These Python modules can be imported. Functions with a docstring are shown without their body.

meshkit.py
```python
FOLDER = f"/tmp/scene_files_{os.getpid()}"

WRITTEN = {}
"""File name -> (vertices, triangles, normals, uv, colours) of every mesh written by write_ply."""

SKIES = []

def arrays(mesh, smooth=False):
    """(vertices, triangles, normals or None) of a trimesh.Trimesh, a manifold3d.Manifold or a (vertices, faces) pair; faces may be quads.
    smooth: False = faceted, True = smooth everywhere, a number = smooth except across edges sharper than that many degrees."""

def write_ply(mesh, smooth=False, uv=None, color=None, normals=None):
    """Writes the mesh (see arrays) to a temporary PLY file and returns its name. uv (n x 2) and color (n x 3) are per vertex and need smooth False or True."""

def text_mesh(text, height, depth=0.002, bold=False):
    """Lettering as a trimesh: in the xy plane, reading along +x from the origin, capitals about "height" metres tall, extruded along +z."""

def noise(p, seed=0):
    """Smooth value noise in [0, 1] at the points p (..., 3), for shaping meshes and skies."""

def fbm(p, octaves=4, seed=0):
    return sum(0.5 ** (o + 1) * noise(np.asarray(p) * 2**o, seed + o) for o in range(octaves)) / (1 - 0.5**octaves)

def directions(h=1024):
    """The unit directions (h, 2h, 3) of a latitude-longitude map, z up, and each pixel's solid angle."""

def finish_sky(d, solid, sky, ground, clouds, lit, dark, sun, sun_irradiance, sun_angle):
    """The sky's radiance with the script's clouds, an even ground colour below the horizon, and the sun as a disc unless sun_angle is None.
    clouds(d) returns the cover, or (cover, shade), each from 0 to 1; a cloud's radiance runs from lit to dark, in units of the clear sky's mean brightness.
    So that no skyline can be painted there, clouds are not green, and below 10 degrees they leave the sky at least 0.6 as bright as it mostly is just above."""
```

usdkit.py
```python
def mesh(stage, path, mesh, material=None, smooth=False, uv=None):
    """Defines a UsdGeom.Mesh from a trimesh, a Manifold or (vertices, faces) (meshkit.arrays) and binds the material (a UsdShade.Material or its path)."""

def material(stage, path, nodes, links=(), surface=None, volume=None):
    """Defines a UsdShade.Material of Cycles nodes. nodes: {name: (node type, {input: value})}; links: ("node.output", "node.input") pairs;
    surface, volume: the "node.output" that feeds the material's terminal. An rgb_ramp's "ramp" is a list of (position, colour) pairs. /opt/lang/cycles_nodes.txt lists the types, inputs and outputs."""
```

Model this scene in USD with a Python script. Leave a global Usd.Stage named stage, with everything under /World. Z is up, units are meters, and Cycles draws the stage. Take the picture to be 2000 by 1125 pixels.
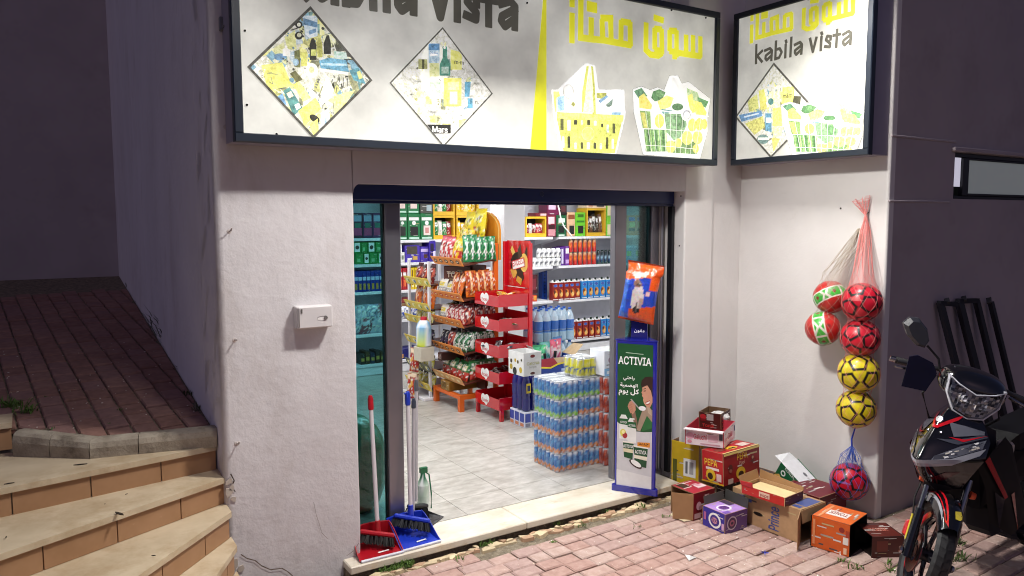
import math, random, zlib
import numpy as np, trimesh
from scipy.spatial import ConvexHull
from shapely import affinity
from shapely.geometry import Polygon, LineString, Point, MultiPoint, box as sbox
from shapely.ops import unary_union
import meshkit, usdkit
from pxr import Usd, UsdGeom, UsdLux, UsdShade, Gf, Sdf, Vt

random.seed(7)
RNG = np.random.default_rng(11)
stage = Usd.Stage.CreateInMemory()
UsdGeom.SetStageUpAxis(stage, UsdGeom.Tokens.z)
UsdGeom.SetStageMetersPerUnit(stage, 1.0)
WORLD = UsdGeom.Xform.Define(stage, '/World')
UsdGeom.Scope.Define(stage, '/World/Looks')

# ---------------------------------------------------------------- camera, sky, lamps
YAW, PITCH, ROLL, FPX, EYE = 0.56377, 0.08975, -0.0028, 1480.0, np.array([0.0, 0.0, 1.95])
EXPOSURE = 0.22
SKY_STRENGTH, SUN_ELEV, SUN_ROT = 0.0175, 0.70, 3.6
LAMP_A, LAMP_B, LAMP_C = 35.0, 11.0, 6.0          # floodlights over the sign (multiplies intensity)
SHOP_LIGHT = 9.2

_f = np.array([math.sin(YAW) * math.cos(PITCH), math.cos(YAW) * math.cos(PITCH), -math.sin(PITCH)])
_r0 = np.array([math.cos(YAW), -math.sin(YAW), 0.0])
_u0 = np.cross(_r0, _f)
CR = math.cos(ROLL) * _r0 + math.sin(ROLL) * _u0
CU = -math.sin(ROLL) * _r0 + math.cos(ROLL) * _u0
cam = UsdGeom.Camera.Define(stage, '/World/camera')
cam.AddTransformOp().Set(Gf.Matrix4d(*[float(x) for x in (*CR, 0, *CU, 0, *(-_f), 0, *EYE, 1)]))
cam.CreateHorizontalApertureAttr(36.0)
cam.CreateVerticalApertureAttr(20.25)
cam.CreateFocalLengthAttr(36.0 * FPX / 2000)
cam.CreateClippingRangeAttr(Gf.Vec2f(0.05, 300))
cam.CreateExposureAttr(EXPOSURE)


def _ray(px, py):
    return _f + CR * (px - 1000) / FPX - CU * (py - 562.5) / FPX


def onY(px, py, Y):
    d = _ray(px, py); return EYE + d * (Y / d[1])


def onX(px, py, X):
    d = _ray(px, py); return EYE + d * (X / d[0])


def onZ(px, py, Z=0.0):
    d = _ray(px, py); return EYE + d * ((Z - EYE[2]) / d[2])


usdkit.material(stage, '/World/Looks/night_sky', {
    's': ('sky_texture', {'sky_type': 'single_scattering', 'sun_disc': False, 'sun_elevation': SUN_ELEV, 'sun_rotation': SUN_ROT, 'altitude': 100.0}),
    'x': ('mix_color', {'blend_type': 'multiply', 'fac': 1.0, 'b': (1.0, .80, 1.10), 'use_clamp': False}),
    'b': ('background_shader', {'strength': SKY_STRENGTH})}, [('s.color', 'x.a'), ('x.result', 'b.color')], surface='b.background')
dome = UsdLux.DomeLight.Define(stage, '/World/sky')
UsdShade.MaterialBindingAPI.Apply(dome.GetPrim()).Bind(UsdShade.Material.Get(stage, '/World/Looks/night_sky'))


def rect_light(path, pos, toward, w, h, intensity, col):
    z = -np.asarray(toward, float); z /= np.linalg.norm(z)
    x = np.cross([0, 1, 0] if abs(z[2]) > .95 else [0, 0, 1], z); x /= np.linalg.norm(x)
    y = np.cross(z, x)
    L = UsdLux.RectLight.Define(stage, path)
    L.AddTransformOp().Set(Gf.Matrix4d(*[float(q) for q in (*x, 0, *y, 0, *z, 0, *pos, 1)]))
    L.CreateWidthAttr(w); L.CreateHeightAttr(h); L.CreateIntensityAttr(intensity); L.CreateColorAttr(Gf.Vec3f(*col)); L.CreateNormalizeAttr(True)
    return L


POS_A, POS_B = np.array([2.15, 2.86, 3.32]), np.array([3.80, 2.88, 3.36])
POS_C = np.array([.98, 2.98, 3.34])
rect_light('/World/floodlight_glow_c', POS_C, (-.55, -.15, -1.0), .34, .16, LAMP_C, (1.0, .965, .93))
rect_light('/World/floodlight_glow_a', POS_A, (0.0, -.25, -1.0), .36, .24, LAMP_A, (1.0, .965, .93))
rect_light('/World/floodlight_glow_b', POS_B, (0.05, -.25, -1.0), .36, .24, LAMP_B, (1.0, .965, .93))
SHOP_TUBES = [(2.2, 5.3), (2.2, 7.3), (3.4, 5.3), (4.7, 7.6), (5.9, 5.6), (5.9, 7.7)]
for i, (x, y) in enumerate(SHOP_TUBES):
    rect_light(f'/World/shop_tube_glow_{i}', (x, y, 2.66), (0, 0, -1), 1.2, .16, SHOP_LIGHT, (.97, .985, 1.0))

# ---------------------------------------------------------------- materials
LK = '/World/Looks/'


def mat(name, nodes, links, surface='p.BSDF', volume=None):
    usdkit.material(stage, LK + name, nodes, links, surface=surface, volume=volume)
    return LK + name


def tinted(name, rough=.5, metal=0.0, bump=0.0, bscale=40.0, coat=0.0, noise=0.0, nscale=6.0, spec=.5, bdist=.002, trans=0.0, emit=0.0, speck=0.0):
    """Colour comes from each piece's own print colour (a primvar); the nodes add grain, dents and wear."""
    n = {'a': ('attribute', {'attribute': 'tint'}), 'p': ('principled_bsdf', {'roughness': rough, 'metallic': metal, 'coat_weight': coat, 'specular_ior_level': spec, 'transmission_weight': trans})}
    l = []
    if noise:
        n |= {'g': ('geometry', {}), 'n': ('noise_texture', {'scale': nscale, 'detail': 6.0, 'roughness': .6}), 'm': ('map_range', {'from_min': .3, 'from_max': .7, 'to_min': 1 - noise, 'to_max': 1 + noise * .5}),
              'x': ('mix_color', {'blend_type': 'multiply', 'fac': 1.0})}
        l += [('g.position', 'n.vector'), ('n.fac', 'm.value'), ('a.color', 'x.a'), ('m.result', 'x.b'), ('x.result', 'p.base_color')]
        src = 'x.result'
    else:
        l += [('a.color', 'p.base_color')]; src = 'a.color'
    if speck:   # busy small print
        n |= {'tcs': ('texture_coordinate', {}), 'ns': ('noise_texture', {'scale': 75.0, 'detail': 5.0, 'roughness': .7}), 'hs': ('hsv', {'saturation': 1.6, 'value': 1.0}), 'xs': ('mix_color', {'blend_type': 'overlay', 'fac': speck})}
        l[:] = [q for q in l if q[1] != 'p.base_color']; l += [('tcs.object', 'ns.vector'), ('ns.color', 'hs.color'), (src, 'xs.a'), ('hs.color', 'xs.b'), ('xs.result', 'p.base_color')]; src = 'xs.result'
    if emit:
        n['p'][1]['emission_strength'] = emit; l += [(src, 'p.emission_color')]
    if bump:
        n |= {'tc': ('texture_coordinate', {}), 'bn': ('noise_texture', {'scale': bscale, 'detail': 4.0}), 'b': ('bump', {'strength': bump, 'distance': bdist})}
        l += [('tc.object', 'bn.vector'), ('bn.fac', 'b.height'), ('b.normal', 'p.normal')]
    return mat(name, n, l)


PRINT = tinted('printed_card', .42, noise=.10, nscale=14.0, bump=.25, bscale=22.0)
CARD = tinted('raw_cardboard', .75, noise=.16, nscale=18.0, bump=.4, bscale=30.0)
FOIL = tinted('foil_bag', .22, bump=1.0, bscale=38.0, bdist=.006, coat=.3, speck=.5)
PLASTIC = tinted('plastic', .34, bump=.1, bscale=60.0, noise=.06)
GLOSS = tinted('gloss_paint', .12, coat=.8, noise=.05, nscale=30.0)
MATTE = tinted('matte', .72, bump=.2, bscale=60.0, noise=.14, nscale=12.0)
RUBBER = tinted('rubber', .62, bump=.4, bscale=140.0, noise=.25, nscale=20.0)
STEEL = tinted('painted_steel', .4, noise=.08, nscale=9.0)
DARKP = tinted('black_plastic', .5, spec=.14, noise=.1, nscale=20.0)
CHROME = tinted('bare_metal', .2, metal=1.0, bump=.08, bscale=60.0)
ALU = tinted('brushed_aluminium', .36, metal=.85, bump=.06, bscale=90.0, noise=.05)
CAN = tinted('shrink_wrapped', .2, coat=.6, bump=.35, bscale=26.0, bdist=.003)
BALL = tinted('ball_leather', .34, coat=.25, noise=.22, nscale=26.0, bump=.25, bscale=260.0, bdist=.001)
def vinyl(name, pic):
    n = {'a': ('attribute', {'attribute': 'tint'}), 'g': ('geometry', {}), 'n': ('noise_texture', {'scale': 4.5, 'detail': 8.0, 'roughness': .65}), 'm': ('map_range', {'from_min': .3, 'from_max': .7, 'to_min': .82, 'to_max': 1.05}), 'x': ('mix_color', {'blend_type': 'multiply', 'fac': 1.0}),
         'n2': ('noise_texture', {'scale': 1.7, 'detail': 2.0}), 'e': ('map_range', {'from_min': .35, 'from_max': .68, 'to_min': .32, 'to_max': .78}), 'bn': ('noise_texture', {'scale': 5.0, 'detail': 3.0}), 'b': ('bump', {'strength': .3, 'distance': .01}), 'p': ('principled_bsdf', {'roughness': .34})}
    l = [('g.position', 'n.vector'), ('n.fac', 'm.value'), ('m.result', 'x.b'), ('x.result', 'p.base_color'), ('x.result', 'p.emission_color'), ('g.position', 'n2.vector'), ('n2.fac', 'e.value'), ('e.result', 'p.emission_strength'), ('g.position', 'bn.vector'), ('bn.fac', 'b.height'), ('b.normal', 'p.normal')]
    if pic:   # the fine texture of a printed photograph
        n |= {'np': ('noise_texture', {'scale': 55.0, 'detail': 6.0, 'roughness': .75}), 'hp': ('map_range', {'from_min': .36, 'from_max': .64, 'to_min': .12, 'to_max': .88}), 'xp': ('mix_color', {'blend_type': 'overlay', 'fac': .62}), 'de': ('hsv', {'saturation': .80})}
        l += [('g.position', 'np.vector'), ('np.fac', 'hp.value'), ('a.color', 'de.color'), ('de.color', 'xp.a'), ('hp.result', 'xp.b'), ('xp.result', 'x.a')]
    else: l.append(('a.color', 'x.a'))
    return mat(name, n, l)


VINYL, PICTURE = vinyl('backlit_vinyl', False), vinyl('backlit_picture', True)


def rough_surface(name, c1, c2, scale=3.0, rough=.85, bumps=((60, .5, .004), (9, .4, .01)), stain=None, stretch=(1, 1, 1), spec=.3):
    n = {'g': ('geometry', {}), 'mp': ('mapping', {'scale': stretch}), 'n': ('noise_texture', {'scale': scale, 'detail': 7.0, 'roughness': .62}),
         'r': ('rgb_ramp', {'ramp': [(.3, c1), (.68, c2)]}), 'p': ('principled_bsdf', {'roughness': rough, 'specular_ior_level': spec})}
    l = [('g.position', 'mp.vector'), ('mp.vector', 'n.vector'), ('n.fac', 'r.fac')]
    col = 'r.color'
    if stain:
        sc, colr, lo, hi = stain
        n |= {'n2': ('noise_texture', {'scale': sc, 'detail': 9.0, 'roughness': .7}), 'mr': ('map_range', {'from_min': lo, 'from_max': hi, 'clamp': True}), 'mx': ('mix_color', {'b': colr})}
        l += [('mp.vector', 'n2.vector'), ('n2.fac', 'mr.value'), ('mr.result', 'mx.fac'), (col, 'mx.a')]
        col = 'mx.result'
    l.append((col, 'p.base_color'))
    prev = None
    for i, (s, st, d) in enumerate(bumps):
        n[f'bn{i}'] = ('noise_texture', {'scale': float(s), 'detail': 5.0, 'roughness': .6}); n[f'b{i}'] = ('bump', {'strength': st, 'distance': d})
        l += [('g.position', f'bn{i}.vector'), (f'bn{i}.fac', f'b{i}.height')]
        if prev: l.append((prev, f'b{i}.normal'))
        prev = f'b{i}.normal'
    l.append((prev, 'p.normal'))
    return mat(name, n, l)


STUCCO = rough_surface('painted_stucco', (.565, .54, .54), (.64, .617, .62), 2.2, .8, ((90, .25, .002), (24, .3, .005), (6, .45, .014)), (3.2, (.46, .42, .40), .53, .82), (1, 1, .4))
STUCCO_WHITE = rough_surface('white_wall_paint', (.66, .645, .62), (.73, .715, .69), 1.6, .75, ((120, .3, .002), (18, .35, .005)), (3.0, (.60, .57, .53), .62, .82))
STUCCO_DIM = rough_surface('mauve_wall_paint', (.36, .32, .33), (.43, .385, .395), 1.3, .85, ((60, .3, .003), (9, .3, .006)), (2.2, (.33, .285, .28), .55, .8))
SHOPWALL = rough_surface('shop_white', (.74, .75, .77), (.79, .80, .82), 2.0, .6, ((60, .1, .002),))
MARBLE = rough_surface('threshold_marble', (.56, .49, .37), (.72, .68, .58), 4.0, .38, ((40, .15, .002),), (7.0, (.50, .37, .20), .56, .76), (1, 2, 1), .5)
TILE = rough_surface('floor_tile', (.33, .31, .27), (.56, .54, .495), 8.5, .3, ((30, .12, .002),), (9.0, (.40, .37, .33), .55, .8), (1, 2.2, 1), .5)
TREAD = rough_surface('stair_stone', (.47, .375, .245), (.59, .49, .34), 5.0, .5, ((50, .25, .002), (14, .2, .003)), (3.6, (.36, .25, .135), .48, .74))
RISER = rough_surface('terracotta_tile', (.335, .185, .092), (.39, .222, .118), 8.0, .42, ((70, .15, .001),), (15., (.50, .33, .20), .66, .8))
KERB = rough_surface('old_concrete', (.24, .20, .15), (.42, .37, .285), 7.0, .9, ((60, .7, .006), (14, .6, .01)), (8.0, (.13, .105, .075), .52, .72))
DIRT = rough_surface('joint_dirt', (.10, .08, .055), (.26, .215, .15), 30.0, .95, ((120, .8, .006), (30, .6, .01)), (40.0, (.42, .37, .28), .58, .7))
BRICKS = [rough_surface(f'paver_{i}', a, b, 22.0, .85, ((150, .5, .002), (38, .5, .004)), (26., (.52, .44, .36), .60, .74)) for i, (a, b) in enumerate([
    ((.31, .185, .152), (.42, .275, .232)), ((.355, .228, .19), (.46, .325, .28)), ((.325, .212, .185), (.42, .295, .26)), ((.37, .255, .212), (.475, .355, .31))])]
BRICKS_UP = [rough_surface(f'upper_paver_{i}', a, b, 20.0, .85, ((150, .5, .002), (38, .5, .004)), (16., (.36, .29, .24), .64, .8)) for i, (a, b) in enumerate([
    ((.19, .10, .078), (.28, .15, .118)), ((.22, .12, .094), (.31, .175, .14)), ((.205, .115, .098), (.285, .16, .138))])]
GRASS = tinted('weed_leaf', .6, noise=.3, nscale=30.0)

TEAL = mat('teal_glass', {'fr': ('fresnel', {'IOR': 1.5}), 't': ('transparent_bsdf', {'color': (.40, .68, .70)}), 'g': ('glossy_bsdf', {'roughness': .02, 'color': (.9, .95, .95)}), 'm': ('mix_closure', {})},
           [('fr.fac', 'm.fac'), ('t.BSDF', 'm.closure1'), ('g.BSDF', 'm.closure2')], surface='m.closure')
PANE = mat('grey_glass', {'fr': ('fresnel', {'IOR': 1.5}), 't': ('transparent_bsdf', {'color': (.5, .52, .52)}), 'g': ('glossy_bsdf', {'roughness': .05, 'color': (.9, .95, .95)}), 'm': ('mix_closure', {})},
           [('fr.fac', 'm.fac'), ('t.BSDF', 'm.closure1'), ('g.BSDF', 'm.closure2')], surface='m.closure')
PET = mat('clear_pet', {'p': ('principled_bsdf', {'base_color': (.72, .86, .97), 'roughness': .12, 'ior': 1.2, 'transmission_weight': .55, 'coat_weight': .5})}, [])
CLEAR = mat('clear_glass', {'fr': ('fresnel', {'IOR': 1.5}), 't': ('transparent_bsdf', {'color': (.95, .96, .97)}), 'g': ('glossy_bsdf', {'roughness': .02, 'color': (.95, .95, .95)}), 'm': ('mix_closure', {})},
           [('fr.fac', 'm.fac'), ('t.BSDF', 'm.closure1'), ('g.BSDF', 'm.closure2')], surface='m.closure')
LENS = mat('lamp_lens', {'p': ('principled_bsdf', {'base_color': (.95, .95, .95), 'roughness': .03, 'ior': 1.3, 'transmission_weight': .93})}, [])
NETR = tinted('net_cord', .6)
GAUZE = mat('net_gauze', {'a': ('attribute', {'attribute': 'tint'}), 't': ('transparent_bsdf', {}), 'd': ('principled_bsdf', {'roughness': .5}), 'm': ('mix_closure', {'fac': .24})}, [('a.color', 'd.base_color'), ('t.BSDF', 'm.closure1'), ('d.BSDF', 'm.closure2')], surface='m.closure')
TUBE = mat('lit_tube', {'e': ('emission', {'color': (.97, .985, 1.0), 'strength': 6.0})}, [], surface='e.emission')
FLOOD = mat('lit_led', {'e': ('emission', {'color': (1, .965, .93), 'strength': 20.0})}, [], surface='e.emission')

# ---------------------------------------------------------------- geometry helpers
_used = {}


def numbered(parent, name):
    k = (parent, name); n = _used.get(k, 0); _used[k] = n + 1
    return name if n == 0 else f'{name}_{n:03d}'


def srgb(*c):
    """An 8-bit picture colour as a linear base colour."""
    c = np.array(c, float) / 255
    return tuple(np.where(c <= .04045, c / 12.92, ((c + .055) / 1.055) ** 2.4))


def H(s):
    return srgb(int(s[:2], 16), int(s[2:4], 16), int(s[4:], 16))


def unit(v):
    v = np.asarray(v, float); return v / np.linalg.norm(v)


class Fr:
    """A plane frame: origin, x and y axes; normal = x cross y."""
    def __init__(s, o, ex, ey):
        s.o, s.ex, s.ey = np.asarray(o, float), np.asarray(ex, float), np.asarray(ey, float)
        s.n = unit(np.cross(s.ex, s.ey))

    def __call__(s, x, y, off=0.0):
        x, y = np.asarray(x, float), np.asarray(y, float)
        return s.o + x[..., None] * s.ex + y[..., None] * s.ey + s.n * (off if np.ndim(off) == 0 else np.asarray(off)[..., None])


def rotz(a):
    c, s = math.cos(a), math.sin(a); return np.array([[c, -s, 0], [s, c, 0], [0, 0, 1.0]])


def euler(rx=0, ry=0, rz=0):
    cx, sx, cy, sy = math.cos(rx), math.sin(rx), math.cos(ry), math.sin(ry)
    return rotz(rz) @ np.array([[cy, 0, sy], [0, 1, 0], [-sy, 0, cy]]) @ np.array([[1, 0, 0], [0, cx, -sx], [0, sx, cx]])


_BOXV = np.array([(x, y, z) for x in (-1, 1) for y in (-1, 1) for z in (-1, 1)], float) / 2
_BOXQ = {'-x': (0, 1, 3, 2), '+x': (4, 6, 7, 5), '-y': (0, 4, 5, 1), '+y': (2, 3, 7, 6), '-z': (0, 2, 6, 4), '+z': (1, 5, 7, 3)}


class G:
    def __init__(s):
        s.v, s.f, s.c, s.n = [], [], [], 0

    def add(s, v, f, c):
        v = np.asarray(v, float).reshape(-1, 3); f = np.asarray(f, int)
        if f.shape[1] == 4: f = np.vstack([f[:, [0, 1, 2]], f[:, [0, 2, 3]]])
        c = np.asarray(c, float)
        s.v.append(v); s.f.append(f + s.n); s.c.append(np.broadcast_to(c, (len(v), 3)).copy()); s.n += len(v)
        return s

    def box(s, c, size, col, R=None, bev=0.0, faces=None, skip=()):
        size = np.asarray(size, float)
        if bev:
            b = min(bev, size.min() * .45); h = size / 2; P = []
            for sx in (-1, 1):
                for sy in (-1, 1):
                    for sz in (-1, 1):
                        q = np.array([sx, sy, sz]) * h
                        for k in range(3):
                            e = q.copy()
                            for j in range(3):
                                if j != k: e[j] -= np.sign(e[j]) * b
                            P.append(e)
            P = np.array(P); hull = ConvexHull(P); f = hull.simplices.copy()
            nn = hull.equations[:, :3]
            a = np.cross(P[f[:, 1]] - P[f[:, 0]], P[f[:, 2]] - P[f[:, 0]])
            flip = (a * nn).sum(1) < 0; f[flip] = f[flip][:, ::-1]
            V = P
            if R is not None: V = V @ R.T
            return s.add(V + c, f, col)
        V = _BOXV * size
        if R is not None: V = V @ R.T
        V = V + c
        for k, q in _BOXQ.items():
            if k in skip: continue
            s.add(V[list(q)], [(0, 1, 2, 3)], (faces or {}).get(k, col))
        return s

    def span(s, a, b, col, bev=0.0, **k):
        a, b = np.minimum(a, b), np.maximum(a, b); return s.box((a + b) / 2, b - a, col, bev=bev, **k)

    def quad(s, pts, col):
        return s.add(pts, [(0, 1, 2, 3)], col)

    def poly(s, shp, fr, col, off=0.001):
        for g in (getattr(shp, 'geoms', None) or [shp]):
            if g.is_empty or g.geom_type != 'Polygon' or g.area < 1e-9: continue
            try:
                v, f = trimesh.creation.triangulate_polygon(g, engine='earcut')
            except Exception:
                continue
            if len(f): s.add(fr(v[:, 0], v[:, 1], off), f, col)
        return s

    def rect(s, fr, x0, y0, x1, y1, col, off=0.001):
        return s.quad(fr(np.array([x0, x1, x1, x0]), np.array([y0, y0, y1, y1]), off), col)

    def disc(s, fr, x, y, r, col, off=0.001, n=16, ry=None):
        a = np.arange(n) * 2 * math.pi / n
        X = np.concatenate([[x], x + r * np.cos(a)]); Y = np.concatenate([[y], y + (ry or r) * np.sin(a)])
        return s.add(fr(X, Y, off), [(0, 1 + i, 1 + (i + 1) % n) for i in range(n)], col)

    def text(s, t, fr, x, y, h, col, off=0.001, bold=False, w=None, center=False):
        m = meshkit.text_mesh(t, h, .0004, bold); v = np.array(m.vertices)
        W = v[:, 0].max()
        if w: v[:, 0] *= w / W; W = w
        if center: v[:, 0] -= W / 2
        f = np.array(m.faces); nrm = m.face_normals
        f = f[nrm[:, 2] > .5]
        return s.add(fr(v[:, 0] + x, v[:, 1] + y, off), f, col)

    def tube(s, pts, r, col, n=8, cap=True):
        P = np.asarray(pts, float); k = len(P); r = np.broadcast_to(np.asarray(r, float), (k,))
        T = np.gradient(P, axis=0); T /= np.maximum(np.linalg.norm(T, axis=1, keepdims=True), 1e-9)
        up = np.array([0, 0, 1.0]) if abs(T[0][2]) < .9 else np.array([1.0, 0, 0])
        V = []; a = np.arange(n) * 2 * math.pi / n
        for i in range(k):
            x = np.cross(up, T[i]); x /= max(np.linalg.norm(x), 1e-9); y = np.cross(T[i], x); up = np.cross(x, T[i]) * -1 if False else up
            V.append(P[i] + r[i] * (np.cos(a)[:, None] * x + np.sin(a)[:, None] * y))
        V = np.vstack(V)
        F = [(i * n + j, i * n + (j + 1) % n, (i + 1) * n + (j + 1) % n, (i + 1) * n + j) for i in range(k - 1) for j in range(n)]
        F = np.array(F); F = np.vstack([F[:, [0, 1, 2]], F[:, [0, 2, 3]]])
        if cap:
            V = np.vstack([V, P[0], P[-1]]); a0, a1 = k * n, k * n + 1
            F = np.vstack([F, [(a0, (j + 1) % n, j) for j in range(n)], [(a1, (k - 1) * n + j, (k - 1) * n + (j + 1) % n) for j in range(n)]])
        return s.add(V, F, col)

    def lathe(s, prof, c, col, n=14, axis=(0, 0, 1), cols=None):
        """prof: (radius, height) pairs; cols: one colour per ring band."""
        z = unit(axis); x = unit(np.cross(z, [1, 0, 0] if abs(z[0]) < .9 else [0, 1, 0])); y = np.cross(z, x)
        a = np.arange(n) * 2 * math.pi / n; ring = np.cos(a)[:, None] * x + np.sin(a)[:, None] * y
        R = [np.asarray(c) + rr * ring + h * z for rr, h in prof]
        F = [(j, (j + 1) % n, n + (j + 1) % n, n + j) for j in range(n)]
        if cols is None:
            V = np.vstack(R); return s.add(V, [tuple(q + i * n for q in f) for i in range(len(R) - 1) for f in F], col)
        for i in range(len(R) - 1):
            s.add(np.vstack([R[i], R[i + 1]]), F, cols[i])
        return s

    def tm(s, m, col, M=None):
        v = np.array(m.vertices)
        if M is not None: v = v @ np.asarray(M)[:3, :3].T + np.asarray(M)[:3, 3]
        return s.add(v, np.array(m.faces), col)

    def hull(s, pts, col, n=1):
        pts = np.asarray(pts, float); m = trimesh.convex.convex_hull(pts)
        return s.add(np.array(m.vertices), np.array(m.faces), col)


def write_mesh(path, g, material, smooth=False, origin=None, R=None):
    v, f, c = np.vstack(g.v), np.vstack(g.f), np.vstack(g.c)
    if origin is not None: v = v - origin
    if R is not None: v = v @ R                       # inverse rotation
    if smooth is not False:
        m = trimesh.Trimesh(v, f, process=False)
        if smooth is not True:
            m = trimesh.graph.smooth_shade(m, angle=math.radians(smooth), facet_minarea=None)
            from scipy.spatial import cKDTree
            _, ix = cKDTree(v).query(m.vertices); c = c[ix]
            v, f = np.array(m.vertices), np.array(m.faces)
    M = usdkit.mesh(stage, path, (v, f), material, smooth=True if smooth is not False else False)
    UsdGeom.PrimvarsAPI(M).CreatePrimvar('tint', Sdf.ValueTypeNames.Color3fArray, 'vertex').Set(Vt.Vec3fArray.FromNumpy(np.clip(c, 0, 1).astype(np.float32)))
    return M.GetPrim()


def tag(p, label=None, cat=None, group=None, kind=None):
    for k, x in (('label', label), ('category', cat), ('group', group), ('kind', kind)):
        if x: p.SetCustomDataByKey(k, x)
    return p


class Thing:
    def __init__(s, name, label, cat, loc=(0, 0, 0), rz=0.0, group=None, kind=None, R=None):
        s.name = name; s.path = '/World/' + numbered('/World', name); s.loc = np.asarray(loc, float)
        s.R = rotz(rz) if R is None else np.asarray(R)
        x = UsdGeom.Xform.Define(stage, s.path)
        x.AddTransformOp().Set(Gf.Matrix4d(*[float(q) for q in (*s.R[:, 0], 0, *s.R[:, 1], 0, *s.R[:, 2], 0, *s.loc, 1)]))
        s.prim = x.GetPrim(); s.label, s.cat, s.group = label, cat, group
        tag(s.prim, label, cat, group, kind)

    def part(s, name, g, material, smooth=False, world=False, parent=None, label=None, kind=None):
        par = parent or s.path
        p = write_mesh(par + '/' + numbered(par, name), g, material, smooth, s.loc if world else None, s.R if world else None)
        tag(p, label, None, None, kind)
        return str(p.GetPath())

    def copy(s, loc, rz=0.0, label=None, group=None, R=None):
        p = '/World/' + numbered('/World', s.name)
        R = rotz(rz) if R is None else np.asarray(R)
        x = UsdGeom.Xform.Define(stage, p)
        x.GetPrim().GetReferences().AddInternalReference(s.path)
        x.GetPrim().SetInstanceable(True)
        x.ClearXformOpOrder()
        x.MakeMatrixXform().Set(Gf.Matrix4d(*[float(q) for q in (*R[:, 0], 0, *R[:, 1], 0, *R[:, 2], 0, *loc, 1)]))
        tag(x.GetPrim(), label or s.label, s.cat, group or s.group)
        return x.GetPrim()


def lone(name, g, material, label=None, cat=None, group=None, kind=None, smooth=False):
    return tag(write_mesh('/World/' + numbered('/World', name), g, material, smooth), label, cat, group, kind)


def jit(c, a=.06):
    return tuple(np.clip(np.array(c) * (1 + random.uniform(-a, a)), 0, 1))
# ================================================================ the setting
YF, XW, YN = 3.957, 4.586, 2.80            # shop front plane, return wall plane, plane of the dark wall
X0, DL, DR, ZL = 0.77, 1.485, 3.972, 2.150  # pillar corner, door opening
ZF = 0.06                                   # shop floor


def prism(g, poly, z0, z1, col, top=None):
    m = trimesh.creation.extrude_polygon(poly, z1 - z0, engine='earcut'); v = np.array(m.vertices); v[:, 2] += z0
    return g.add(v, np.array(m.faces), col)


def ringwall(g, plan, z0, z1, step=.045, amp=.0035, closed=False):
    """A plastered wall: the plan polyline swept upward with hand-trowelled unevenness."""
    L = LineString(plan); n = max(2, int(L.length / .03)); d = np.linspace(0, L.length, n)
    # keep the corners
    d = np.unique(np.concatenate([d, [L.project(Point(p)) for p in plan]]))
    P = np.array([L.interpolate(t).coords[0] for t in d]); T = np.gradient(P, axis=0); N = np.stack([T[:, 1], -T[:, 0]], 1); N /= np.linalg.norm(N, axis=1, keepdims=True)
    zs = np.linspace(z0, z1, max(2, int((z1 - z0) / step)))
    V = np.array([[*p, z] for z in zs for p in P]); NN = np.tile(N, (len(zs), 1))
    k = meshkit.fbm(V * 3.1, 3, 5) - .5; k2 = meshkit.fbm(V * 16., 2, 9) - .5
    V[:, :2] += NN * (k * amp * 3 + k2 * amp)[:, None]
    m = len(P)
    F = [(i * m + j, i * m + j + 1, (i + 1) * m + j + 1, (i + 1) * m + j) for i in range(len(zs) - 1) for j in range(m - 1)]
    return g.add(V, F, (.5, .5, .5))


def arc(cx, cy, r, a0, a1, n=6):
    return [(cx + r * math.cos(math.radians(a)), cy + r * math.sin(math.radians(a))) for a in np.linspace(a0, a1, n)]


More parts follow.
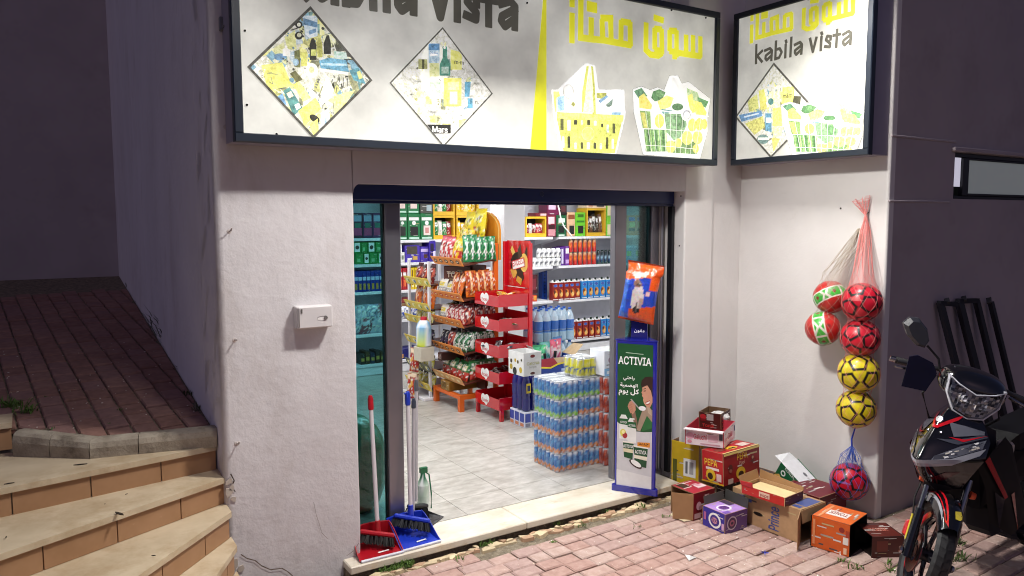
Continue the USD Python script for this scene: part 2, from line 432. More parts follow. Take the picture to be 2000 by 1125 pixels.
GREY = (.5, .5, .5)
shop = Thing('shop_building', 'white plastered shop building with a wide lit doorway under the long sign', 'building', (X0, YF, 0))
g = G(); ringwall(g, [(X0, 4.4)] + arc(X0 + .03, YF + .03, .03, 180, 270) + arc(DL - .012, YF + .012, .012, 270, 360) + [(DL, 4.3)], -.3, 5.5)
shop.part('left_pillar', g, STUCCO, True, world=True)
g = G(); ringwall(g, [(DR, 4.3), (DR, YF + .012)] + arc(DR + .012, YF + .012, .012, 180, 270)[1:] + [(4.249, YF), (4.249, YF + .028), (XW, YF + .028)], -.3, 5.5, amp=.0016)
shop.part('right_pier', g, STUCCO_WHITE, 40, world=True)
g = G()  # lintel over the door, its lower corners rounded
lin = sbox(DL, ZL, DR, 5.5).union(Polygon([(DL, ZL), (DL + .05, ZL), *[(DL + .05 + .05 * math.cos(a), ZL - .05 + .05 * math.sin(a)) for a in np.linspace(math.pi / 2, math.pi, 6)]]))
m = trimesh.creation.extrude_polygon(lin, .24, engine='earcut'); v = np.array(m.vertices); g.add(np.stack([v[:, 0], YF + v[:, 2], v[:, 1]], 1), np.array(m.faces)[:, ::-1], GREY)
shop.part('lintel_wall', g, STUCCO, world=True)
g = G(); ringwall(g, [(XW, YF + .028), (XW, YN + .015)] + arc(XW + .015, YN + .015, .015, 180, 270)[1:] + [(XW + .06, YN)], -.3, 5.5, amp=.0013)
shop.part('return_wall', g, STUCCO_WHITE, 50, world=True)
g = G(); g.span((X0, 4.4, -.2), (X0 + .18, 9.1, 5.5), GREY); shop.part('side_wall', g, STUCCO, world=True)
for a, b in (((X0, 9.1, 0), (8.4, 9.3, 5.5)), ((8.2, 4.45, 0), (8.4, 9.1, 2.7)), ((4.3, 4.25, 0), (8.4, 4.45, 2.7)), ((.95, 4.25, 0), (1.4, 4.4, 2.7))):
    g = G(); g.span(a, b, GREY); shop.part('inner_wall', g, SHOPWALL, world=True)
g = G(); g.span((.95, 4.2, 2.7), (8.2, 9.1, 2.9), GREY); shop.part('ceiling', g, SHOPWALL, world=True)
g = G(); g.span((4.577, 7.4, ZF), (4.86, 7.72, 2.7), GREY, bev=.008); shop.part('column', g, SHOPWALL, world=True)
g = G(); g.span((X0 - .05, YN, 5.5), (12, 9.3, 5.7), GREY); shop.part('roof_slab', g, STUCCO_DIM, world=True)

# cracks and broken plaster at the foot of the pillar
g = G()


def ribbon(g, pts, w, fr, col, off=.003):
    P = np.array(pts, float)
    for i in range(len(P) - 1):
        d = unit(P[i + 1] - P[i]); n = np.array([-d[1], d[0]]) * w / 2
        q = np.array([P[i] - n, P[i + 1] - n * .7, P[i + 1] + n * .7, P[i] + n]); g.quad(fr(q[:, 0], q[:, 1], off), col)


FACE = Fr((0, YF, 0), (1, 0, 0), (0, 0, 1))
def fpx(pts): return [tuple(onY(x, y, YF)[[0, 2]]) for x, y in pts]
ribbon(g, fpx([(470, 1082), (482, 1090), (498, 1094), (510, 1104), (528, 1112), (550, 1109), (562, 1116), (575, 1128)]), .006, FACE, H('6b5a4e'), .006)
ribbon(g, fpx([(612, 980), (617, 1005), (622, 1020), (628, 1040), (640, 1052)]), .0025, FACE, H('8d8078'), .006)
ribbon(g, fpx([(450, 925), (457, 938), (452, 950), (459, 960)]), .007, FACE, H('4c4038'), .006)
ribbon(g, fpx([(700, 1060), (690, 1075), (676, 1085)]), .003, FACE, H('7a6c62'), .006)
shop.part('wall_crack', g, MATTE, world=True)
for (px, py, r) in [(446, 940, .02), (453, 952, .016), (447, 962, .022), (456, 975, .015), (450, 1085, .02), (458, 1100, .026), (470, 1110, .02)]:
    g = G(); p = onY(px, py, YF); a = np.sort(RNG.uniform(0, 6.28, 9)); rr = r * RNG.uniform(.6, 1.1, 9)
    g.hull([[p[0] + R * math.cos(t), YF - z, p[2] + 1.3 * R * math.sin(t)] for t, R in zip(a, rr) for z in (-.002, .007)], H('b7aca0'))
    shop.part('broken_plaster', g, MATTE, world=True)
# the dark wall with its window, right of the return wall
nb = Thing('neighbour_building', 'unlit mauve grey building wall with a narrow high window, behind the motorbike', 'building', (XW, YN, 0))
wx0, wx1, wz0, wz1 = 5.345, 6.75, 2.085, 2.40
g = G(); wall = sbox(XW + .06, -.3, 12, 5.5).difference(sbox(wx0, wz0, wx1, wz1))
m = trimesh.creation.extrude_polygon(wall, .22, engine='earcut'); v = np.array(m.vertices); g.add(np.stack([v[:, 0], YN + v[:, 2], v[:, 1]], 1), np.array(m.faces)[:, ::-1], GREY)
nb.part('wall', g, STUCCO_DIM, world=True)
for a, b in (((XW + .004, YN - .008, 2.462), (5.34, YN + .01, 2.476)), ((XW + .004, YN - .008, 2.056), (5.30, YN + .01, 2.069))):
    g = G(); g.span(a, b, GREY, bev=.003); nb.part('wall_band', g, STUCCO_DIM, world=True)
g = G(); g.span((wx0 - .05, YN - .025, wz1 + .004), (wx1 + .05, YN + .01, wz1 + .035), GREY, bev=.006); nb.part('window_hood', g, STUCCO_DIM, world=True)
DKF = H('14151c')
g = G()
for a, b in (((wx0, wz0), (wx1, wz0 + .022)), ((wx0, wz1 - .03), (wx1, wz1)), ((wx0, wz0 + .022), (wx0 + .014, wz1 - .03)), ((wx1 - .03, wz0 + .022), (wx1, wz1 - .03))):
    g.span((a[0], YN + .010, a[1]), (b[0], YN + .05, b[1]), DKF, bev=.003)
wf = nb.part('window', g, STEEL, world=True)
g = G()
for a, b in (((5.47, wz0 + .024), (5.545, wz1 - .032)), ((5.545, wz0 + .024), (6.72, wz0 + .04)), ((5.545, wz1 - .045), (6.72, wz1 - .032)), ((6.68, wz0 + .04), (6.718, wz1 - .045))):
    g.span((a[0], YN + .003, a[1]), (b[0], YN + .035, b[1]), DKF, bev=.003)
nb.part('sash', g, STEEL, world=True, parent=wf)
g = G(); g.span((5.545, YN + .014, wz0 + .04), (6.68, YN + .02, wz1 - .045), (.25, .26, .26))
FROST = mat('frosted_pane', {'p': ('principled_bsdf', {'base_color': (.30, .32, .32), 'roughness': .25, 'emission_color': (.50, .56, .55), 'emission_strength': .13})}, [])
nb.part('pane', g, FROST, world=True, parent=wf)
g = G(); g.span((wx0 + .016, YN + .022, wz0 + .085), (5.468, YN + .028, wz1 - .032), (.6, .58, .66))
LITP = mat('lit_pane', {'p': ('principled_bsdf', {'base_color': (.5, .5, .55), 'roughness': .4, 'emission_color': (.62, .60, .72), 'emission_strength': .62})}, [])
nb.part('pane', g, LITP, world=True, parent=wf, label='pale lit strip of pane in the window')
g = G(); g.span((wx0 - .1, YN + .14, wz0 - .1), (wx1 + .1, YN + .15, wz1 + .1), (.01, .01, .012)); nb.part('room_behind', g, MATTE, world=True)

fw = lone('garden_wall', G().span((-9, 9.1, -.5), (X0, 9.35, 6), GREY), STUCCO_DIM, 'dark plain wall closing the brick walkway at its far end', 'wall')

# ---------------------------------------------------------------- ground, pavement, threshold
S = 60.0
g = G(); g.quad([(-S, -S, -.03), (S, -S, -.03), (S, S, -.03), (-S, S, -.03)], GREY)
lone('ground', g, DIRT, kind='structure')
pave = Thing('pavement', None, None, (2.5, 3.2, 0), kind='structure')
g = G(); g.span((-1.5, -3, -.028), (9, 3.83, -.014), GREY); pave.part('joint_sand', g, DIRT, world=True)


def paver(cx, cy, lx, ly, z, ang, R=None, tilt=.010):
    """One brick paver: worn chamfered top, slightly uneven."""
    g = G(); h = .05; b = .006
    tl = RNG.uniform(-tilt, tilt, 2); P = []
    for s, zz in ((1, -h), (1, -b), (None, 0)):
        for sx, sy in ((-1, -1), (1, -1), (1, 1), (-1, 1)):
            x, y = sx * lx / 2, sy * ly / 2
            if s is None: x -= sx * (b + RNG.uniform(0, .004)); y -= sy * (b + RNG.uniform(0, .004))
            else: x += RNG.uniform(-.0015, .0015); y += RNG.uniform(-.0015, .0015)
            P.append((x, y, zz + x * tl[0] + y * tl[1]))
    F = [(8, 9, 10, 11)] + [(i * 4 + j, i * 4 + (j + 1) % 4, (i + 1) * 4 + (j + 1) % 4, (i + 1) * 4 + j) for i in (0, 1) for j in range(4)]
    V = np.array(P) @ rotz(ang).T
    return g.add(V + np.array([cx, cy, z]), F, GREY)


def inview(p, mx=60, my=40):
    d = np.asarray(p) - EYE; w = d @ _f
    if w <= .3: return False
    x, y = 1000 + FPX * (d @ CR) / w, 562.5 - FPX * (d @ CU) / w
    return -mx < x < 2000 + mx and -my < y < 1125 + my


ang, pl, pw = .028, .152, .106
rest = {i: G() for i in range(4)}
count = 0
cells = []
for row in range(-2, 42):
    off = (row % 2) * .5 * pl + RNG.uniform(-.03, .03)
    xx = -3.2 + off
    while xx < 6.0:
        full = pl * RNG.uniform(.78, 1.30); lx = full - .006; xc = xx + full / 2; xx += full
        q = rotz(ang) @ np.array([xc, -row * pw, 0]) + np.array([2.0, 3.60, 0])
        if q[1] > 3.71 or q[1] < .2 or q[0] < -1 or q[0] > 7.5 or (q[1] > YN - .05 and q[0] > XW - .1) or (q[0] < .2 and q[1] > 2.2): continue
        cells.append((q, lx))
cells.sort(key=lambda t: not inview((t[0][0], t[0][1], 0), 40, 25))
for i, (q, lx) in enumerate(cells):
    z = RNG.uniform(-.006, .003); k = int(RNG.integers(4))
    gg = paver(q[0], q[1], lx, pw - .006, z, ang + RNG.uniform(-.012, .012))
    if i < 290 and inview((q[0], q[1], 0), 40, 25):
        pave.part('paver', gg, BRICKS[k], world=True)
    else:
        rest[k].v += [gg.v[0]]; rest[k].f += [gg.f[0] + rest[k].n]; rest[k].c += [gg.c[0]]; rest[k].n += gg.n
for k in range(4):
    if rest[k].n: pave.part('outlying_pavers', rest[k], BRICKS[k], world=True, kind='stuff')
g = G()  # broken mortar and stone chips levelled along the foot of the threshold
for i in range(95):
    x = 1.46 + i * .0262 + RNG.uniform(-.012, .012); r = RNG.uniform(.018, .042); cy = 3.785 + RNG.uniform(-.028, .022); zt0 = RNG.uniform(-.004, .007)
    a = np.sort(RNG.uniform(0, 6.28, 7)); rr = r * RNG.uniform(.6, 1.1, 7)
    g.hull([[x + 1.7 * R * math.cos(t) * s, cy + .9 * R * math.sin(t) * s, zz] for t, R in zip(a, rr) for s, zz in ((1, -.02), (.86, zt0 + RNG.uniform(-.002, .002)))], jit(H('c3b08d') if i % 3 else H('a8876a'), .22))
pave.part('mortar_edge', g, MATTE, world=True, kind='stuff')
g = G()  # pale litter, grit and confetti trodden into the bricks
for i in range(420):
    p = np.array([RNG.uniform(1.7, 5.2), RNG.uniform(1.9, 3.72)]) if i % 3 else np.array([RNG.normal(3.75, .35), RNG.normal(2.9, .3)])
    r = RNG.uniform(.002, .0065) * (1.6 if i % 17 == 0 else 1); a = np.sort(RNG.uniform(0, 6.28, 6))
    if p[1] > 3.74: continue
    g.hull([[p[0] + r * math.cos(t) * s, p[1] + r * math.sin(t) * s, .002 + zz] for t in a for s, zz in ((1, 0), (.6, RNG.uniform(.001, .003)))], random.choice([H('e8dccb'), H('d8c3a8'), H('f2ede4'), H('b8a184')]))
pave.part('grit', g, MATTE, world=True, kind='stuff')

th = Thing('threshold', None, None, (2.7, 3.84, 0), kind='structure')
for a, b in ((1.38, 2.532), (2.536, 3.66), (3.664, 3.862)):
    g = G(); g.span((a, 3.84, ZF - .045), (b, 4.147, ZF), GREY, bev=.006); th.part('threshold_slab', g, MARBLE, world=True)
g = G(); g.span((1.38, 3.862, -.2), (3.98, 4.2, ZF - .047), GREY); th.part('threshold_bed', g, DIRT, world=True)

fl = Thing('shop_floor', None, None, (3, 6, ZF), kind='structure')
g = G(); g.span((.95, 4.15, -.2), (8.2, 9.1, ZF - .006), (.46, .44, .40)); fl.part('grout_bed', g, MATTE, world=True)
ts = .416
for i in range(0, 13):
    for j in range(-1, 14):
        a, b = 1.453 + i * ts, max(4.43 + j * ts, 4.152); c, d = a + ts - .003, 4.43 + (j + 1) * ts - .003
        if d - b < .02: continue
        pts = [(a, b), (c, d), (a, d), (c, b)]
        if not any(inview((x, y, ZF), 30, 30) for x, y in pts): continue
        g = G(); g.span((a, b, ZF - .008), (c, d, ZF + RNG.uniform(-.0008, .0004)), GREY); fl.part('floor_tile', g, TILE, world=True)

# ---------------------------------------------------------------- stairs and upper walkway on the left
st = Thing('stairs', None, None, (X0, 4.0, 0), kind='structure')


def ln(p, q, x):  # the line p-q at a given x
    t = (x - p[0]) / (q[0] - p[0]); return (x, p[1] + t * (q[1] - p[1]))


XE, XL = .775, -1.7
N1 = ((.771, 4.123), (-.174, 3.953)); N2 = ((.771, 3.975), (-.169, 3.525)); N3 = ((.776, 3.858), (.332, 3.383)); N4 = ((.776, 3.76), (.47, 3.20)); N5 = ((.776, 3.68), (.60, 3.0))
N0 = ((-.10, 4.60), (-.70, 4.60))
levels = [(.775, N1, None, (.765, XL)), (.64, N2, N1, (XE, XL)), (.50, N3, N2, (XE, -.9)), (.36, N4, N3, (XE, -.2)), (.22, N5, N4, (XE, .2))]
for z, nose, back, (xr, xl) in levels:
    a, b = ln(*nose, xr), ln(*nose, xl)
    if back is None:
        poly = [a, b, (xl, 4.62), (-.16, 4.56), (.19, 4.30), (xr, 4.16)]
    else:
        c, d = ln(*back, xr), ln(*back, xl); d2 = (xl, max(d[1] + .03, b[1] + .2)); poly = [a, b, d2, (c[0], c[1] + .03)]
    P = Polygon(poly).buffer(0)
    g = G(); prism(g, P, z - .028, z, GREY)
    st.part('tread', g, TREAD, world=True)
    # risers of separate tiles, set back under the nosing
    d = np.array(b) - np.array(a); L = np.linalg.norm(d); d /= L; nrm = np.array([d[1], -d[0]])
    if nrm[1] > 0: nrm = -nrm
    s = -.31 + {.775: .27, .64: .24, .50: .20, .36: .1, .22: .1}[z]
    while s < L:
        s0, s1 = max(s, 0), min(s + .315, L)
        if s1 - s0 > .015:
            p, q = np.array(a) + d * s0 - nrm * .016, np.array(a) + d * (s1 - .003) - nrm * .016
            g = G(); lo = z - .14
            pts = [(*p, lo), (*q, lo), (*(q - nrm * .01), lo), (*(p - nrm * .01), lo)]
            g.hull([(x, y, zz) for x, y, _ in pts for zz in (lo + .002, z - .029)], GREY)
            st.part('riser_tile', g, RISER, world=True)
        s += .318
    q0 = np.array(a) - nrm * .03; q1 = np.array(b) - nrm * .03
    g = G(); prism(g, Polygon([tuple(q0), tuple(q1), tuple(q1 - nrm * .5), tuple(q0 - nrm * .5)]).intersection(sbox(-3, 2, XE - .002, 6)), z - .6, z - .03, GREY); st.part('stair_body', g, KERB, world=True)
# upper flight going on to the left of the kerb
g = G(); prism(g, Polygon([(-.135, 4.60), (XL, 4.62), (XL, 5.1), (-.135, 5.0)]), .892, .92, GREY); st.part('tread', g, TREAD, world=True)
for k in range(4):
    g = G(); g.span((-.14 - k * .318, 4.618, .777), (-.14 - k * .318 - .315, 4.63, .89), GREY); st.part('riser_tile', g, RISER, world=True)

wk = Thing('walkway', None, None, (0, 6, .9), kind='structure')
def zr(y): return .844 + .108 * (y - 4.17)
kb = [(-.133, 4.469), (.187, 4.218), (.765, 4.094)]
SL = math.atan(.108)
g = G(); pts = [(-2.5, 4.9), (-.12, 4.62), (.19, 4.30), (X0 + .002, 4.16), (X0 + .002, 9.1), (-2.5, 9.1)]
m = Polygon(pts); v, f = trimesh.creation.triangulate_polygon(m, engine='earcut'); g.add(np.c_[v, zr(v[:, 1]) - .016], f, GREY); wk.part('joint_soil', g, DIRT, world=True)
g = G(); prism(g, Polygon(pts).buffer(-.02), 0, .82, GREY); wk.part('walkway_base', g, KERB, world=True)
cwid, clen, n = .122, .172, 0
keep = Polygon([(-.3, 4.70), (-.10, 4.615), (.195, 4.325), (X0 - .012, 4.195), (X0 - .012, 9.05), (-1.6, 9.05), (-1.6, 4.9)])
for c in range(-12, 9):
    off = RNG.uniform(0, clen)
    for r in range(-2, 23):
        q = rotz(.08) @ np.array([c * cwid, r * clen + off, 0]) + np.array([.22, 4.3, 0]); q = q[:2]
        R2 = rotz(.08)[:2, :2]
        foot = Polygon([tuple(q + R2 @ np.array(k) * (.5)) for k in ((-cwid + .009, -clen + .020), (cwid - .009, -clen + .020), (cwid - .009, clen - .020), (-cwid + .009, clen - .020))])
        cut = foot.intersection(keep)
        if cut.is_empty or cut.area < .0022 or cut.geom_type != 'Polygon': continue
        if not inview((q[0], q[1], zr(q[1])), 60, 60): continue
        g = G(); k = int(RNG.integers(3)); dz = RNG.uniform(-.006, .006); tl = RNG.uniform(-.03, .03, 2)
        top = cut.buffer(-.006)
        if top.is_empty or top.geom_type != 'Polygon': continue
        A, B = np.array(cut.exterior.coords[:-1]), np.array(top.exterior.coords[:-1])
        pz = lambda P, d: np.c_[P, zr(P[:, 1]) + dz + d + (P - q) @ tl]
        g.hull(np.vstack([pz(A, -.04), pz(A, -.007), pz(B, 0)]), GREY)
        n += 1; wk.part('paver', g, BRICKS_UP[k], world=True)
# kerb stones with rounded tops
def kerbstone(p, q, zb, zt0, zt1, w=.085):
    p, q = np.array(p), np.array(q); d = unit(q - p); nn = np.array([-d[1], d[0]]);
    if nn[1] < 0: nn = -nn
    prof = [(0, 0), (-.004, .6), (.006, .86), (.022, .97), (.045, 1.0), (w, .98), (w, 0)]
    g = G(); K = 5; rings = []
    for t in np.linspace(0, 1, K):
        b = p + (q - p) * t; zt = zt0 + (zt1 - zt0) * t
        rings.append([(*(b + nn * (a + (RNG.uniform(-.003, .003) if 0 < t < 1 else 0))), zb + (zt - zb) * h) for a, h in prof])
    V = np.array(rings); m = len(prof)
    F = [(i * m + j, (i + 1) * m + j, (i + 1) * m + j + 1, i * m + j + 1) for i in range(K - 1) for j in range(m - 1)]
    g.add(V.reshape(-1, 3), F, GREY)
    for R in (V[0], V[-1]): g.add(R, [(0, j, j + 1) for j in range(1, m - 1)], GREY)
    return g
for a, b, z0, z1 in (((-.133, 4.469), (.02, 4.349), .90, .885), ((.024, 4.346), (.185, 4.22), .884, .868), ((.19, 4.217), (.40, 4.172), .866, .868), ((.404, 4.171), (.765, 4.094), .868, .872)):
    wk.part('kerb_stone', kerbstone(a, b, .77, z0, z1), KERB, world=True)
g = G()
for i in range(150):
    x, y = RNG.uniform(-.4, .74), RNG.uniform(3.5, 6.2)
    if y < 4.25 and not (i % 4 == 0): continue
    z = zr(y) if y > 4.4 else None
    if z is None: continue
    r = RNG.uniform(.0025, .007); a = np.sort(RNG.uniform(0, 6.28, 6))
    g.hull([[x + r * math.cos(t) * s, y + r * math.sin(t) * s, z + zz] for t in a for s, zz in ((1, .001), (.6, .004))], random.choice([H('e8dccb'), H('d8d0c3'), H('c9b9a2')]))
wk.part('litter', g, MATTE, world=True, kind='stuff')
g = G()
for (px, py, z, l) in ((157, 908, .775, .03), (18, 945, .775, .02), (233, 1004, .645, .035), (247, 966, .645, .007), (300, 1086, .505, .009), (12, 1050, .645, .010), (205, 985, .645, .006)):
    p = onZ(px, py, z); a = RNG.uniform(0, 3.1)
    g.hull([p + np.array([math.cos(a) * l * u + math.sin(a) * v * l * .22, math.sin(a) * l * u - math.cos(a) * v * l * .22, w]) for u, v in ((-1, 0), (-.4, 1), (.5, .8), (1, .1), (.3, -1), (-.5, -.8)) for w in (.001, .004)], H('2e2418'))
st.part('dry_leaf', g, MATTE, world=True, kind='stuff')


def tuft(name, spots, n, h, col, label, cat='weed', group=None):
    g = G()
    for (x, y, z, k) in spots:
        for i in range(int(n * k)):
            a = RNG.uniform(0, 6.28); l = h * RNG.uniform(.4, 1.1) * (.6 + .4 * k); w = RNG.uniform(.0022, .005); b = RNG.uniform(.2, .95)
            o = np.array([x, y, z]) + np.array([RNG.normal(0, .022), RNG.normal(0, .016), 0]) * k
            d = np.array([math.cos(a) * b, math.sin(a) * b, 1.0 - .3 * b]); sdir = np.array([-math.sin(a), math.cos(a), 0]) * w
            m = o + d * l * .55; t = o + d * l + np.array([0, 0, -.3 * b * l])
            c = jit(col, .3)
            g.add([o - sdir * .6, o + sdir * .6, m + sdir, m - sdir, t], [(0, 1, 2), (0, 2, 3), (3, 2, 4)], c)
    return lone(name, g, GREEN_LEAF, label, cat, group)


GREEN_LEAF = mat('weed_blade', {'a': ('attribute', {'attribute': 'tint'}), 'd': ('principled_bsdf', {'roughness': .55}), 't': ('translucent_bsdf', {}), 'm': ('mix_closure', {'fac': .25})},
                 [('a.color', 'd.base_color'), ('a.color', 't.color'), ('d.BSDF', 'm.closure1'), ('t.BSDF', 'm.closure2')], surface='m.closure')
GC = H('5c7a35')
def walkp(px, py):
    d = _ray(px, py); t = (.844 - .108 * 4.17 - EYE[2]) / (d[2] - .108 * d[1]); return EYE + d * t
def wspot(px, py, k): p = walkp(px, py); return (p[0], p[1], p[2] - .006, k)
tuft('weed_tuft', [wspot(28, 795, 1.3), wspot(50, 806, 1.3), wspot(12, 790, .9)], 34, .075, GC, 'green grass tuft on the kerb corner at the left of the brick walkway')
tuft('weed_tuft', [wspot(212, 828, .5), wspot(232, 800, .4), wspot(100, 838, .5), wspot(155, 850, .6), wspot(395, 842, .5), wspot(150, 760, .5), wspot(90, 775, .4)], 14, .03, H('4c5f30'), 'sparse short weeds in the joints along the brick walkway kerb')
tuft('weed_tuft', [wspot(322, 655, 1.5), wspot(330, 668, 1.5), wspot(310, 640, 1.2)], 26, .26, H('39452a'), 'tall dark weed clump growing at the foot of the pillar side wall')
tuft('weed_tuft', [wspot(345, 720, .9), wspot(370, 770, .9), wspot(385, 800, .8), wspot(270, 590, 1), wspot(290, 615, 1), wspot(250, 560, 1)], 16, .06, H('3b4529'), 'low weeds in a line along the dark side wall above the walkway')
def gspot(px, py, k, z=0.0): p = onZ(px, py, z); return (p[0], p[1], -.008, k)
tuft('weed_tuft', [gspot(770, 1108, 1.4), gspot(785, 1103, 1.5), gspot(800, 1104, 1.2), gspot(750, 1115, 1)], 34, .05, GC, 'thick green grass tuft under the red and blue dustpans at the step')
tuft('weed_tuft', [gspot(952, 1062, .9), gspot(945, 1066, .7), gspot(903, 1092, .7)], 18, .05, GC, 'small weed against the middle of the marble step')
tuft('weed_tuft', [gspot(1088, 1022, .9), gspot(1138, 1026, .8), gspot(1080, 1060, .6)], 18, .045, GC, 'small weeds by the marble step right of its middle joint')
tuft('weed_tuft', [gspot(1253, 990, 1.0), gspot(1246, 1030, .6), gspot(1300, 1010, .5), gspot(1183, 1000, .6)], 20, .06, GC, 'weed at the step in front of the green advertising stand')
tuft('weed_tuft', [gspot(1670, 1108, 1.0), gspot(1645, 1095, .6), gspot(1735, 1100, .9), gspot(1742, 1115, .7)], 20, .055, GC, 'weeds in the brick joints between the orange box and the motorbike wheel')
tuft('weed_tuft', [gspot(1870, 1060, 1.3), gspot(1850, 1095, 1.3), gspot(1880, 1090, 1.2), gspot(1840, 1110, 1.2)], 34, .06, H('49592b'), 'patch of low weeds on the dark ground behind the motorbike front wheel')
ARABIC = {"rahati":[[[186,-77,200,-70,206,-64,208,-52,202,-38,214,-33,221,-52,217,-70,206,-81,194,-87,190,-87]],[[171,-67,169,-1,182,-1,184,-67]],[[0,-69,0,-59,4,-46,16,-49,13,-56,13,-66,16,-71,26,-75,41,-75,50,-73,53,-69,51,-64,42,-61,45,-49,60,-54,75,-55,81,-52,85,-36,97,-37,96,-51,102,-55,123,-54,142,-46,130,-40,114,-41,112,-28,116,-27,136,-29,150,-37,160,-38,161,-43,161,-50,154,-51,127,-65,100,-67,89,-61,81,-66,66,-67,66,-73,62,-79,51,-85,41,-87,14,-85,3,-77]],[[92,-22,96,-15,101,-15,105,-19,104,-25,101,-27,96,-27]],[[77,-23,78,-17,81,-15,86,-15,90,-20,86,-27,81,-27]],[[33,-103,37,-96,42,-96,46,-100,45,-106,42,-108,37,-108]],[[18,-104,19,-98,22,-96,27,-96,31,-101,27,-108,22,-108]]],"hadmia":[[[317,-76,315,-10,328,-10,330,-76]],[[0,-49,9,-36,25,-30,25,-23,38,-23,39,-57,40,-61,44,-64,58,-62,63,-45,75,-47,73,-57,75,-62,88,-64,101,-44,110,-39,118,-39,128,-47,137,-63,147,-63,153,-47,156,-47,164,-49,163,-62,168,-64,187,-44,197,-39,211,-38,217,-40,223,-46,225,-64,237,-64,246,-41,257,-33,265,-33,272,-38,275,-45,275,-53,271,-63,288,-64,292,-60,291,-10,303,-10,304,-16,304,-67,295,-75,279,-76,277,-89,267,-95,256,-95,247,-91,242,-86,239,-76,224,-76,215,-73,198,-78,176,-78,165,-76,157,-70,147,-76,136,-76,128,-73,121,-78,114,-78,100,-70,91,-76,78,-76,67,-70,55,-76,41,-76,33,-73,29,-68,14,-69,6,-66,1,-60],[252,-73,252,-78,258,-83,264,-83,267,-80,263,-73],[255,-48,251,-63,253,-63,261,-58,261,-45],[198,-51,183,-66,207,-64,212,-60,212,-53,208,-50],[107,-59,115,-66,121,-64,115,-51,107,-55],[14,-48,13,-54,26,-56,26,-43,20,-43]],[[197,-25,197,-20,201,-16,206,-16,210,-20,210,-25,206,-29,201,-29]],[[66,-92,70,-85,75,-85,79,-89,78,-95,75,-97,70,-97]],[[51,-93,52,-87,55,-85,60,-85,64,-90,60,-97,55,-97]],[[25,-9,26,-3,29,-1,34,-1,38,-6,34,-13,29,-13]],[[9,-8,13,-1,18,-1,22,-5,21,-11,18,-13,13,-13]]],"kull_yawm":[[[153,-59,157,-46,161,-46,169,-49,166,-56,166,-66,170,-72,177,-75,186,-75,196,-71,200,-60,198,-1,211,-1,213,-51,219,-55,242,-54,243,-50,241,-45,224,-30,224,-22,234,-14,259,-3,263,-14,239,-26,250,-36,257,-49,257,-56,250,-64,240,-67,218,-67,212,-65,208,-76,201,-83,189,-87,174,-87,161,-82,157,-78,153,-69]],[[111,-83,115,-76,120,-76,124,-80,123,-86,120,-88,115,-88]],[[50,-76,71,-69,56,-64,52,-57,54,-42,61,-33,67,-30,79,-32,87,-43,89,-55,103,-55,110,-50,106,-28,118,-25,123,-46,122,-55,118,-62,104,-67,86,-67,79,-79,65,-86,53,-87],[66,-47,66,-55,76,-55,72,-43,68,-43]],[[96,-84,97,-78,100,-76,105,-76,109,-81,105,-88,100,-88]],[[0,-80,1,-64,8,-55,18,-51,32,-51,28,-40,21,-39,15,-46,12,-46,5,-42,6,-37,13,-30,20,-27,29,-27,37,-31,44,-43,44,-59,42,-65,21,-63,14,-67,13,-83,16,-100,4,-101]]],"danoon":[[[169,-63,173,-51,189,-54,195,-51,194,-43,184,-26,195,-20,207,-43,208,-55,206,-60,193,-67,181,-67]],[[147,-67,145,-1,158,-1,160,-67]],[[67,-76,88,-69,73,-64,69,-57,71,-42,78,-33,84,-30,96,-32,104,-43,106,-55,118,-55,123,-50,119,-27,131,-24,136,-50,130,-63,119,-67,103,-67,96,-79,82,-86,70,-87],[83,-54,88,-56,93,-55,89,-43,83,-45]],[[118,-12,118,-7,122,-3,127,-3,131,-7,131,-12,127,-16,122,-16]],[[0,-70,1,-54,4,-46,8,-46,16,-49,13,-56,13,-67,18,-74,33,-76,42,-73,47,-64,47,-52,42,-38,54,-34,59,-48,60,-64,56,-75,47,-84,36,-88,17,-87,7,-82]],[[23,-26,23,-21,27,-17,32,-17,36,-21,36,-26,32,-30,27,-30]]],"jadid":[[[86,-45,90,-33,106,-36,112,-33,111,-25,101,-10,110,-2,117,-9,126,-32,131,-36,158,-33,169,-27,157,-21,141,-22,139,-9,156,-8,188,-21,189,-31,181,-32,150,-47,129,-48,121,-43,110,-48,97,-48]],[[155,-65,155,-60,159,-56,164,-56,167,-59,168,-64,164,-69,159,-69]],[[65,-64,69,-57,74,-57,78,-61,77,-67,74,-69,69,-69]],[[1,-45,5,-33,21,-36,27,-33,26,-25,16,-10,25,-2,32,-9,41,-32,47,-36,63,-34,64,-25,60,-9,68,-6,73,-8,77,-31,75,-39,67,-46,44,-48,36,-43,25,-48,12,-48]],[[50,-65,51,-59,54,-57,59,-57,63,-62,59,-69,54,-69]]]}


def arabic(g, key, fr, x, y, w, col, off=.001):
    """Arabic lettering, its left foot at x, y and w metres wide."""
    P = [Polygon(np.array(p[0], float).reshape(-1, 2), [np.array(h, float).reshape(-1, 2) for h in p[1:]]).buffer(0) for p in ARABIC[key]]
    u = unary_union(P); b = u.bounds; s = w / (b[2] - b[0])
    u = affinity.affine_transform(u, [s, 0, 0, s, x - b[0] * s, y - b[1] * s])
    return g.poly(u, fr, col, off)


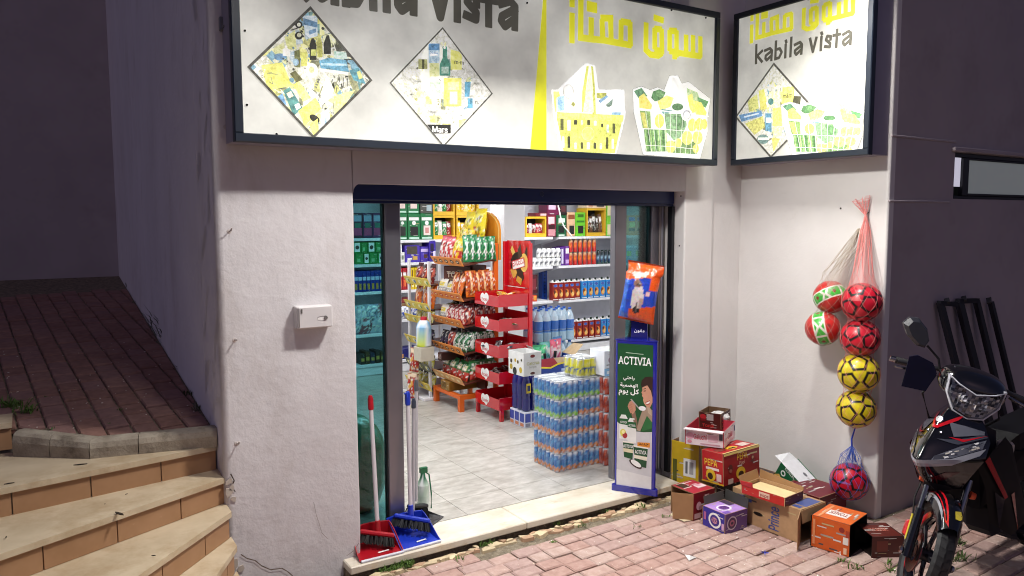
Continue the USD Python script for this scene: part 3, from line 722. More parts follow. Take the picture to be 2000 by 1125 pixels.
# ================================================================ the two signs
YS, XS = YF - .2, XW - .2
S1 = Fr((0, YS, 0), (1, 0, 0), (0, 0, 1)); S2 = Fr((XS, 0, 0), (0, -1, 0), (0, 0, 1))
def s1(pts): return [tuple(onY(x, y, YS)[[0, 2]]) for x, y in pts]
def s2(pts): return [(-onX(x, y, XS)[1], onX(x, y, XS)[2]) for x, y in pts]
def z1(pts): return s1([(450 + x / 3.41, y / 3.41) for x, y in pts])            # coordinates read off enlarged views
def z4(pts): return s1([(1060 + x / 5.626, 120 + y / 5.626) for x, y in pts])
def z5(pts): return s2([(1430 + x / 5.921, 130 + y / 5.921) for x, y in pts])
def ell(cx, cy, rx, ry=None, n=16, rot=0): return [(cx + rx * math.cos(a) * math.cos(rot) - (ry or rx) * math.sin(a) * math.sin(rot), cy + rx * math.cos(a) * math.sin(rot) + (ry or rx) * math.sin(a) * math.cos(rot)) for a in np.arange(n) * 2 * math.pi / n]


PAPER = (.55, .548, .50); INK = H('55534a'); LIME = H('e0de2e'); FRAMEC = H('1a222e')
a = s1([(458, 276)])[0]; b = s1([(1397, 324)])[0]; c = s1([(1406, 25)])[0]
SX0, SX1, SZ0, SZ1 = a[0], (b[0] + c[0]) / 2, (a[1] + b[1]) / 2, c[1]
a = s2([(1429, 322)])[0]; b = s2([(1698, 304)])[0]; c = s2([(1434, 29)])[0]
TX0, TX1, TZ0, TZ1 = a[0], min(b[0], -YN - .012), (a[1] + b[1]) / 2, c[1]


def sign_box(t, fr, x0, x1, z0, z1, depth, fwid):
    g = G()
    P = lambda x, y, o: fr(np.array([x]), np.array([y]), o)[0]
    g.hull([P(x, y, o) for x in (x0 + .004, x1 - .004) for y in (z0 + .004, z1 - .004) for o in (-depth, -.014)], H('8d8898'))
    t.part('light_box', g, STEEL, world=True)
    for (p, q, r, s) in ((x0, z0, x1, z0 + fwid), (x0, z1 - fwid, x1, z1), (x0, z0 + fwid, x0 + fwid, z1 - fwid), (x1 - fwid, z0 + fwid, x1, z1 - fwid)):
        g = G(); b = .004
        g.hull([P(x, y, o) for x in (p, r) for y in (q, s) for o in (-.030, .010)] + [P(x, y, .016) for x in (p + b, r - b) for y in (q + b, s - b)], FRAMEC)
        t.part('frame_bar', g, STEEL, world=True)
    g = G(); n = 30
    xs, ys = np.linspace(x0 + fwid * .5, x1 - fwid * .5, n), np.linspace(z0 + fwid * .5, z1 - fwid * .5, 12)
    X, Y = np.meshgrid(xs, ys); V = fr(X.ravel(), Y.ravel(), 0.0)
    F = [(j * n + i, j * n + i + 1, (j + 1) * n + i + 1, (j + 1) * n + i) for j in range(11) for i in range(n - 1)]
    g.add(V, F, PAPER); return t.part('face_panel', g, VINYL, world=True)


sg1 = Thing('shop_sign', 'long black framed light box sign above the shop door, with two diamonds and two baskets', 'sign', (SX0, YF, SZ0))
fp1 = sign_box(sg1, S1, SX0, SX1, SZ0, SZ1, .196, .042)
sg2 = Thing('shop_sign', 'square black framed light box sign on the side wall above the footballs', 'sign', (XW, -TX0, TZ0))
fp2 = sign_box(sg2, S2, TX0, TX1, TZ0, TZ1, .196, .04)

# brush lettering: strokes read off the smaller sign
KV = [[(230, 740), (225, 1022)], [(322, 832), (245, 908), (318, 1000)], [(375, 822), (450, 788), (484, 825), (474, 972)], [(472, 835), (385, 905), (378, 950), (400, 980), (474, 905)],
      [(550, 682), (538, 960)], [(548, 810), (610, 790), (642, 850), (600, 940), (540, 958)], [(708, 735), (700, 928)], [(712, 668), (716, 684)], [(800, 622), (784, 910)],
      [(860, 728), (940, 688), (972, 725), (962, 868)], [(958, 745), (862, 820), (860, 860), (882, 888), (958, 808)], [(1106, 638), (1150, 842), (1206, 622)], [(1290, 610), (1278, 808)], [(1292, 538), (1297, 552)],
      [(1438, 640), (1440, 592), (1385, 588), (1364, 650), (1432, 708), (1425, 765), (1352, 758)], [(1546, 490), (1530, 760)], [(1490, 578), (1592, 556)], [(1648, 560), (1732, 508), (1772, 538), (1758, 712)], [(1764, 565), (1650, 660), (1640, 700), (1670, 735), (1755, 650)]]
kv2 = [s2([(1450 + x / 8.333, y / 8.333) for x, y in st_]) for st_ in KV]


def brush(strokes, r):
    out = []
    for s in strokes:
        L = LineString(s)
        out.append(L.buffer(r, cap_style=3, join_style=1, resolution=3))
    return unary_union(out).simplify(.0006)


wr = .0098
word2 = brush(kv2, wr)
g = G(); g.poly(word2, S2, INK, .0022); sg2.part('lettering', g, VINYL, world=True)
# the same word on the long sign, from two matching points
p0, p1 = np.array(kv2[8][-1]), np.array(kv2[17][-1]); (q0, q1) = [np.array(p) for p in s1([(755, 17), (1005, 53)])]
k = np.linalg.norm(q1 - q0) / np.linalg.norm(p1 - p0); th_ = math.atan2(*(q1 - q0)[::-1]) - math.atan2(*(p1 - p0)[::-1])
cs, sn = math.cos(th_) * k, math.sin(th_) * k
word1 = affinity.affine_transform(word2, [cs, -sn, sn, cs, q0[0] - cs * p0[0] + sn * p0[1], q0[1] - sn * p0[0] - cs * p0[1]])
word1 = word1.buffer(.006).intersection(sbox(SX0 + .043, SZ0 + .05, SX1 - .043, SZ1 - .043))
g = G(); g.poly(word1, S1, INK, .0022); sg1.part('lettering', g, VINYL, world=True)

# blocky Arabic lettering, strokes read off the long sign (pixels of the enlarged view; pen width in the same units)
KUFI = [[(180, 175), (178, 555)], [(295, -60), (292, 490), (470, 515)], [(430, 235), (428, 510)], [(570, 260), (580, 515)], [(470, 512), (600, 525)], [(555, 235), (710, 240)], [(680, 240), (690, 545)], [(600, 525), (700, 545)],
        [(820, 270), (815, 570)], [(700, 545), (950, 590)], [(820, 280), (940, 300)], [(935, 290), (940, 595)],
        [(1145, 300), (1140, 650), (1200, 710), (1300, 725), (1350, 690)], [(1345, 380), (1350, 700)], [(1255, 370), (1255, 640)], [(1255, 375), (1345, 385)], [(1255, 650), (1345, 665)],
        [(1450, 400), (1450, 660)], [(1540, 400), (1540, 740)], [(1450, 400), (1540, 405)], [(1450, 665), (1540, 680)], [(1490, 730), (1540, 735)], [(1540, 685), (1860, 735)], [(1665, 460), (1665, 700)], [(1755, 465), (1755, 715)], [(1850, 480), (1850, 740)]]
KDOT = [[(180, 10), (180, 50)], [(405, 60), (405, 110)], [(472, 75), (472, 125)], [(1270, 235), (1345, 260)]]
k1 = [s1([(1090 + x / 6.667, y / 6.667) for x, y in s]) for s in KUFI + KDOT]
word = unary_union([LineString(s).buffer(.0165, cap_style=2, join_style=2) for s in k1[:len(KUFI)]] + [LineString(s).buffer(.016, cap_style=3) for s in k1[len(KUFI):]]).simplify(.0006)
inner = sbox(SX0 + .043, SZ0 + .043, SX1 - .043, SZ1 - .043)
g = G(); g.poly(word.buffer(.004).intersection(inner), S1, LIME, .002); g.poly(Polygon(s1([(1062, -20), (1067, -20), (1067, 299), (1035, 297)])).intersection(inner), S1, H('d9d832'), .0018)
sg1.part('arabic_lettering', g, VINYL, world=True)
# onto the small sign: match first and last strokes
b = word.bounds; W2 = s2([(1465, 88), (1669, 38)]); wz = s2([(1480, 28), (1465, 88)])
kx = (W2[1][0] - W2[0][0]) / (b[2] - b[0]); word_s = affinity.affine_transform(word, [kx, 0, 0, kx, W2[0][0] - kx * b[0], W2[0][1] - kx * b[1]])
g = G(); g.poly(word_s.buffer(.003), S2, H('dedc3c'), .002); sg2.part('arabic_lettering', g, VINYL, world=True)

PALY = [H(x) for x in ('d2d066', 'dcd96c', 'c8cc8a', 'd5d7a6', 'e6e5da', 'bdbc66', '74a9bb', '6f9c96', '55564a', '9b9c6c', 'dedd98', 'e9e8e0', '808260', 'b5c7ce', 'd9d7b0', 'c9c9bc')]


def collage(g, fr, dia, seed, n, sc, off):
    rg = random.Random(seed); D = Polygon(dia); x0, y0, x1, y1 = D.bounds; In = D.buffer(-.006)
    for i in range(n):
        cx, cy = rg.uniform(x0, x1), rg.uniform(y0, y1); w, h, t = rg.uniform(.2, .8) * sc, rg.uniform(.4, 1.3) * sc, rg.choice([0, 0, .3, -.5, .8, 1.2])
        kind = rg.random(); col = rg.choice(PALY)
        shp = sbox(-w / 2, -h / 2, w / 2, h / 2) if kind < .6 else (Point(0, 0).buffer(w * .55, resolution=5) if kind < .8 else Polygon([(-w / 2, -h / 2), (w / 2, -h / 2), (w / 2, h * .15), (w * .16, h * .3), (w * .16, h / 2), (-w * .16, h / 2), (-w * .16, h * .3), (-w / 2, h * .15)]))
        g.poly(affinity.translate(affinity.rotate(shp, t, use_radians=True, origin=(0, 0)), cx, cy).intersection(In), fr, jit(col, .12), off + i * .000012)
        if kind < .5:
            lab = affinity.translate(affinity.rotate(sbox(-w * .36, -h * .12, w * .36, h * .12), t, use_radians=True, origin=(0, 0)), cx, cy).intersection(In)
            g.poly(lab, fr, rg.choice(PALY), off + i * .000012 + .000006)


def details(g, fr, dia, seed, n, sc, off):
    """Small print over a picture: caps, glints, lettering, outlines."""
    rg = random.Random(seed); D = Polygon(dia).buffer(-.010); x0, y0, x1, y1 = D.bounds
    for i in range(n):
        cx, cy, t, l = rg.uniform(x0, x1), rg.uniform(y0, y1), rg.choice([0, 0, .4, 1.2, 1.57, -.6]), rg.uniform(.3, 1.0) * sc
        k = rg.random()
        if k < .45: shp = unary_union([sbox(cx + j * l * .3, cy, cx + j * l * .3 + l * rg.uniform(.1, .24), cy + l * rg.uniform(.16, .3)) for j in range(rg.randint(2, 5))])
        elif k < .7: shp = LineString([(cx, cy), (cx + rg.uniform(-l, l), cy + rg.uniform(-l, l)), (cx + rg.uniform(-l, l), cy + rg.uniform(-l, l))]).buffer(.0012)
        elif k < .85: shp = Point(cx, cy).buffer(l * .22, resolution=3)
        else: shp = sbox(cx, cy, cx + l * .9, cy + l * .12)
        g.poly(affinity.rotate(shp, t, use_radians=True).intersection(D), fr, rg.choice([H('4c4d40'), H('f2f1e6'), H('f2f1e6'), H('8a8a5c'), H('6a93a6'), H('dedb72'), H('77796a')]), off + i * .000004)


def shapes(g, conv, fr, lst, clip, off):
    for i, (pts, col) in enumerate(lst):
        g.poly(Polygon(conv(pts)).buffer(0).intersection(clip), fr, H(col), off + i * .00002)


dia1 = s1([(606, 12), (727, 157), (612, 271), (482, 131)]); dia2 = s1([(864, 53), (962, 183), (866, 287), (760, 162)])
def border(g, fr, dia, w, clip=None):
    D = Polygon(dia); d = D.difference(D.buffer(-w, join_style=2))
    g.poly(d if clip is None else d.intersection(clip), fr, INK, .0034)


g = G(); D1 = Polygon(dia1).buffer(-.012); g.poly(Polygon(dia1), S1, H('cfcfbc'), .0012); collage(g, S1, dia1, 3, 110, .085, .0014)
shapes(g, z1, S1, [([(245, 345), (355, 280), (375, 430), (260, 420)], 'd5d79a'), (ell(330, 380, 42, 24), '5b8fb5'), ([(205, 435), (345, 415), (410, 570), (250, 605)], 'd9d74f'), ([(360, 250), (430, 200), (440, 330), (380, 330)], 'cfd27c'),
    ([(480, 105), (578, 105), (580, 240), (500, 265)], 'c9dae0'), ([(483, 120), (578, 150), (578, 185), (488, 165)], '4f87ad'), ([(520, 205), (570, 190), (570, 215), (525, 232)], '5b8fb5'), (ell(455, 165, 24), '33352c'), (ell(455, 165, 13), 'd9dcc4'), (ell(455, 238, 27), '33352c'), (ell(457, 234, 15), 'c5c8a2'),
    ([(425, 340), (460, 330), (465, 450), (425, 445)], '73793f'), (ell(435, 415, 20, 24), '8fb2c4'), ([(468, 350), (505, 350), (510, 440), (470, 440)], 'd4d54e'), ([(540, 255), (556, 255), (572, 300), (572, 400), (528, 400), (526, 300)], '3a3a30'), ([(535, 330), (570, 330), (570, 372), (535, 372)], 'c9cf5a'),
    ([(585, 250), (600, 250), (612, 300), (612, 380), (578, 380), (576, 300)], 'b7b83f'), ([(640, 235), (655, 235), (668, 290), (668, 360), (622, 360), (620, 290)], '34352d'), ([(590, 405), (650, 385), (770, 400), (790, 480), (600, 455)], '4d9bb8'), ([(600, 420), (770, 425), (775, 440), (602, 436)], 'a9d3de'), ([(595, 458), (785, 482), (780, 500), (600, 475)], 'edeee2'),
    ([(690, 340), (770, 350), (780, 395), (690, 385)], 'b9d0c4'), ([(790, 470), (850, 450), (900, 560), (820, 535)], '4a99a6'), ([(840, 480), (862, 470), (880, 520), (855, 530)], 'dfe07a'), ([(415, 565), (455, 540), (535, 650), (485, 680)], 'e3df57'), ([(350, 605), (395, 580), (480, 720), (420, 772)], '4b8a83'), ([(372, 622), (402, 606), (420, 640), (390, 655)], 'e6ddc0'), ([(425, 700), (455, 685), (470, 715), (440, 735)], 'e6e6da'),
    ([(310, 645), (345, 620), (375, 700), (345, 695)], '5a93c0'), ([(450, 740), (565, 650), (605, 720), (500, 835)], 'd3d24a'), (ell(560, 790, 38, 22, rot=.6), '3b3a2e'), ([(525, 830), (580, 790), (588, 880), (555, 912)], 'dcd94c'), ([(600, 640), (640, 500), (690, 600), (670, 650), (610, 700)], 'f2f1ea'), (ell(540, 470, 42, 50), 'ecebdc'), (ell(540, 465, 18, 22), 'cdcf8c'),
    ([(395, 490), (430, 470), (480, 530), (440, 550)], '6b6a3a'), ([(690, 640), (830, 600), (760, 700), (690, 770)], 'e6e586'), ([(600, 752), (655, 720), (665, 830), (600, 885)], 'e2e8e2'), ([(625, 790), (640, 785), (640, 830), (625, 835)], '8fb2c4')], D1, .0026)
for i in range(26):
    x, y = RNG.uniform(670, 800), RNG.uniform(500, 590); ribbon(g, z1([(x, y), (x + RNG.uniform(-14, 14), y + RNG.uniform(15, 45))]), .004, S1, random.choice([H('3b3a2e'), H('efeee0')]), .0030)
p = z1([(672, 312)])[0]; g.text('VAR', S1, p[0], p[1], .018, H('4a4c30'), .0031, True)
details(g, S1, dia1, 31, 260, .05, .0034 - .0015)
border(g, S1, dia1, .012); sg1.part('diamond_picture', g, PICTURE, world=True)
g = G(); D2 = Polygon(dia2).buffer(-.01); g.poly(Polygon(dia2), S1, H('cfcfc4'), .0012); collage(g, S1, [tuple(np.array(p) * .8 + np.array(D2.centroid.coords[0]) * .2) for p in dia2], 8, 46, .065, .0014)
shapes(g, z1, S1, [(ell(1355, 470, 90, 190), 'e9ebdc'), ([(1318, 290), (1392, 290), (1392, 335), (1318, 335)], '3f83b3'), ([(1318, 335), (1392, 335), (1392, 420), (1318, 420)], 'a8c3cf'), ([(1324, 420), (1390, 420), (1390, 510), (1324, 510)], 'cfd38a'), ([(1330, 350), (1380, 345), (1380, 370), (1330, 375)], 'f2f2ec'),
    ([(1414, 310), (1441, 310), (1443, 385), (1463, 430), (1463, 505), (1392, 505), (1392, 430), (1412, 385)], '3f8a72'), ([(1405, 445), (1452, 445), (1452, 490), (1405, 490)], 'a9c6b4'), ([(1466, 330), (1540, 350), (1540, 465), (1466, 465)], 'dcdc60'), ([(1420, 520), (1537, 520), (1537, 708), (1420, 708)], 'e3e04a'), ([(1447, 545), (1520, 545), (1520, 600), (1447, 600)], 'edec9a'), ([(1460, 610), (1510, 610), (1510, 695), (1460, 695)], 'f0efc0'),
    ([(1560, 545), (1600, 545), (1590, 645), (1560, 645)], '3f96b5'), ([(1580, 655), (1612, 655), (1612, 722), (1580, 722)], '3f96b5'), ([(1325, 545), (1400, 545), (1400, 660), (1325, 660)], 'cfdcc9'), ([(1250, 395), (1310, 395), (1310, 460), (1250, 460)], '9ea05a'), ([(1275, 395), (1290, 395), (1290, 460), (1275, 460)], '4d4f33'), ([(1220, 610), (1290, 610), (1290, 655), (1220, 655)], 'e5e2a0'),
    ([(1240, 690), (1300, 690), (1300, 760), (1240, 760)], 'dcdca6'), ([(1330, 770), (1375, 770), (1375, 815), (1330, 815)], 'e2e06a'), ([(1520, 800), (1570, 790), (1545, 850), (1520, 850)], 'd8d862'), ([(1295, 830), (1466, 830), (1466, 887), (1330, 890)], '2f2e29')], D2, .0026)
p = z1([(1340, 878)])[0]; g.text('Mars', S1, p[0], p[1], .030, H('f2f0e4'), .0034, True); p = z1([(1488, 425)])[0]; g.text('m·m', S1, p[0], p[1], .022, H('55524a'), .0034, True)
p = z1([(1620, 560)])[0]; g.text('lays', S1, p[0], p[1], .012, H('5b5a50'), .0034); p = z1([(1318, 750)])[0]; g.text('Happy', S1, p[0], p[1], .012, H('5b5a50'), .0034); p = z1([(1628, 690)])[0]; g.text('n.', S1, p[0], p[1], .02, H('4b4a40'), .0034, True)
p = z1([(1225, 545)])[0]; g.text('Bonne', S1, p[0], p[1], .009, H('77766a'), .0034); p = z1([(1325, 355)])[0]; g.text('pawa', S1, p[0], p[1], .014, H('3f6f93'), .0034, True)
details(g, S1, [tuple(np.array(p) * .85 + np.array(D2.centroid.coords[0]) * .15) for p in dia2], 32, 150, .04, .0022)
border(g, S1, dia2, .0075); sg1.part('diamond_picture', g, PICTURE, world=True)


def basket_yellow(g, conv, fr, clip, off):
    halo = unary_union([Polygon(conv(q)).buffer(.010) for q in ([(110, 330), (170, 330), (480, 40), (560, 60), (600, 340), (850, 330), (895, 560), (880, 660), (790, 1010), (215, 1000), (140, 640)], [(120, 330), (880, 330), (890, 600), (140, 600)])])
    g.poly(halo.buffer(.004).intersection(clip), fr, H('c9c9c6'), off); g.poly(halo.intersection(clip), fr, H('f3f3ee'), off + .0001)
    shapes(g, conv, fr, [([(160, 385), (235, 380), (240, 545), (160, 545)], '9fc9dd'), ([(240, 400), (420, 400), (420, 560), (240, 560)], 'eef2de'), (ell(280, 330, 62, 80), 'c9c9c2'), (ell(280, 330, 50, 68), 'efefe6'), ([(330, 440), (360, 470), (340, 500), (310, 475)], '9c9d3f'), ([(590, 345), (700, 345), (690, 420), (590, 400)], 'b5b83a'),
        ([(610, 430), (700, 370), (720, 390), (630, 460)], '6fa3c4'), ([(690, 480), (770, 410), (760, 480), (720, 510)], '7d9a86'), ([(770, 400), (850, 340), (850, 560), (770, 560)], 'dfeaf0'), ([(760, 560), (860, 560), (850, 590), (760, 585)], '7db6d6'), ([(620, 500), (740, 500), (740, 580), (620, 580)], 'e6f0f0'),
        ([(115, 330), (175, 330), (190, 380), (150, 400), (150, 560), (130, 560)], 'dfe35a'), ([(160, 560), (885, 600), (870, 655), (790, 1008), (230, 1000), (150, 620)], 'd4d937'), ([(155, 555), (888, 592), (880, 662), (160, 622)], 'e4e84e'), ([(240, 700), (800, 720), (795, 830), (250, 820)], 'cbd034'),
        ([(480, 48), (505, 48), (470, 330), (465, 560), (425, 560), (432, 330)], 'd6da3e'), ([(528, 48), (552, 60), (572, 280), (585, 590), (545, 590), (548, 300)], 'c9cc3a'), ([(505, 120), (530, 120), (560, 560), (440, 560)], 'e9ecc0')], clip, off + .0002)
    slots = [(192, 625, 36, 130), (268, 640, 36, 120), (340, 640, 36, 55), (418, 640, 24, 55), (486, 640, 32, 60), (560, 650, 30, 55), (640, 680, 20, 40), (700, 690, 26, 90), (765, 680, 28, 110), (210, 820, 26, 130), (270, 820, 30, 130), (342, 890, 30, 70), (414, 885, 28, 75), (482, 885, 32, 80), (556, 890, 28, 70), (624, 895, 26, 70), (692, 830, 26, 130), (755, 850, 26, 110)]
    for i, (x, y, w, h) in enumerate(slots):
        g.poly(Polygon(conv([(x, y + 8), (x + w / 2, y), (x + w, y + 8), (x + w, y + h), (x, y + h)])).intersection(clip), fr, H(['5c5f33', 'e9ead2', '4a4d33', 'c9d6c6'][i % 4]), off + .0008)
    g.poly(Polygon(conv(ell(495, 795, 70, 76, 20))), fr, H('f0f08a'), off + .0009); g.poly(Polygon(conv(ell(495, 795, 64, 70, 20))), fr, H('e2e63c'), off + .001)


def basket_veg(g, conv, fr, clip, off, dx=0, dy=0, kx=1, ky=1):
    C = lambda pts: conv([(dx + x * kx, dy + y * ky) for x, y in pts])
    out = Polygon(C([(1000, 320), (1080, 290), (1180, 330), (1260, 300), (1340, 330), (1400, 170), (1480, 170), (1520, 260), (1600, 240), (1830, 420), (1800, 600), (1800, 760), (1720, 1060), (1110, 1010), (1010, 560)])).buffer(.008)
    g.poly(out.buffer(.004).intersection(clip), fr, H('a3a29c'), off); g.poly(out.intersection(clip), fr, H('f2f3ee'), off + .0001)
    L = [([(1000, 325), (1085, 290), (1150, 380), (1060, 420)], '5e9a6a'), ([(1055, 390), (1110, 350), (1200, 480), (1190, 530), (1060, 510)], 'e6dc3c'), ([(1190, 400), (1210, 330), (1280, 305), (1350, 340), (1310, 420), (1230, 440)], '4f8a4a'), (ell(1290, 360, 50, 36), '6aa35c'), ([(1260, 440), (1360, 370), (1440, 400), (1400, 500), (1290, 540)], 'e9dd52'),
         ([(1060, 540), (1180, 550), (1190, 740), (1090, 730)], '86b24c'), ([(1070, 560), (1120, 560), (1150, 730), (1110, 730)], 'd6d24a'), ([(1300, 520), (1430, 540), (1350, 590), (1310, 570)], '6fa5a0'), (ell(1480, 500, 62, 40), '4c8248'), ([(1330, 570), (1560, 580), (1580, 700), (1520, 830), (1440, 870), (1360, 780)], '7fae74'), ([(1440, 600), (1540, 600), (1560, 720), (1470, 760)], '5b9152'),
         ([(1580, 290), (1700, 340), (1740, 460), (1640, 520), (1590, 430)], 'b5cf8e'), ([(1700, 390), (1820, 440), (1790, 510), (1720, 480)], '4f9a4e'), ([(1590, 380), (1640, 350), (1680, 560), (1620, 570)], 'e8e23a'), ([(1660, 430), (1740, 450), (1800, 560), (1790, 600), (1680, 590)], 'ebe536'), ([(1110, 745), (1350, 750), (1360, 990), (1130, 990)], '5f9a48')]
    for i in range(9): L.append(([(1120 + i * 28, 755), (1134 + i * 28, 755), (1150 + i * 27, 985), (1138 + i * 27, 985)], ['8fc060', '41743a', 'a9cf74'][i % 3]))
    L += [([(1360, 880), (1700, 880), (1690, 1020), (1370, 1000)], '6d9a4c'), (ell(1280, 655, 52, 80), 'ece52e'), (ell(1640, 700, 48, 75), 'ece52e'), (ell(1720, 690, 44, 70), 'e6df38'), (ell(1775, 690, 30, 60), 'e9e23a'), (ell(1585, 840, 60, 78), 'efe83a'), (ell(1700, 835, 55, 75), 'e9e23a'), (ell(1490, 895, 40, 50), 'eae33e'), (ell(1405, 935, 50, 70), 'f0e93a'), (ell(1680, 960, 34, 50), 'e2dc3c')]
    shapes(g, C, fr, L, clip, off + .0002)
    wires = [[(1010, 520), (1290, 540), (1560, 575), (1820, 605)], [(1080, 735), (1340, 748), (1740, 775)], [(1110, 920), (1400, 935), (1690, 965)]] + [[(1060 + i * 68, 530 + i * 6), (1140 + i * 53, 1000 + i * 4)] for i in range(11)]
    for i, w in enumerate(wires):
        g.poly(LineString(C(w)).buffer(.0036 if i < 1 else .0018, cap_style=2).intersection(clip), fr, H('f1f3ea'), off + .0011 + i * .00001)
    for w in ([(1370, 360), (1440, 180), (1500, 320)], [(1400, 340), (1450, 210)], [(1480, 400), (1540, 290), (1600, 240)]):
        g.poly(LineString(C(w)).buffer(.0016).intersection(clip), fr, H('b3b3ac'), off + .0013)
    g.poly(Polygon(C(ell(1580, 585, 62, 72))), fr, H('eef0ea'), off + .0014); g.poly(Polygon(C(ell(1580, 585, 42, 52))), fr, H('a9a9b4'), off + .0015); g.poly(Polygon(C(ell(1580, 592, 34, 40))), fr, H('eef0ea'), off + .0016)


g = G(); basket_yellow(g, z4, S1, inner, .0012); sg1.part('basket_picture', g, PICTURE, world=True)
g = G(); basket_veg(g, z4, S1, inner, .0012); sg1.part('basket_picture', g, PICTURE, world=True)
inner2 = sbox(TX0 + .041, TZ0 + .041, TX1 - .041, TZ1 - .041)
dia3 = s2([(1512, 122), (1596, 217), (1506, 309), (1436, 229)])
g = G(); g.poly(Polygon(dia3).buffer(-.01), S2, H('d0d0c2'), .0008); D3 = Polygon(dia3).buffer(-.014).intersection(inner2)
low = Polygon(z5([(0, 250), (700, 230), (800, 400), (700, 1100), (0, 1100)])); cl = [p for p in dia3]
collage(g, S2, [tuple(np.array(p) * .72 + np.array(s2([(1500, 235)])[0]) * .28) for p in dia3], 5, 60, .07, .0009)
shapes(g, z5, S2, [([(180, 390), (290, 320), (310, 480), (200, 530)], 'c6c95c'), ([(310, 280), (370, 260), (400, 380), (320, 400)], 'd8d74e'), ([(320, 400), (400, 380), (400, 490), (330, 500)], 'd3cf4a'), ([(430, 290), (560, 290), (560, 450), (430, 470)], 'e0e2b0'), (ell(450, 405, 32, 40), '4b8a83'), ([(585, 240), (720, 230), (720, 330), (700, 450), (570, 470)], 'e3df48'), ([(715, 340), (800, 345), (780, 480), (690, 470)], '55543c'),
    ([(80, 560), (340, 510), (350, 570), (110, 640)], '4a86b4'), ([(140, 575), (310, 535), (312, 550), (145, 592)], 'd9e6ee'), ([(150, 660), (360, 570), (380, 700), (260, 790)], 'c9c653'), ([(385, 540), (455, 540), (460, 760), (385, 740)], '4c93b0'), ([(395, 590), (450, 590), (450, 650), (395, 650)], 'e3edf0'), ([(470, 480), (580, 470), (580, 690), (470, 690)], 'dedb50'), (ell(360, 840, 70, 55), '6d8f86'), ([(300, 820), (430, 820), (430, 850), (300, 850)], 'dfe6dc'), ([(470, 700), (600, 700), (560, 800), (480, 820)], 'e8e6a0'), ([(460, 830), (560, 830), (480, 990)], 'd6d254')], D3, .0022)
p = z5([(588, 372)])[0]; g.text('m&m', S2, p[0], p[1], .030, H('55543c'), .0027, True, w=.075)
details(g, S2, [tuple(np.array(p) * .75 + np.array(s2([(1500, 232)])[0]) * .25) for p in dia3], 33, 130, .045, .0018)
border(g, S2, dia3, .013, inner2); sg2.part('diamond_picture', g, PICTURE, world=True)
g = G(); basket_veg(g, z5, S2, inner2, .0046, dx=-545, dy=195, kx=1.13, ky=.80); sg2.part('basket_picture', g, PICTURE, world=True)
# screws and the bracket on the left end of the long sign
for (px, py) in ((1029, 168 / 3.41 * 0 + 6), (1311, 20), (1378, 35), (1022, 293), (1230, 304), (540, 262), (482, 205), (478, 60)):
    q = s1([(px, py)])[0]; g = G(); g.lathe([(0, .008), (.005, .007), (.006, .0)], S1(np.array([q[0]]), np.array([q[1]]), .0)[0], H('4a4a44'), 8, axis=S1.n); sg1.part('screw', g, CHROME, world=True)
q = onY(436, 50, YF)
g = G(); g.span((q[0] - .022, YF - .03, q[2] - .03), (q[0] + .03, YF - .002, q[2] + .035), H('8d8a84'), bev=.003); g.lathe([(0, .03), (.012, .03), (.014, 0)], (q[0] + .004, YF - .03, q[2] - .012), H('b3b0aa'), 10, axis=(0, -1, 0))
sg1.part('wall_bracket', g, CHROME, world=True)

# floodlights on short arms above the signs
for i, P in enumerate((POS_A, POS_B, POS_C)):
    t = Thing('floodlight', ['floodlight on an arm above the middle of the long sign', 'floodlight on an arm above the right end of the long sign', 'floodlight on an arm above the left end of the long sign'][i], 'lamp', P, group='floodlights over the shop signs')
    R = euler(rx=-.336); g = G(); g.box(P + np.array([0, .012, .05]), (.38, .20, .05), H('2a2c30'), R=R, bev=.01); t.part('housing', g, STEEL, world=True)
    g = G(); g.tube([P + np.array([0, 0, .07]), P + np.array([0, .05, .16]), (P[0], YF - .1, P[2] + .22), (P[0], YF, P[2] + .22)], .014, H('2a2c30')); t.part('arm', g, STEEL, world=True)
    g = G(); g.span(P + np.array([-.21, .118, -.105]), P + np.array([.21, .122, .06]), H('2a2c30')); t.part('shade_flap', g, STEEL, world=True)
    g = G(); g.box(P + np.array([0, .006, .02]), (.34, .16, .006), (1, 1, 1), R=R); t.part('led_panel', g, FLOOD, world=True)

# small things on the walls
mb = [onY(580, 600, YF - .07), onY(650, 597, YF - .07), onY(650, 640, YF - .07), onY(580, 641, YF - .07)]
mx0, mx1, mz0, mz1 = mb[0][0], mb[1][0], mb[2][2] + .003, mb[0][2]
t = Thing('meter_box', 'small white plastic meter box on the left pillar face', 'meter box', (mx0, YF, mz0)); WH = H('c9c5c4')
g = G(); g.span((mx0, YF - .05, mz0), (mx1, YF + .003, mz1), WH, bev=.004); t.part('case', g, PLASTIC, world=True)
g = G(); g.span((mx0 + .006, YF - .068, mz0 + .004), (mx1 - .002, YF - .052, mz1 - .003), WH, bev=.004); t.part('lid', g, PLASTIC, world=True)
g = G(); fr = Fr((mx0, YF - .068, mz0), (1, 0, 0), (0, 0, 1)); w, h = mx1 - mx0, mz1 - mz0
g.disc(fr, w * .70, h * .44, .030, H('8f8a88'), .0008, 20, ry=.012); g.disc(fr, w * .69, h * .42, .026, H('dedbd8'), .0014, 20, ry=.009)
g.lathe([(0, .006), (.009, .006), (.011, 0)], fr(np.array([w * .79]), np.array([h * .46]), 0)[0], H('6b6764'), 14, axis=(0, -1, 0)); g.span((mx0 + .010, YF - .0705, mz0 + .012), (mx0 + .013, YF - .066, mz1 - .01), H('77716e')); g.span((mx0 + .02, YF - .071, mz1 - .035), (mx0 + .028, YF - .066, mz1 - .012), H('5c5855'))
t.part('latch', g, PLASTIC, world=True)
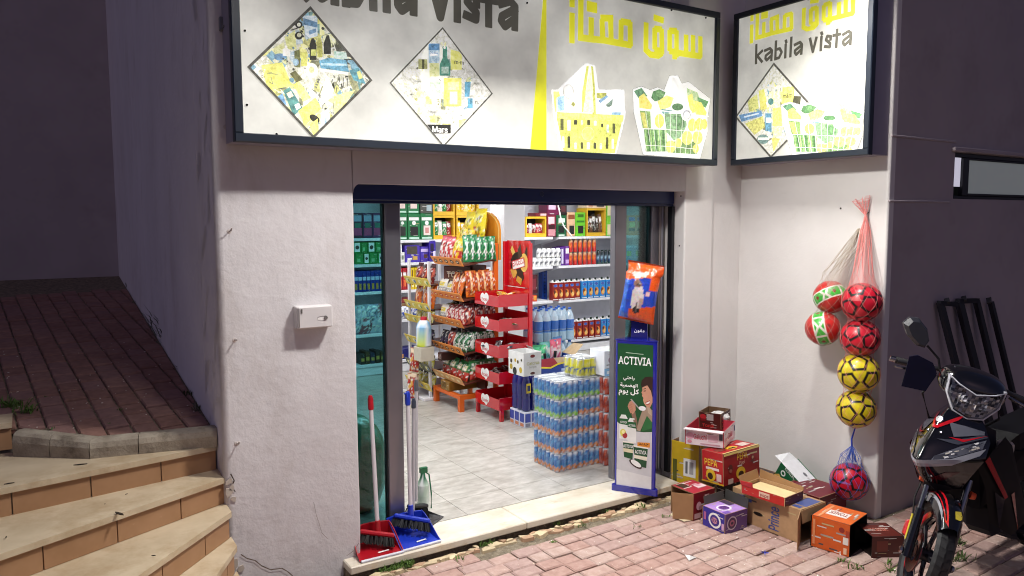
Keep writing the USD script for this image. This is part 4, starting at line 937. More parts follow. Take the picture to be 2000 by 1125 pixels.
for i, (px, py) in enumerate(((447, 452), (441, 248), (458, 664), (462, 866))):
    p = onY(px, py, YF); t = Thing('wall_hook', ['bent hook in the left pillar below the sign corner', 'nail head beside the lower left corner of the long sign', 'nail in the left pillar level with the meter box base', 'lowest hook in the left pillar, above the cracked plaster'][i], 'hook', p, group='hooks and nails in the left pillar')
    g = G(); g.tube([p + np.array([0, .01, 0]), p + np.array([.004, -.03, .004]), p + np.array([.006, -.04, .018 if i in (0, 3) else .004])], .0042, H('b7aea8'), 6); t.part('shank', g, MATTE, world=True)
    g = G(); g.lathe([(0, .004), (.011, .002), (.013, 0)], p + np.array([0, -.001, 0]), H('bdb4ae'), 9, axis=(0, -1, 0)); t.part('collar', g, MATTE, world=True)
for i, (px, py) in enumerate(((1327, 480), (1330, 383), (1642, 407))):
    p = onX(px, py, DR) if i < 2 else onX(px, py, XW); g = G(); g.lathe([(0, .002), (.006, .0015), (.0065, 0)], p, H('2e2a28'), 9, axis=(-1, 0, 0))
    lone('wall_plug', g, MATTE, ['dark screw plug in the right door jamb, lower of two', 'dark screw plug high in the right door jamb', 'dark screw hole in the white side wall above the footballs'][i], 'plug')
# ================================================================ the doorway: shutter box, frames, glass
t = Thing('shutter_box', 'dark blue roller shutter box across the top of the doorway', 'shutter', (DL, 4.05, 2.045)); BL = H('0c1d4f')
g = G(); g.span((DL - .03, 4.05, 2.062), (3.958, 4.24, 2.30), BL, bev=.004); t.part('housing', g, STEEL, world=True)
g = G(); g.span((DL - .03, 4.058, 2.045), (3.958, 4.10, 2.0605), H('0a1740'), bev=.002); t.part('bottom_rail', g, STEEL, world=True)
g = G(); g.lathe([(0, .004), (.014, .003), (.016, 0)], (2.79, 4.05, 2.115), H('0d1c44'), 12, axis=(0, -1, 0)); t.part('lock', g, STEEL, world=True)
t = Thing('door_frame', 'brushed grey aluminium door frame with teal side panes', 'door frame', (1.48, 4.17, ZF)); AL = H('8b8a90')
for i, (a, b, y0, y1) in enumerate(((1.745, 1.846, 4.15, 4.215), (3.495, 3.60, 4.155, 4.215), (3.834, 3.905, 4.15, 4.23))):
    g = G(); g.span((a, y0, ZF), (b, y1, 2.06), AL, bev=.005)
    t.part('post', g, ALU, world=True)
g = G(); g.span((3.905, 4.14, ZF), (3.958, 4.24, 2.06), H('a09a94'), bev=.006).span((3.915, 4.128, ZF), (3.935, 4.139, 2.06), H('b5b6bd'), bev=.004); t.part('jamb', g, ALU, world=True)
g = G(); g.span((3.940, 4.052, ZF), (3.968, 4.10, 2.044), H('101116'), bev=.003); t.part('guide_rail', g, STEEL, world=True)
g = G(); g.span((1.487, 4.06, ZF), (1.512, 4.10, 2.044), H('101116'), bev=.003); t.part('guide_rail', g, STEEL, world=True)
g = G(); g.span((1.40, 4.175, ZF + .035), (1.745, 4.183, 2.05), (.3, .6, .6)); t.part('pane', g, TEAL, world=True)
g = G(); g.span((3.60, 4.182, ZF + .035), (3.834, 4.19, 2.05), (.3, .6, .6)); t.part('pane', g, TEAL, world=True)
for a, b in ((1.40, 1.745), (3.60, 3.834)):
    g = G(); g.span((a, 4.165, ZF), (b, 4.195, ZF + .034), H('2c2f33'), bev=.003); t.part('bottom_bar', g, STEEL, world=True)
g = G(); g.span((1.738, 4.16, ZF), (1.7445, 4.2, 2.05), H('0c0d10')).span((3.827, 4.165, ZF), (3.8335, 4.2, 2.05), H('0c0d10')); t.part('seal', g, RUBBER, world=True)

# ================================================================ shelving on the back wall
YB, YS_ = 9.06, 8.62
ORD = ['first', 'second', 'third', 'fourth', 'fifth', 'sixth', 'seventh', 'eighth', 'ninth', 'tenth', 'eleventh', 'twelfth']
SHW = H('e6e6ea')
def shelving(label, x0, x1, zs, cat='shelving'):
    t = Thing('shelving_unit', label, cat, (x0, YB, ZF))
    for z in zs:
        g = G(); g.span((x0, YS_, z - .035), (x1, YB, z), SHW, bev=.004); t.part('shelf', g, STEEL, world=True)
        for x in (x0, x1 - .012):
            g = G(); g.hull([(xx, y, zz) for xx in (x, x + .012) for y, zz in ((YS_ + .02, z - .037), (YB, z - .037), (YB, z - .13))], SHW); t.part('bracket', g, STEEL, world=True)
    g = G(); g.span((x0, YB, ZF), (x1, YB + .02, 2.3), H('c9c9d2')); t.part('back_panel', g, STEEL, world=True)
    g = G(); g.span((x0, YS_ + .01, ZF + .005), (x1, YB, ZF + .10), SHW, bev=.003); t.part('plinth', g, STEEL, world=True)
    return t
sa = shelving('white shelving seen through the left teal door pane', 2.75, 3.765, (1.736, 1.422, 1.088, .57, .20))
sb = shelving('white shelving left of the orange snack racks', 3.77, 5.0, (1.705, 1.425, 1.085, .72, .215))
sc = shelving('white shelving between the column and the blue upright', 5.02, 6.13, (1.712, 1.303, .82, .22))
sd = shelving('white shelving of juice cartons right of the blue upright', 6.235, 8.1, (1.712, 1.303, .812, .235))
g = G(); g.span((6.14, 8.9, ZF), (6.228, 9.0, 1.40), H('143a8c'), bev=.006); up = sd.part('upright', g, STEEL, world=True, label='blue upright')
g = G()
for i in range(14): g.span((6.17, 8.894, .7 + i * .05), (6.19, 8.8985, .72 + i * .05), H('0a1a44'))
sd.part('slots', g, STEEL, world=True, parent=up, kind='stuff')


def fine_print(g, fr, x0, y0, x1, y1, n, off, seed):
    """Small printed lines, marks and scuffs on a pack."""
    rg = random.Random(seed)
    for i in range(n):
        s = min(x1 - x0, y1 - y0); l, hgt = rg.uniform(.10, .42) * s, rg.uniform(.018, .05) * s; x, y = rg.uniform(x0 + .03 * s, max(x0 + .04 * s, x1 - l - .03 * s)), rg.uniform(y0 + .04 * s, y1 - .08 * s)
        g.rect(fr, x, y, x + l, y + hgt, rg.choice([(.62, .6, .56), (.62, .6, .56), (.08, .07, .07), (.5, .4, .2), (.35, .32, .3)]), off + i * .00002)


def carton(name, label, cat, x0, x1, y0, y1, z0, z1, col, prints=(), group=None, rz=0.0, mat_=None, side=None):
    """A standing box facing the door; prints are (u0, v0, u1, v1, colour) or ('text', u, v, height, colour) on the front."""
    loc = ((x0 + x1) / 2, (y0 + y1) / 2, z0); w, d, h = x1 - x0, y1 - y0, z1 - z0
    t = Thing(name, label, cat, loc, rz, group)
    g = G(); g.box((0, 0, h / 2), (w, d, h), col, faces={'-x': side or tuple(np.array(col) * .92)} if side else None, bev=0 if side else min(.004, w * .04)); t.part('box', g, mat_ or PRINT)
    if prints:
        g = G(); fr = Fr((-w / 2, -d / 2, 0), (1, 0, 0), (0, 0, 1)); fine_print(g, fr, 0, 0, w, h, 7, .0010, zlib.crc32(label.encode()))
        for i, p in enumerate(prints):
            o = .0015 + i * .0004
            if isinstance(p[0], str): g.text(p[0], fr, p[1] * w, p[2] * h, p[3] * h, p[4], o, True, w=p[5] * w if len(p) > 5 else None)
            elif len(p) == 4: g.disc(fr, p[0] * w, p[1] * h, p[2] * w, p[3], o)
            else: g.rect(fr, p[0] * w, p[1] * h, p[2] * w, p[3] * h, p[4], o)
        t.part('print', g, PRINT)
    return t


GRN, YEL, PUR, WHT, RED, BLK, CRM = H('1f6b40'), H('dcae2a'), H('4b36a8'), H('e9e9e6'), H('b3202b'), H('1c1a1a'), H('ecdcc0')
rx = lambda px, Y=YS_ + .03: onY(px, 480, Y)[0]
def put(name, label, cat, px0, px1, z0, h, col, prints=(), d=.22, Y=None, **k):
    Y = Y or YS_ + .03
    return carton(name, label, cat, rx(px0, Y), rx(px1, Y), Y, Y + d, z0, z0 + h, col, prints, **k)

gp = [(.1, .74, .9, .86, WHT), (.5, .64, .16, WHT), (.2, .16, .82, .5, BLK), (.1, .03, .9, .10, H('bfe0cf'))]
gp2 = [(.1, .74, .9, .86, WHT), (.5, .64, .16, WHT), (.24, .17, .78, .54, H('f0d9d2')), (.36, .25, .66, .46, H('c98a86')), (.1, .03, .9, .10, H('bfe0cf'))]
for i, (a, b) in enumerate(((777, 796), (797, 821), (822, 846))):
    put('green_carton', ORD[i] + ' green cut-out display carton from the left on the top shelf', 'carton', a, b, 1.706, .325, H('14713f'), gp2 if i == 2 else gp, group='green display cartons on the top shelf')
for i, (a, b) in enumerate(((777, 796), (797, 820))):
    put('green_carton', ['left', 'right'][i] + ' of two green cartons stacked on the top shelf row, cut by the shutter', 'carton', a, b, 2.033, .3, H('14713f'), [(.1, .03, .9, .10, H('bfe0cf')), (.25, .2, .8, .55, H('f0d9d2'))], group='green display cartons on the top shelf')
put('grey_carton', 'dark grey carton on the third green carton under the shutter', 'carton', 822, 846, 2.033, .3, H('4a4a44'), [(.5, .1, .9, .35, H('9fb0b5'))])
def display_tray(label, px0, px1, z0, h, cols, d=.25, Y=None, col=YEL):
    Y = Y or YS_ + .03; x0, x1 = rx(px0, Y), rx(px1, Y); w = x1 - x0
    t = Thing('display_box', label, 'display box', ((x0 + x1) / 2, Y + d / 2, z0), group='yellow window boxes on the top shelves')
    for nm, a, b in (('base', (-w / 2, -d / 2, 0), (w / 2, d / 2, .05)), ('top_rail', (-w / 2, -d / 2, h - .03), (w / 2, d / 2, h)), ('side', (-w / 2, -d / 2, .05), (-w / 2 + .02, d / 2, h - .03)), ('side', (w / 2 - .02, -d / 2, .05), (w / 2, d / 2, h - .03)), ('back', (-w / 2 + .02, d / 2 - .01, .05), (w / 2 - .02, d / 2, h - .03))):
        g = G(); g.span(a, b, jit(col, .05) if nm != 'back' else BLK, bev=.002 if nm != 'back' else 0); t.part(nm, g, PRINT)
    n = max(3, int(w / .065))
    for i in range(n):
        u = -w / 2 + .03 + (w - .06) * (i + .5) / n; c = cols[i % len(cols)]; hh = (h - .1) * RNG.uniform(.7, .98)
        g = pouch(w * .9 / n, hh, .05, c, WHT, int(RNG.integers(99))); R = euler(rx=-.12, rz=RNG.uniform(-.1, .1))
        g2 = G(); g2.add(np.vstack(g.v) @ R.T + np.array([u, -d * .28, .052]), np.vstack(g.f), np.vstack(g.c)); t.part('packet', g2, FOIL, True)
    return t


def pouch(w, h, d, c1, c2, seed=0, nu=11, nv=17, c3=None, style=0):
    """A sealed foil bag standing on its end: pillow shaped, crimped, creased; base at z = 0, front towards -y."""
    g = G(); u = np.linspace(-1, 1, nu); v = np.linspace(0, 1, nv); U, V = np.meshgrid(u, v)
    prof = np.clip(np.sin(np.pi * np.clip((V - .06) / .88, 0, 1)), 0, 1) ** .55 * np.sqrt(np.clip(1 - (np.abs(U) ** 2.6), 0, 1))
    wid = 1 - .10 * np.sin(np.pi * V)
    rg = np.random.default_rng(seed); c3 = c1 if c3 is None else c3
    for s in (-1, 1):
        P = np.stack([U * w / 2 * wid, s * d / 2 * prof, V * h], -1)
        nz = meshkit.fbm(P * (26 / max(w, .08) * .12) + seed, 3, seed) - .5
        P[..., 1] += s * nz * d * .22 * (prof > .05); P[..., 0] += (meshkit.noise(P * 30 + seed, 3) - .5) * w * .03
        q = meshkit.fbm(np.stack([U * 2.6 + seed, V * 6.0, U * 0 + s], -1), 3, seed + 5)
        C = np.empty((*U.shape, 3)); C[:] = c1
        if style == 0: C[(V > .60) & (V < .84) & (np.abs(U) < .72)] = c2; C[(q > .56) & (V < .5)] = c3
        elif style == 1: C[(np.abs(U + .2) < .35) & (V > .12)] = c2; C[(q > .58)] = c3
        elif style == 2: C[(V < .45)] = c3; C[(V > .52) & (V < .78) & (np.abs(U) < .7)] = c2
        else: C[q > .54] = c2; C[(V > .78)] = c3
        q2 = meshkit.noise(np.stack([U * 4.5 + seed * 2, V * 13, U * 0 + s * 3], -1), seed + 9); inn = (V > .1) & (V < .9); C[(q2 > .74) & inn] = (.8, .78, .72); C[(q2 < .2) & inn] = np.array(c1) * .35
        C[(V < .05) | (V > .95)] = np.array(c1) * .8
        f = [(j * nu + i, j * nu + i + 1, (j + 1) * nu + i + 1, (j + 1) * nu + i) for j in range(nv - 1) for i in range(nu - 1)]
        f = np.array(f) if s < 0 else np.array(f)[:, ::-1]
        g.add(P.reshape(-1, 3), f, C.reshape(-1, 3))
    return g


mix1 = [H('1f7a3f'), H('e8e4da'), H('2a8a4a'), H('a3282d')]; mixy = [H('e6c81e'), H('d9b516'), H('efe27a')]; mixr = [H('9c2436'), H('c9c9cc'), H('7c1c30'), H('b53a4a')]
display_tray('lower yellow window box of green packets, left of two piles on the top shelf', 847, 889, 1.706, .30, mix1)
display_tray('upper yellow window box of green packets on the top shelf, under the shutter', 847, 889, 2.008, .30, mix1)
display_tray('lower yellow window box of yellow packets behind the arched rack header', 892, 936, 1.706, .30, mixy)
display_tray('upper yellow window box of yellow packets right under the shutter', 892, 936, 2.008, .30, mixy)
display_tray('yellow window box of dark red packets right of the column', 1027, 1067, 1.713, .28, mixr)
display_tray('yellow window box with dark packets near the right door post', 1146, 1183, 1.713, .40, [H('3a2a20'), H('6b4a34'), H('2a2420')])
put('white_carton', 'small white carton at the left end of the second shelf', 'carton', 777, 785, 1.426, .24, WHT, [(.3, .6, .7, .8, H('7da7c9'))]); put('white_carton', 'white tin box standing before the purple chocolate box', 'carton', 780, 790, 1.426, .13, WHT, [(.4, .3, .8, .7, H('7c8a78'))], Y=YS_ + .005, d=.1)
put('chocolate_box', 'purple chocolate display box with a dark open window', 'chocolate box', 791, 820, 1.426, .21, PUR, [(.12, .48, .82, .95, H('4a4238')), (.15, .16, .45, .26, WHT), (.5, .14, .82, .36, H('c9a24c'))])
put('chocolate_box', 'smaller purple chocolate box with a pale lid band', 'chocolate box', 821, 838, 1.426, .19, PUR, [(.05, .66, .95, .86, H('c9b8e8')), (.4, .25, .8, .5, H('5a3a2a'))]); put('chocolate_box', 'violet star patterned box at the edge of the snack rack', 'chocolate box', 838, 851, 1.426, .27, H('3b25a0'), [(.2, .5, .7, .85, H('221a3a')), (.6, .1, .95, .5, H('d9d4f0')), (.1, .12, .5, .4, H('2a1c50'))], Y=YS_)
for i, (a, b, c) in enumerate(((778, 785, 0), (786, 793, 0), (794, 801, 0), (802, 808, 1), (809, 815, 1), (816, 822, 1), (823, 829, 1))):
    n = i if c == 0 else i - 3
    put('biscuit_box', f'{ORD[n]} {"red" if c == 0 else "yellow"} upright biscuit box from the left on the third shelf', 'biscuit box', a, b, 1.087, .27, RED if c == 0 else H('e6c512'), [(.1, .62, .9, .80, WHT), (.2, .15, .85, .45, H('e06a3a'))] if c == 0 else [(.3, .18, .6, .9, H('7a5a10')), (.2, .1, .8, .2, H('f4ecb0'))], group='upright biscuit boxes on the third shelf')
put('cookie_bag', 'brown cookie packet under a dark red box on the fourth shelf', 'packet', 778, 800, .722, .19, H('8a6a4a'), [(.0, .0, 1, .2, H('c9b49a')), (.2, .3, .8, .6, H('5a3a28'))], d=.1); put('cookie_box', 'dark maroon box lying on the brown cookie packet', 'box', 779, 799, .915, .075, H('6b1d24'), [(.1, .2, .9, .8, H('8a3a36'))], d=.1)
for i in range(5):
    p = Thing('wafer_packet', f'{ORD[i]} of the blue and white wafer packets heaped on the fourth shelf', 'packet', (rx(782 + i * 7), YS_ + .02 + .015 * (i % 2), .724), .2 - .1 * i, 'blue and white wafer packets')
    p.part('packet', pouch(.09, .15 + .02 * (i % 2), .05, H('2346a8'), WHT, 40 + i, style=3, c3=H('dfe6f2')), FOIL, True)
for i in range(3):
    p = Thing('biscuit_packet', ['pale biscuit packet beside the wafer packets', 'brown and white biscuit packet leaning by the rack post', 'dark navy packet lying on the biscuit packets'][i], 'packet', (rx(818 + i * 8), YS_ + .03, .724 + (.10 if i == 2 else 0)), .1 * i)
    p.part('packet', pouch(.13, .13 if i < 2 else .12, .06, [H('d9d2c4'), H('b59a7a'), H('141c4a')][i], [H('9a8a7a'), WHT, H('2a3570')][i], 60 + i, style=3), FOIL, True)
put('blue_tray', 'long dark blue snack tray on the bottom shelf with orange pictures', 'tray', 776, 818, .217, .13, H('14186b'), [(.02, .1, .2, .5, H('d99a4a')), (.48, .05, .62, .8, H('e0a040')), (.7, .3, .98, .7, WHT)])
# behind the teal pane
DP, cyc = YS_ + .02, [H('2a2038'), H('3a2a52'), H('4d2a5a')]
for i, (a, b) in enumerate(((690, 709), (710, 728), (729, 747))):
    put('tea_box', ORD[i] + ' dark violet printed box behind the teal pane, top shelf', 'box', a, b, 1.738, .30, cyc[i % 3], [(.1, .66, .9, .9, H('8a9fb8')), (.1, .1, .9, .4, H('a03a6a')), (.2, .4, .8, .6, H('2c6a5a'))], group='dark printed boxes behind the teal pane')
for i, (a, b) in enumerate(((690, 705), (706, 717), (718, 733), (734, 748))):
    for j in range(2):
        put('tea_box', f'{ORD[i]} {["lower", "upper"][j]} green tea box with a white label behind the teal pane', 'box', a + (4 if j == 0 else 0), b + (4 if j == 0 else 0), 1.424 + j * .135, .132, H('2a8a3f'), [(.15, .1, .85, .92, WHT), (.5, .5, .25, H('3a3a30'))] if (i + j) % 2 else [(.2, .2, .6, .5, H('7fc08a'))], group='green tea boxes behind the teal pane')
for i in range(7):
    a = 690 + i * 8.3
    put('coffee_pack', ORD[i] + ' blue coffee pack from the left behind the teal pane', 'coffee pack', a, a + 7.6, 1.09, .25, H('1a2f8a'), [(.05, .55, .95, .72, H('b9c9e8')), (.2, .1, .8, .4, H('b58a3a'))], group='blue coffee packs behind the teal pane')
for i in range(6):
    p = Thing('soft_packet', ORD[i] + ' limp grey packet of the heap behind the teal pane', 'packet', (rx(694 + i * 10), YS_ + .06, .572 + .1 * (i % 2)), .3 - .1 * i, 'limp packets heaped behind the teal pane')
    p.part('packet', pouch(.2, .26, .1, [H('7a8aa0'), H('a8b4bf'), H('8a4a5a')][i % 3], H('c9d2da'), 80 + i, style=3), FOIL, True)
for i in range(5):
    put('dark_pack', ORD[i] + ' dark small pack on the lowest shelf behind the teal pane', 'packet', 700 + i * 10, 708 + i * 10, .202, .13 + .02 * (i % 2), [H('2a2a26'), H('4a3a20'), H('23304a')][i % 3], [(.1, .3, .9, .6, H('b59a4a'))], group='dark packs on the lowest shelf behind the pane')

# ---- right half of the back wall
put('maroon_box', 'flat maroon box on the yellow window box right of the column', 'box', 1046, 1069, 1.994, .05, H('6b1524'), [(.4, .2, .9, .8, H('d9b8b8'))], d=.2)
put('maroon_box', 'tall maroon box with white lettering next to the column boxes', 'box', 1069, 1086, 1.713, .30, H('7a1630'), [(.1, .6, .8, .92, H('e0c4c8')), (.1, .05, .9, .35, H('c98a90')), (.15, .35, .85, .55, H('3a1018'))])
put('maroon_box', 'upper maroon box under the shutter beside the hanging cable', 'box', 1069, 1092, 2.015, .25, H('6a1440'), [(.1, .3, .7, .7, H('d9b8d0'))]); put('dark_carton', 'dark brown carton under the shutter on the green box', 'carton', 1093, 1107, 2.02, .2, H('2a1a1c'), [(.2, .2, .8, .6, H('5a2a30'))])
put('green_carton', 'dark green box with a black cut-out beside the hanging cable', 'carton', 1087, 1106, 1.713, .30, H('1a5a34'), [(.2, .66, .85, .86, H('cfe0d0')), (.2, .18, .75, .50, BLK), (.2, .03, .8, .1, H('c9d9c9'))])
put('beige_carton', 'beige carton with a black window next to the lime carton', 'carton', 1108, 1123, 1.713, .34, H('d9b08a'), [(.1, .72, .95, .9, H('8a4a2a')), (.25, .1, .85, .45, BLK)]); put('lime_carton', 'lime green carton with a black window', 'carton', 1124, 1143, 1.713, .34, H('6abf2a'), [(.1, .58, .9, .66, H('2f7a1a')), (.25, .12, .78, .44, BLK), (.2, .8, .8, .92, H('3a6a1a'))])
put('pale_carton', 'pale carton with a black square on the dark packet window box', 'carton', 1146, 1183, 2.115, .2, H('ecd0b4'), [(.5, .1, .9, .8, BLK), (.08, .1, .3, .9, H('c98a6a'))]); put('lime_carton', 'lime and cream carton against the right door post', 'carton', 1185, 1204, 1.713, .28, H('7fcf3a'), [(.05, .05, .95, .6, H('ecdfb4')), (.5, .1, .9, .5, H('3a2a1a'))])
put('lime_carton', 'upper lime and cream carton cut by the shutter at the right post', 'carton', 1185, 1204, 1.995, .28, H('8fd04a'), [(.05, .05, .95, .6, H('ecdfb4'))])


def jar_proto(name, label, loc, r, h, cols, group, cat, lid=None):
    t = Thing(name, label, cat, loc, 0, group)
    g = G(); k = len(cols); prof = [(0, 0), (r, .002)] + [(r, h * (.1 + .8 * (i + 1) / k)) for i in range(k)] + [(r * .8, h * .96), (r * .62, h)]
    g.lathe(prof, (0, 0, 0), WHT, 12, cols=[cols[0]] + list(cols) + [lid or WHT] * 2); t.part('body', g, CAN, 40)
    g = G(); g.lathe([(0, h * .10 + h * .9), (0, h + .012), (r * .66, h + .012), (r * .66, h - .004)][1:], (0, 0, 0), lid or WHT, 12); t.part('lid', g, PLASTIC, 40)
    return t


j0 = None; n = 0
for lay in range(2):
    for i in range(7):
        x = rx(1037 + i * 9.2); z = 1.305 + lay * .125
        if lay == 1 and i == 1: continue
        lab = f'{ORD[i]} white yogurt tub from the left in the {["lower", "upper"][lay]} row right of the red header'
        if j0 is None: j0 = jar_proto('tub', lab, (x, YS_ + .06, z), .042, .112, [WHT, H('3a3a48'), WHT, H('d9d9dc')], 'white tubs in two rows', 'tub')
        else: j0.copy((x, YS_ + .06, z), 0, lab)
put('purple_box', 'slim purple box beside the white tubs', 'box', 1096, 1103, 1.305, .26, H('5a2a8a'), [(.1, .1, .6, .9, H('d9d4ea'))]); put('purple_box', 'purple and white box next to the red cans', 'box', 1104, 1112, 1.305, .27, H('6a2a8f'), [(.1, .62, .9, .9, WHT), (.1, .1, .9, .3, H('c9a8dc'))])
c0 = None
for lay in range(2):
    for i in range(6):
        x = rx(1116 + i * 9.2); z = 1.305 + lay * .185; lab = f'{ORD[i]} red juice can from the left in the {["lower", "upper"][lay]} layer on the right shelf'
        if c0 is None: c0 = jar_proto('juice_can', lab, (x, YS_ + .05, z), .030, .175, [H('b31f1c'), H('c9302a'), H('e07a2a'), H('c43a22')], 'red cans on the right shelf', 'can', H('c9a07a'))
        else: c0.copy((x, YS_ + .05, z), 0, lab)
b0 = None
for i in range(7):
    x = rx(1171 + i * 7.4); lab = ORD[i] + ' dark bottle from the left beside the red cans'
    if b0 is None: b0 = jar_proto('bottle', lab, (x, YS_ + .06, 1.305), .024, .19, [H('2a4a3a'), H('1f3a6a'), H('9fc0d0'), H('20303a')], 'small bottles right of the red cans', 'bottle', H('1a2a24'))
    else: b0.copy((x, YS_ + .06, 1.305), 0, lab)


def juice_carton(label, loc, col, band, fruit):
    t = Thing('juice_carton', label, 'juice carton', loc, 0, 'juice cartons on the right shelves'); w, d, h = .098, .085, .255
    g = G(); g.box((0, 0, h / 2), (w, d, h), col, bev=.004); g.hull([(-w / 2 + .004, y, h) for y in (-d / 2, d / 2)] + [(w / 2 - .004, y, h) for y in (-d / 2, d / 2)] + [(x, 0, h + .03) for x in (-w / 2 + .01, w / 2 - .01)], WHT); t.part('carton', g, PRINT)
    g = G(); fr = Fr((-w / 2, -d / 2, 0), (1, 0, 0), (0, 0, 1)); g.rect(fr, .006, .01, w - .006, .022, WHT, .0012); g.rect(fr, .02, .195, w - .02, .225, band, .0014); g.disc(fr, w / 2, .21, .03, H('3a5ab0'), .0016, ry=.02); g.disc(fr, w * .55, .10, .036, fruit, .0012, ry=.06); g.disc(fr, w * .62, .085, .022, H('efc070'), .0018, ry=.03); g.disc(fr, w * .4, .12, .016, H('5a2a1a'), .0016, ry=.03)
    t.part('print', g, PRINT)
    g = G(); g.lathe([(0, .03), (.016, .03), (.017, 0)], (0, -.012, h + .012), H('16281c'), 10, axis=(0, -.5, 1)); t.part('cap', g, PLASTIC)
    return t


jr = jb = None
rows = [(.814, [(1083, 0), (1094, 0), (1105, 0), (1116, 0), (1127, 0), (1140, 1), (1152, 1), (1164, 1), (1176, 1), (1188, 1), (1200, 1)]), (.237, [(1119, 0), (1131, 0), (1143, 0), (1155, 0), (1167, 0), (1179, 1), (1191, 1), (1203, 1)])]
for r, (z, L) in enumerate(rows):
    cnt = [0, 0]
    for px, k in L:
        lab = f'{ORD[cnt[k]]} {["red", "blue"][k]} juice carton from the left on the {["upper", "lower"][r]} juice shelf'; cnt[k] += 1
        loc = (rx(px), YS_ + .05 + RNG.uniform(-.004, .008), z)
        if k == 0:
            if jr is None: jr = juice_carton(lab, loc, H('8a1a16'), H('d9b0a0'), H('d9782a'))
            else: jr.copy(loc, RNG.uniform(-.06, .06), lab)
        else:
            if jb is None: jb = juice_carton(lab, loc, H('2a86cf'), H('e0e8f2'), H('d98a3a'))
            else: jb.copy(loc, RNG.uniform(-.06, .06), lab)
# behind the right pane
for i, (a, b) in enumerate(((1226, 1241), (1243, 1258))):
    put('orange_box', ['left', 'right'][i] + ' orange box with blue lettering behind the right teal pane', 'box', a, b, 1.713, .30, H('e08a3a'), [(.1, .72, .9, .9, H('2a5ac0')), (.2, .4, .9, .66, H('c9d060')), (.1, .2, .9, .36, H('3a2418'))])
for i, (a, b) in enumerate(((1222, 1236), (1238, 1260))):
    put('blue_pack', ['left', 'right'][i] + ' pale blue bottle pack behind the right teal pane', 'pack', a, b, 1.305, .25, H('4a9ac0'), [(.2, .4, .8, .7, H('6ac040')), (.0, .9, 1, 1, H('9fd0e4'))])
put('maroon_box', 'maroon carton pile behind the red header, below the white tubs', 'carton', 1033, 1050, .93, .26, H('4a121c'), [(.2, .2, .8, .8, H('7a2a34'))]); put('snack_box', 'small red and white box low between the header and blue upright', 'box', 1036, 1049, .822, .09, H('c92a1c'), [(.5, .2, .9, .9, H('e8a040'))])
g = G(); P = [onY(px, py, 8.3) for px, py in ((1088, 392), (1093, 415), (1096, 430), (1102, 443), (1112, 455), (1117, 462))]; g.tube(P, .009, WHT, 6)
lone('cable', g, PLASTIC, 'white cable hanging down in front of the top shelf boxes', 'cable', smooth=True)
# ================================================================ snack racks
ORG, LIP, LIPY, BRN = H('d9641e'), H('e08a3c'), H('e2c94a'), H('5a2a1e')
RX0, RX1, RY0, RY1 = 3.50, 3.93, 6.45, 7.06
t = Thing('snack_rack', 'orange snack rack with five tilted trays and an arched header board', 'display rack', (RX0, RY0, ZF))
for y in (RY0 + .02, RY1 - .05):
    g = G(); g.hull([(x, yy, z) for x in (RX0 - .02, RX0 + .03) for yy in (y, y + .045) for z in (ZF, ZF + .12)], ORG); t.part('leg', g, PLASTIC, world=True)
    g = G(); g.hull([(RX0 - .02, yy, z) for yy in (y, y + .045) for z in (ZF + .12, ZF + .165)] + [(RX1, yy, z) for yy in (y, y + .045) for z in (ZF + .12, ZF + .165)], ORG); t.part('foot_rail', g, PLASTIC, world=True)
    g = G(); g.span((RX1 - .045, y, ZF + .166), (RX1, y + .045, 1.72), ORG, bev=.004); t.part('post', g, PLASTIC, world=True)
    g = G(); g.span((RX1 - .045, y, ZF), (RX1, y + .045, ZF + .119), ORG, bev=.004); t.part('leg', g, PLASTIC, world=True)
g = G(); g.span((RX0 - .018, RY0 + .066, ZF + .122), (RX0 + .03, RY1 - .051, ZF + .162), ORG, bev=.004); t.part('foot_rail', g, PLASTIC, world=True)
g = G(); g.span((RX0 + .30, RY0 + .07, ZF + .17), (RX0 + .32, RY1 - .05, 1.5), BRN); t.part('back_board', g, STEEL, world=True)
TRZ = [1.50, 1.155, .895, .625, .325]
for i, z in enumerate(TRZ):
    g = G(); g.hull([(RX0 + .02, y, z) for y in (RY0, RY1)] + [(RX0 + .02, y, z + .012) for y in (RY0, RY1)] + [(RX1 - .046, y, z + .05) for y in (RY0, RY1)] + [(RX1 - .046, y, z + .062) for y in (RY0, RY1)], BRN); t.part('tray', g, STEEL, world=True)
    g = G(); c = LIP if i < 4 else H('e2ae74'); g.hull([(RX0 - .03, y, z + .078) for y in (RY0 - .01, RY1 + .01)] + [(RX0 - .026, y, z + .082) for y in (RY0 - .01, RY1 + .01)] + [(RX0 + .018, y, z) for y in (RY0 - .005, RY1)] + [(RX0 + .024, y, z) for y in (RY0 - .005, RY1)], c); lp = t.part('tray_lip', g, PRINT, world=True)
    g = G(); fr = Fr((RX0 + .018, RY1, z), (0, -1, 0), unit((-.048, 0, .078)))
    for k in range(5): g.disc(fr, .07 + k * .118, .047, .034, [H('3a1a10'), H('c9302a'), H('b5602a'), H('5a2010'), H('f0d9a0')][i], .002, ry=.021); g.disc(fr, .07 + k * .118, .047, .02, H('f0e0c0'), .0026, ry=.008)
    t.part('logo', g, PRINT, world=True, parent=lp, kind='stuff')
g = G(); P = []; w = .40
arch = Polygon([(-.40, 0), (.34, 0), (.34, .30)] + [(-.03 + .37 * math.cos(a), .30 + .20 * math.sin(a)) for a in np.linspace(0, math.pi, 14)]); fr = Fr((RX1 + .012, RY0 + .36, 1.55), (0, -1, 0), (0, 0, 1))
m = trimesh.creation.extrude_polygon(arch, .02, engine='earcut'); v = np.array(m.vertices); g.add(fr(v[:, 0], v[:, 1], v[:, 2] - .02), np.array(m.faces), H('d98a24')); hd = t.part('header_board', g, PRINT, world=True)
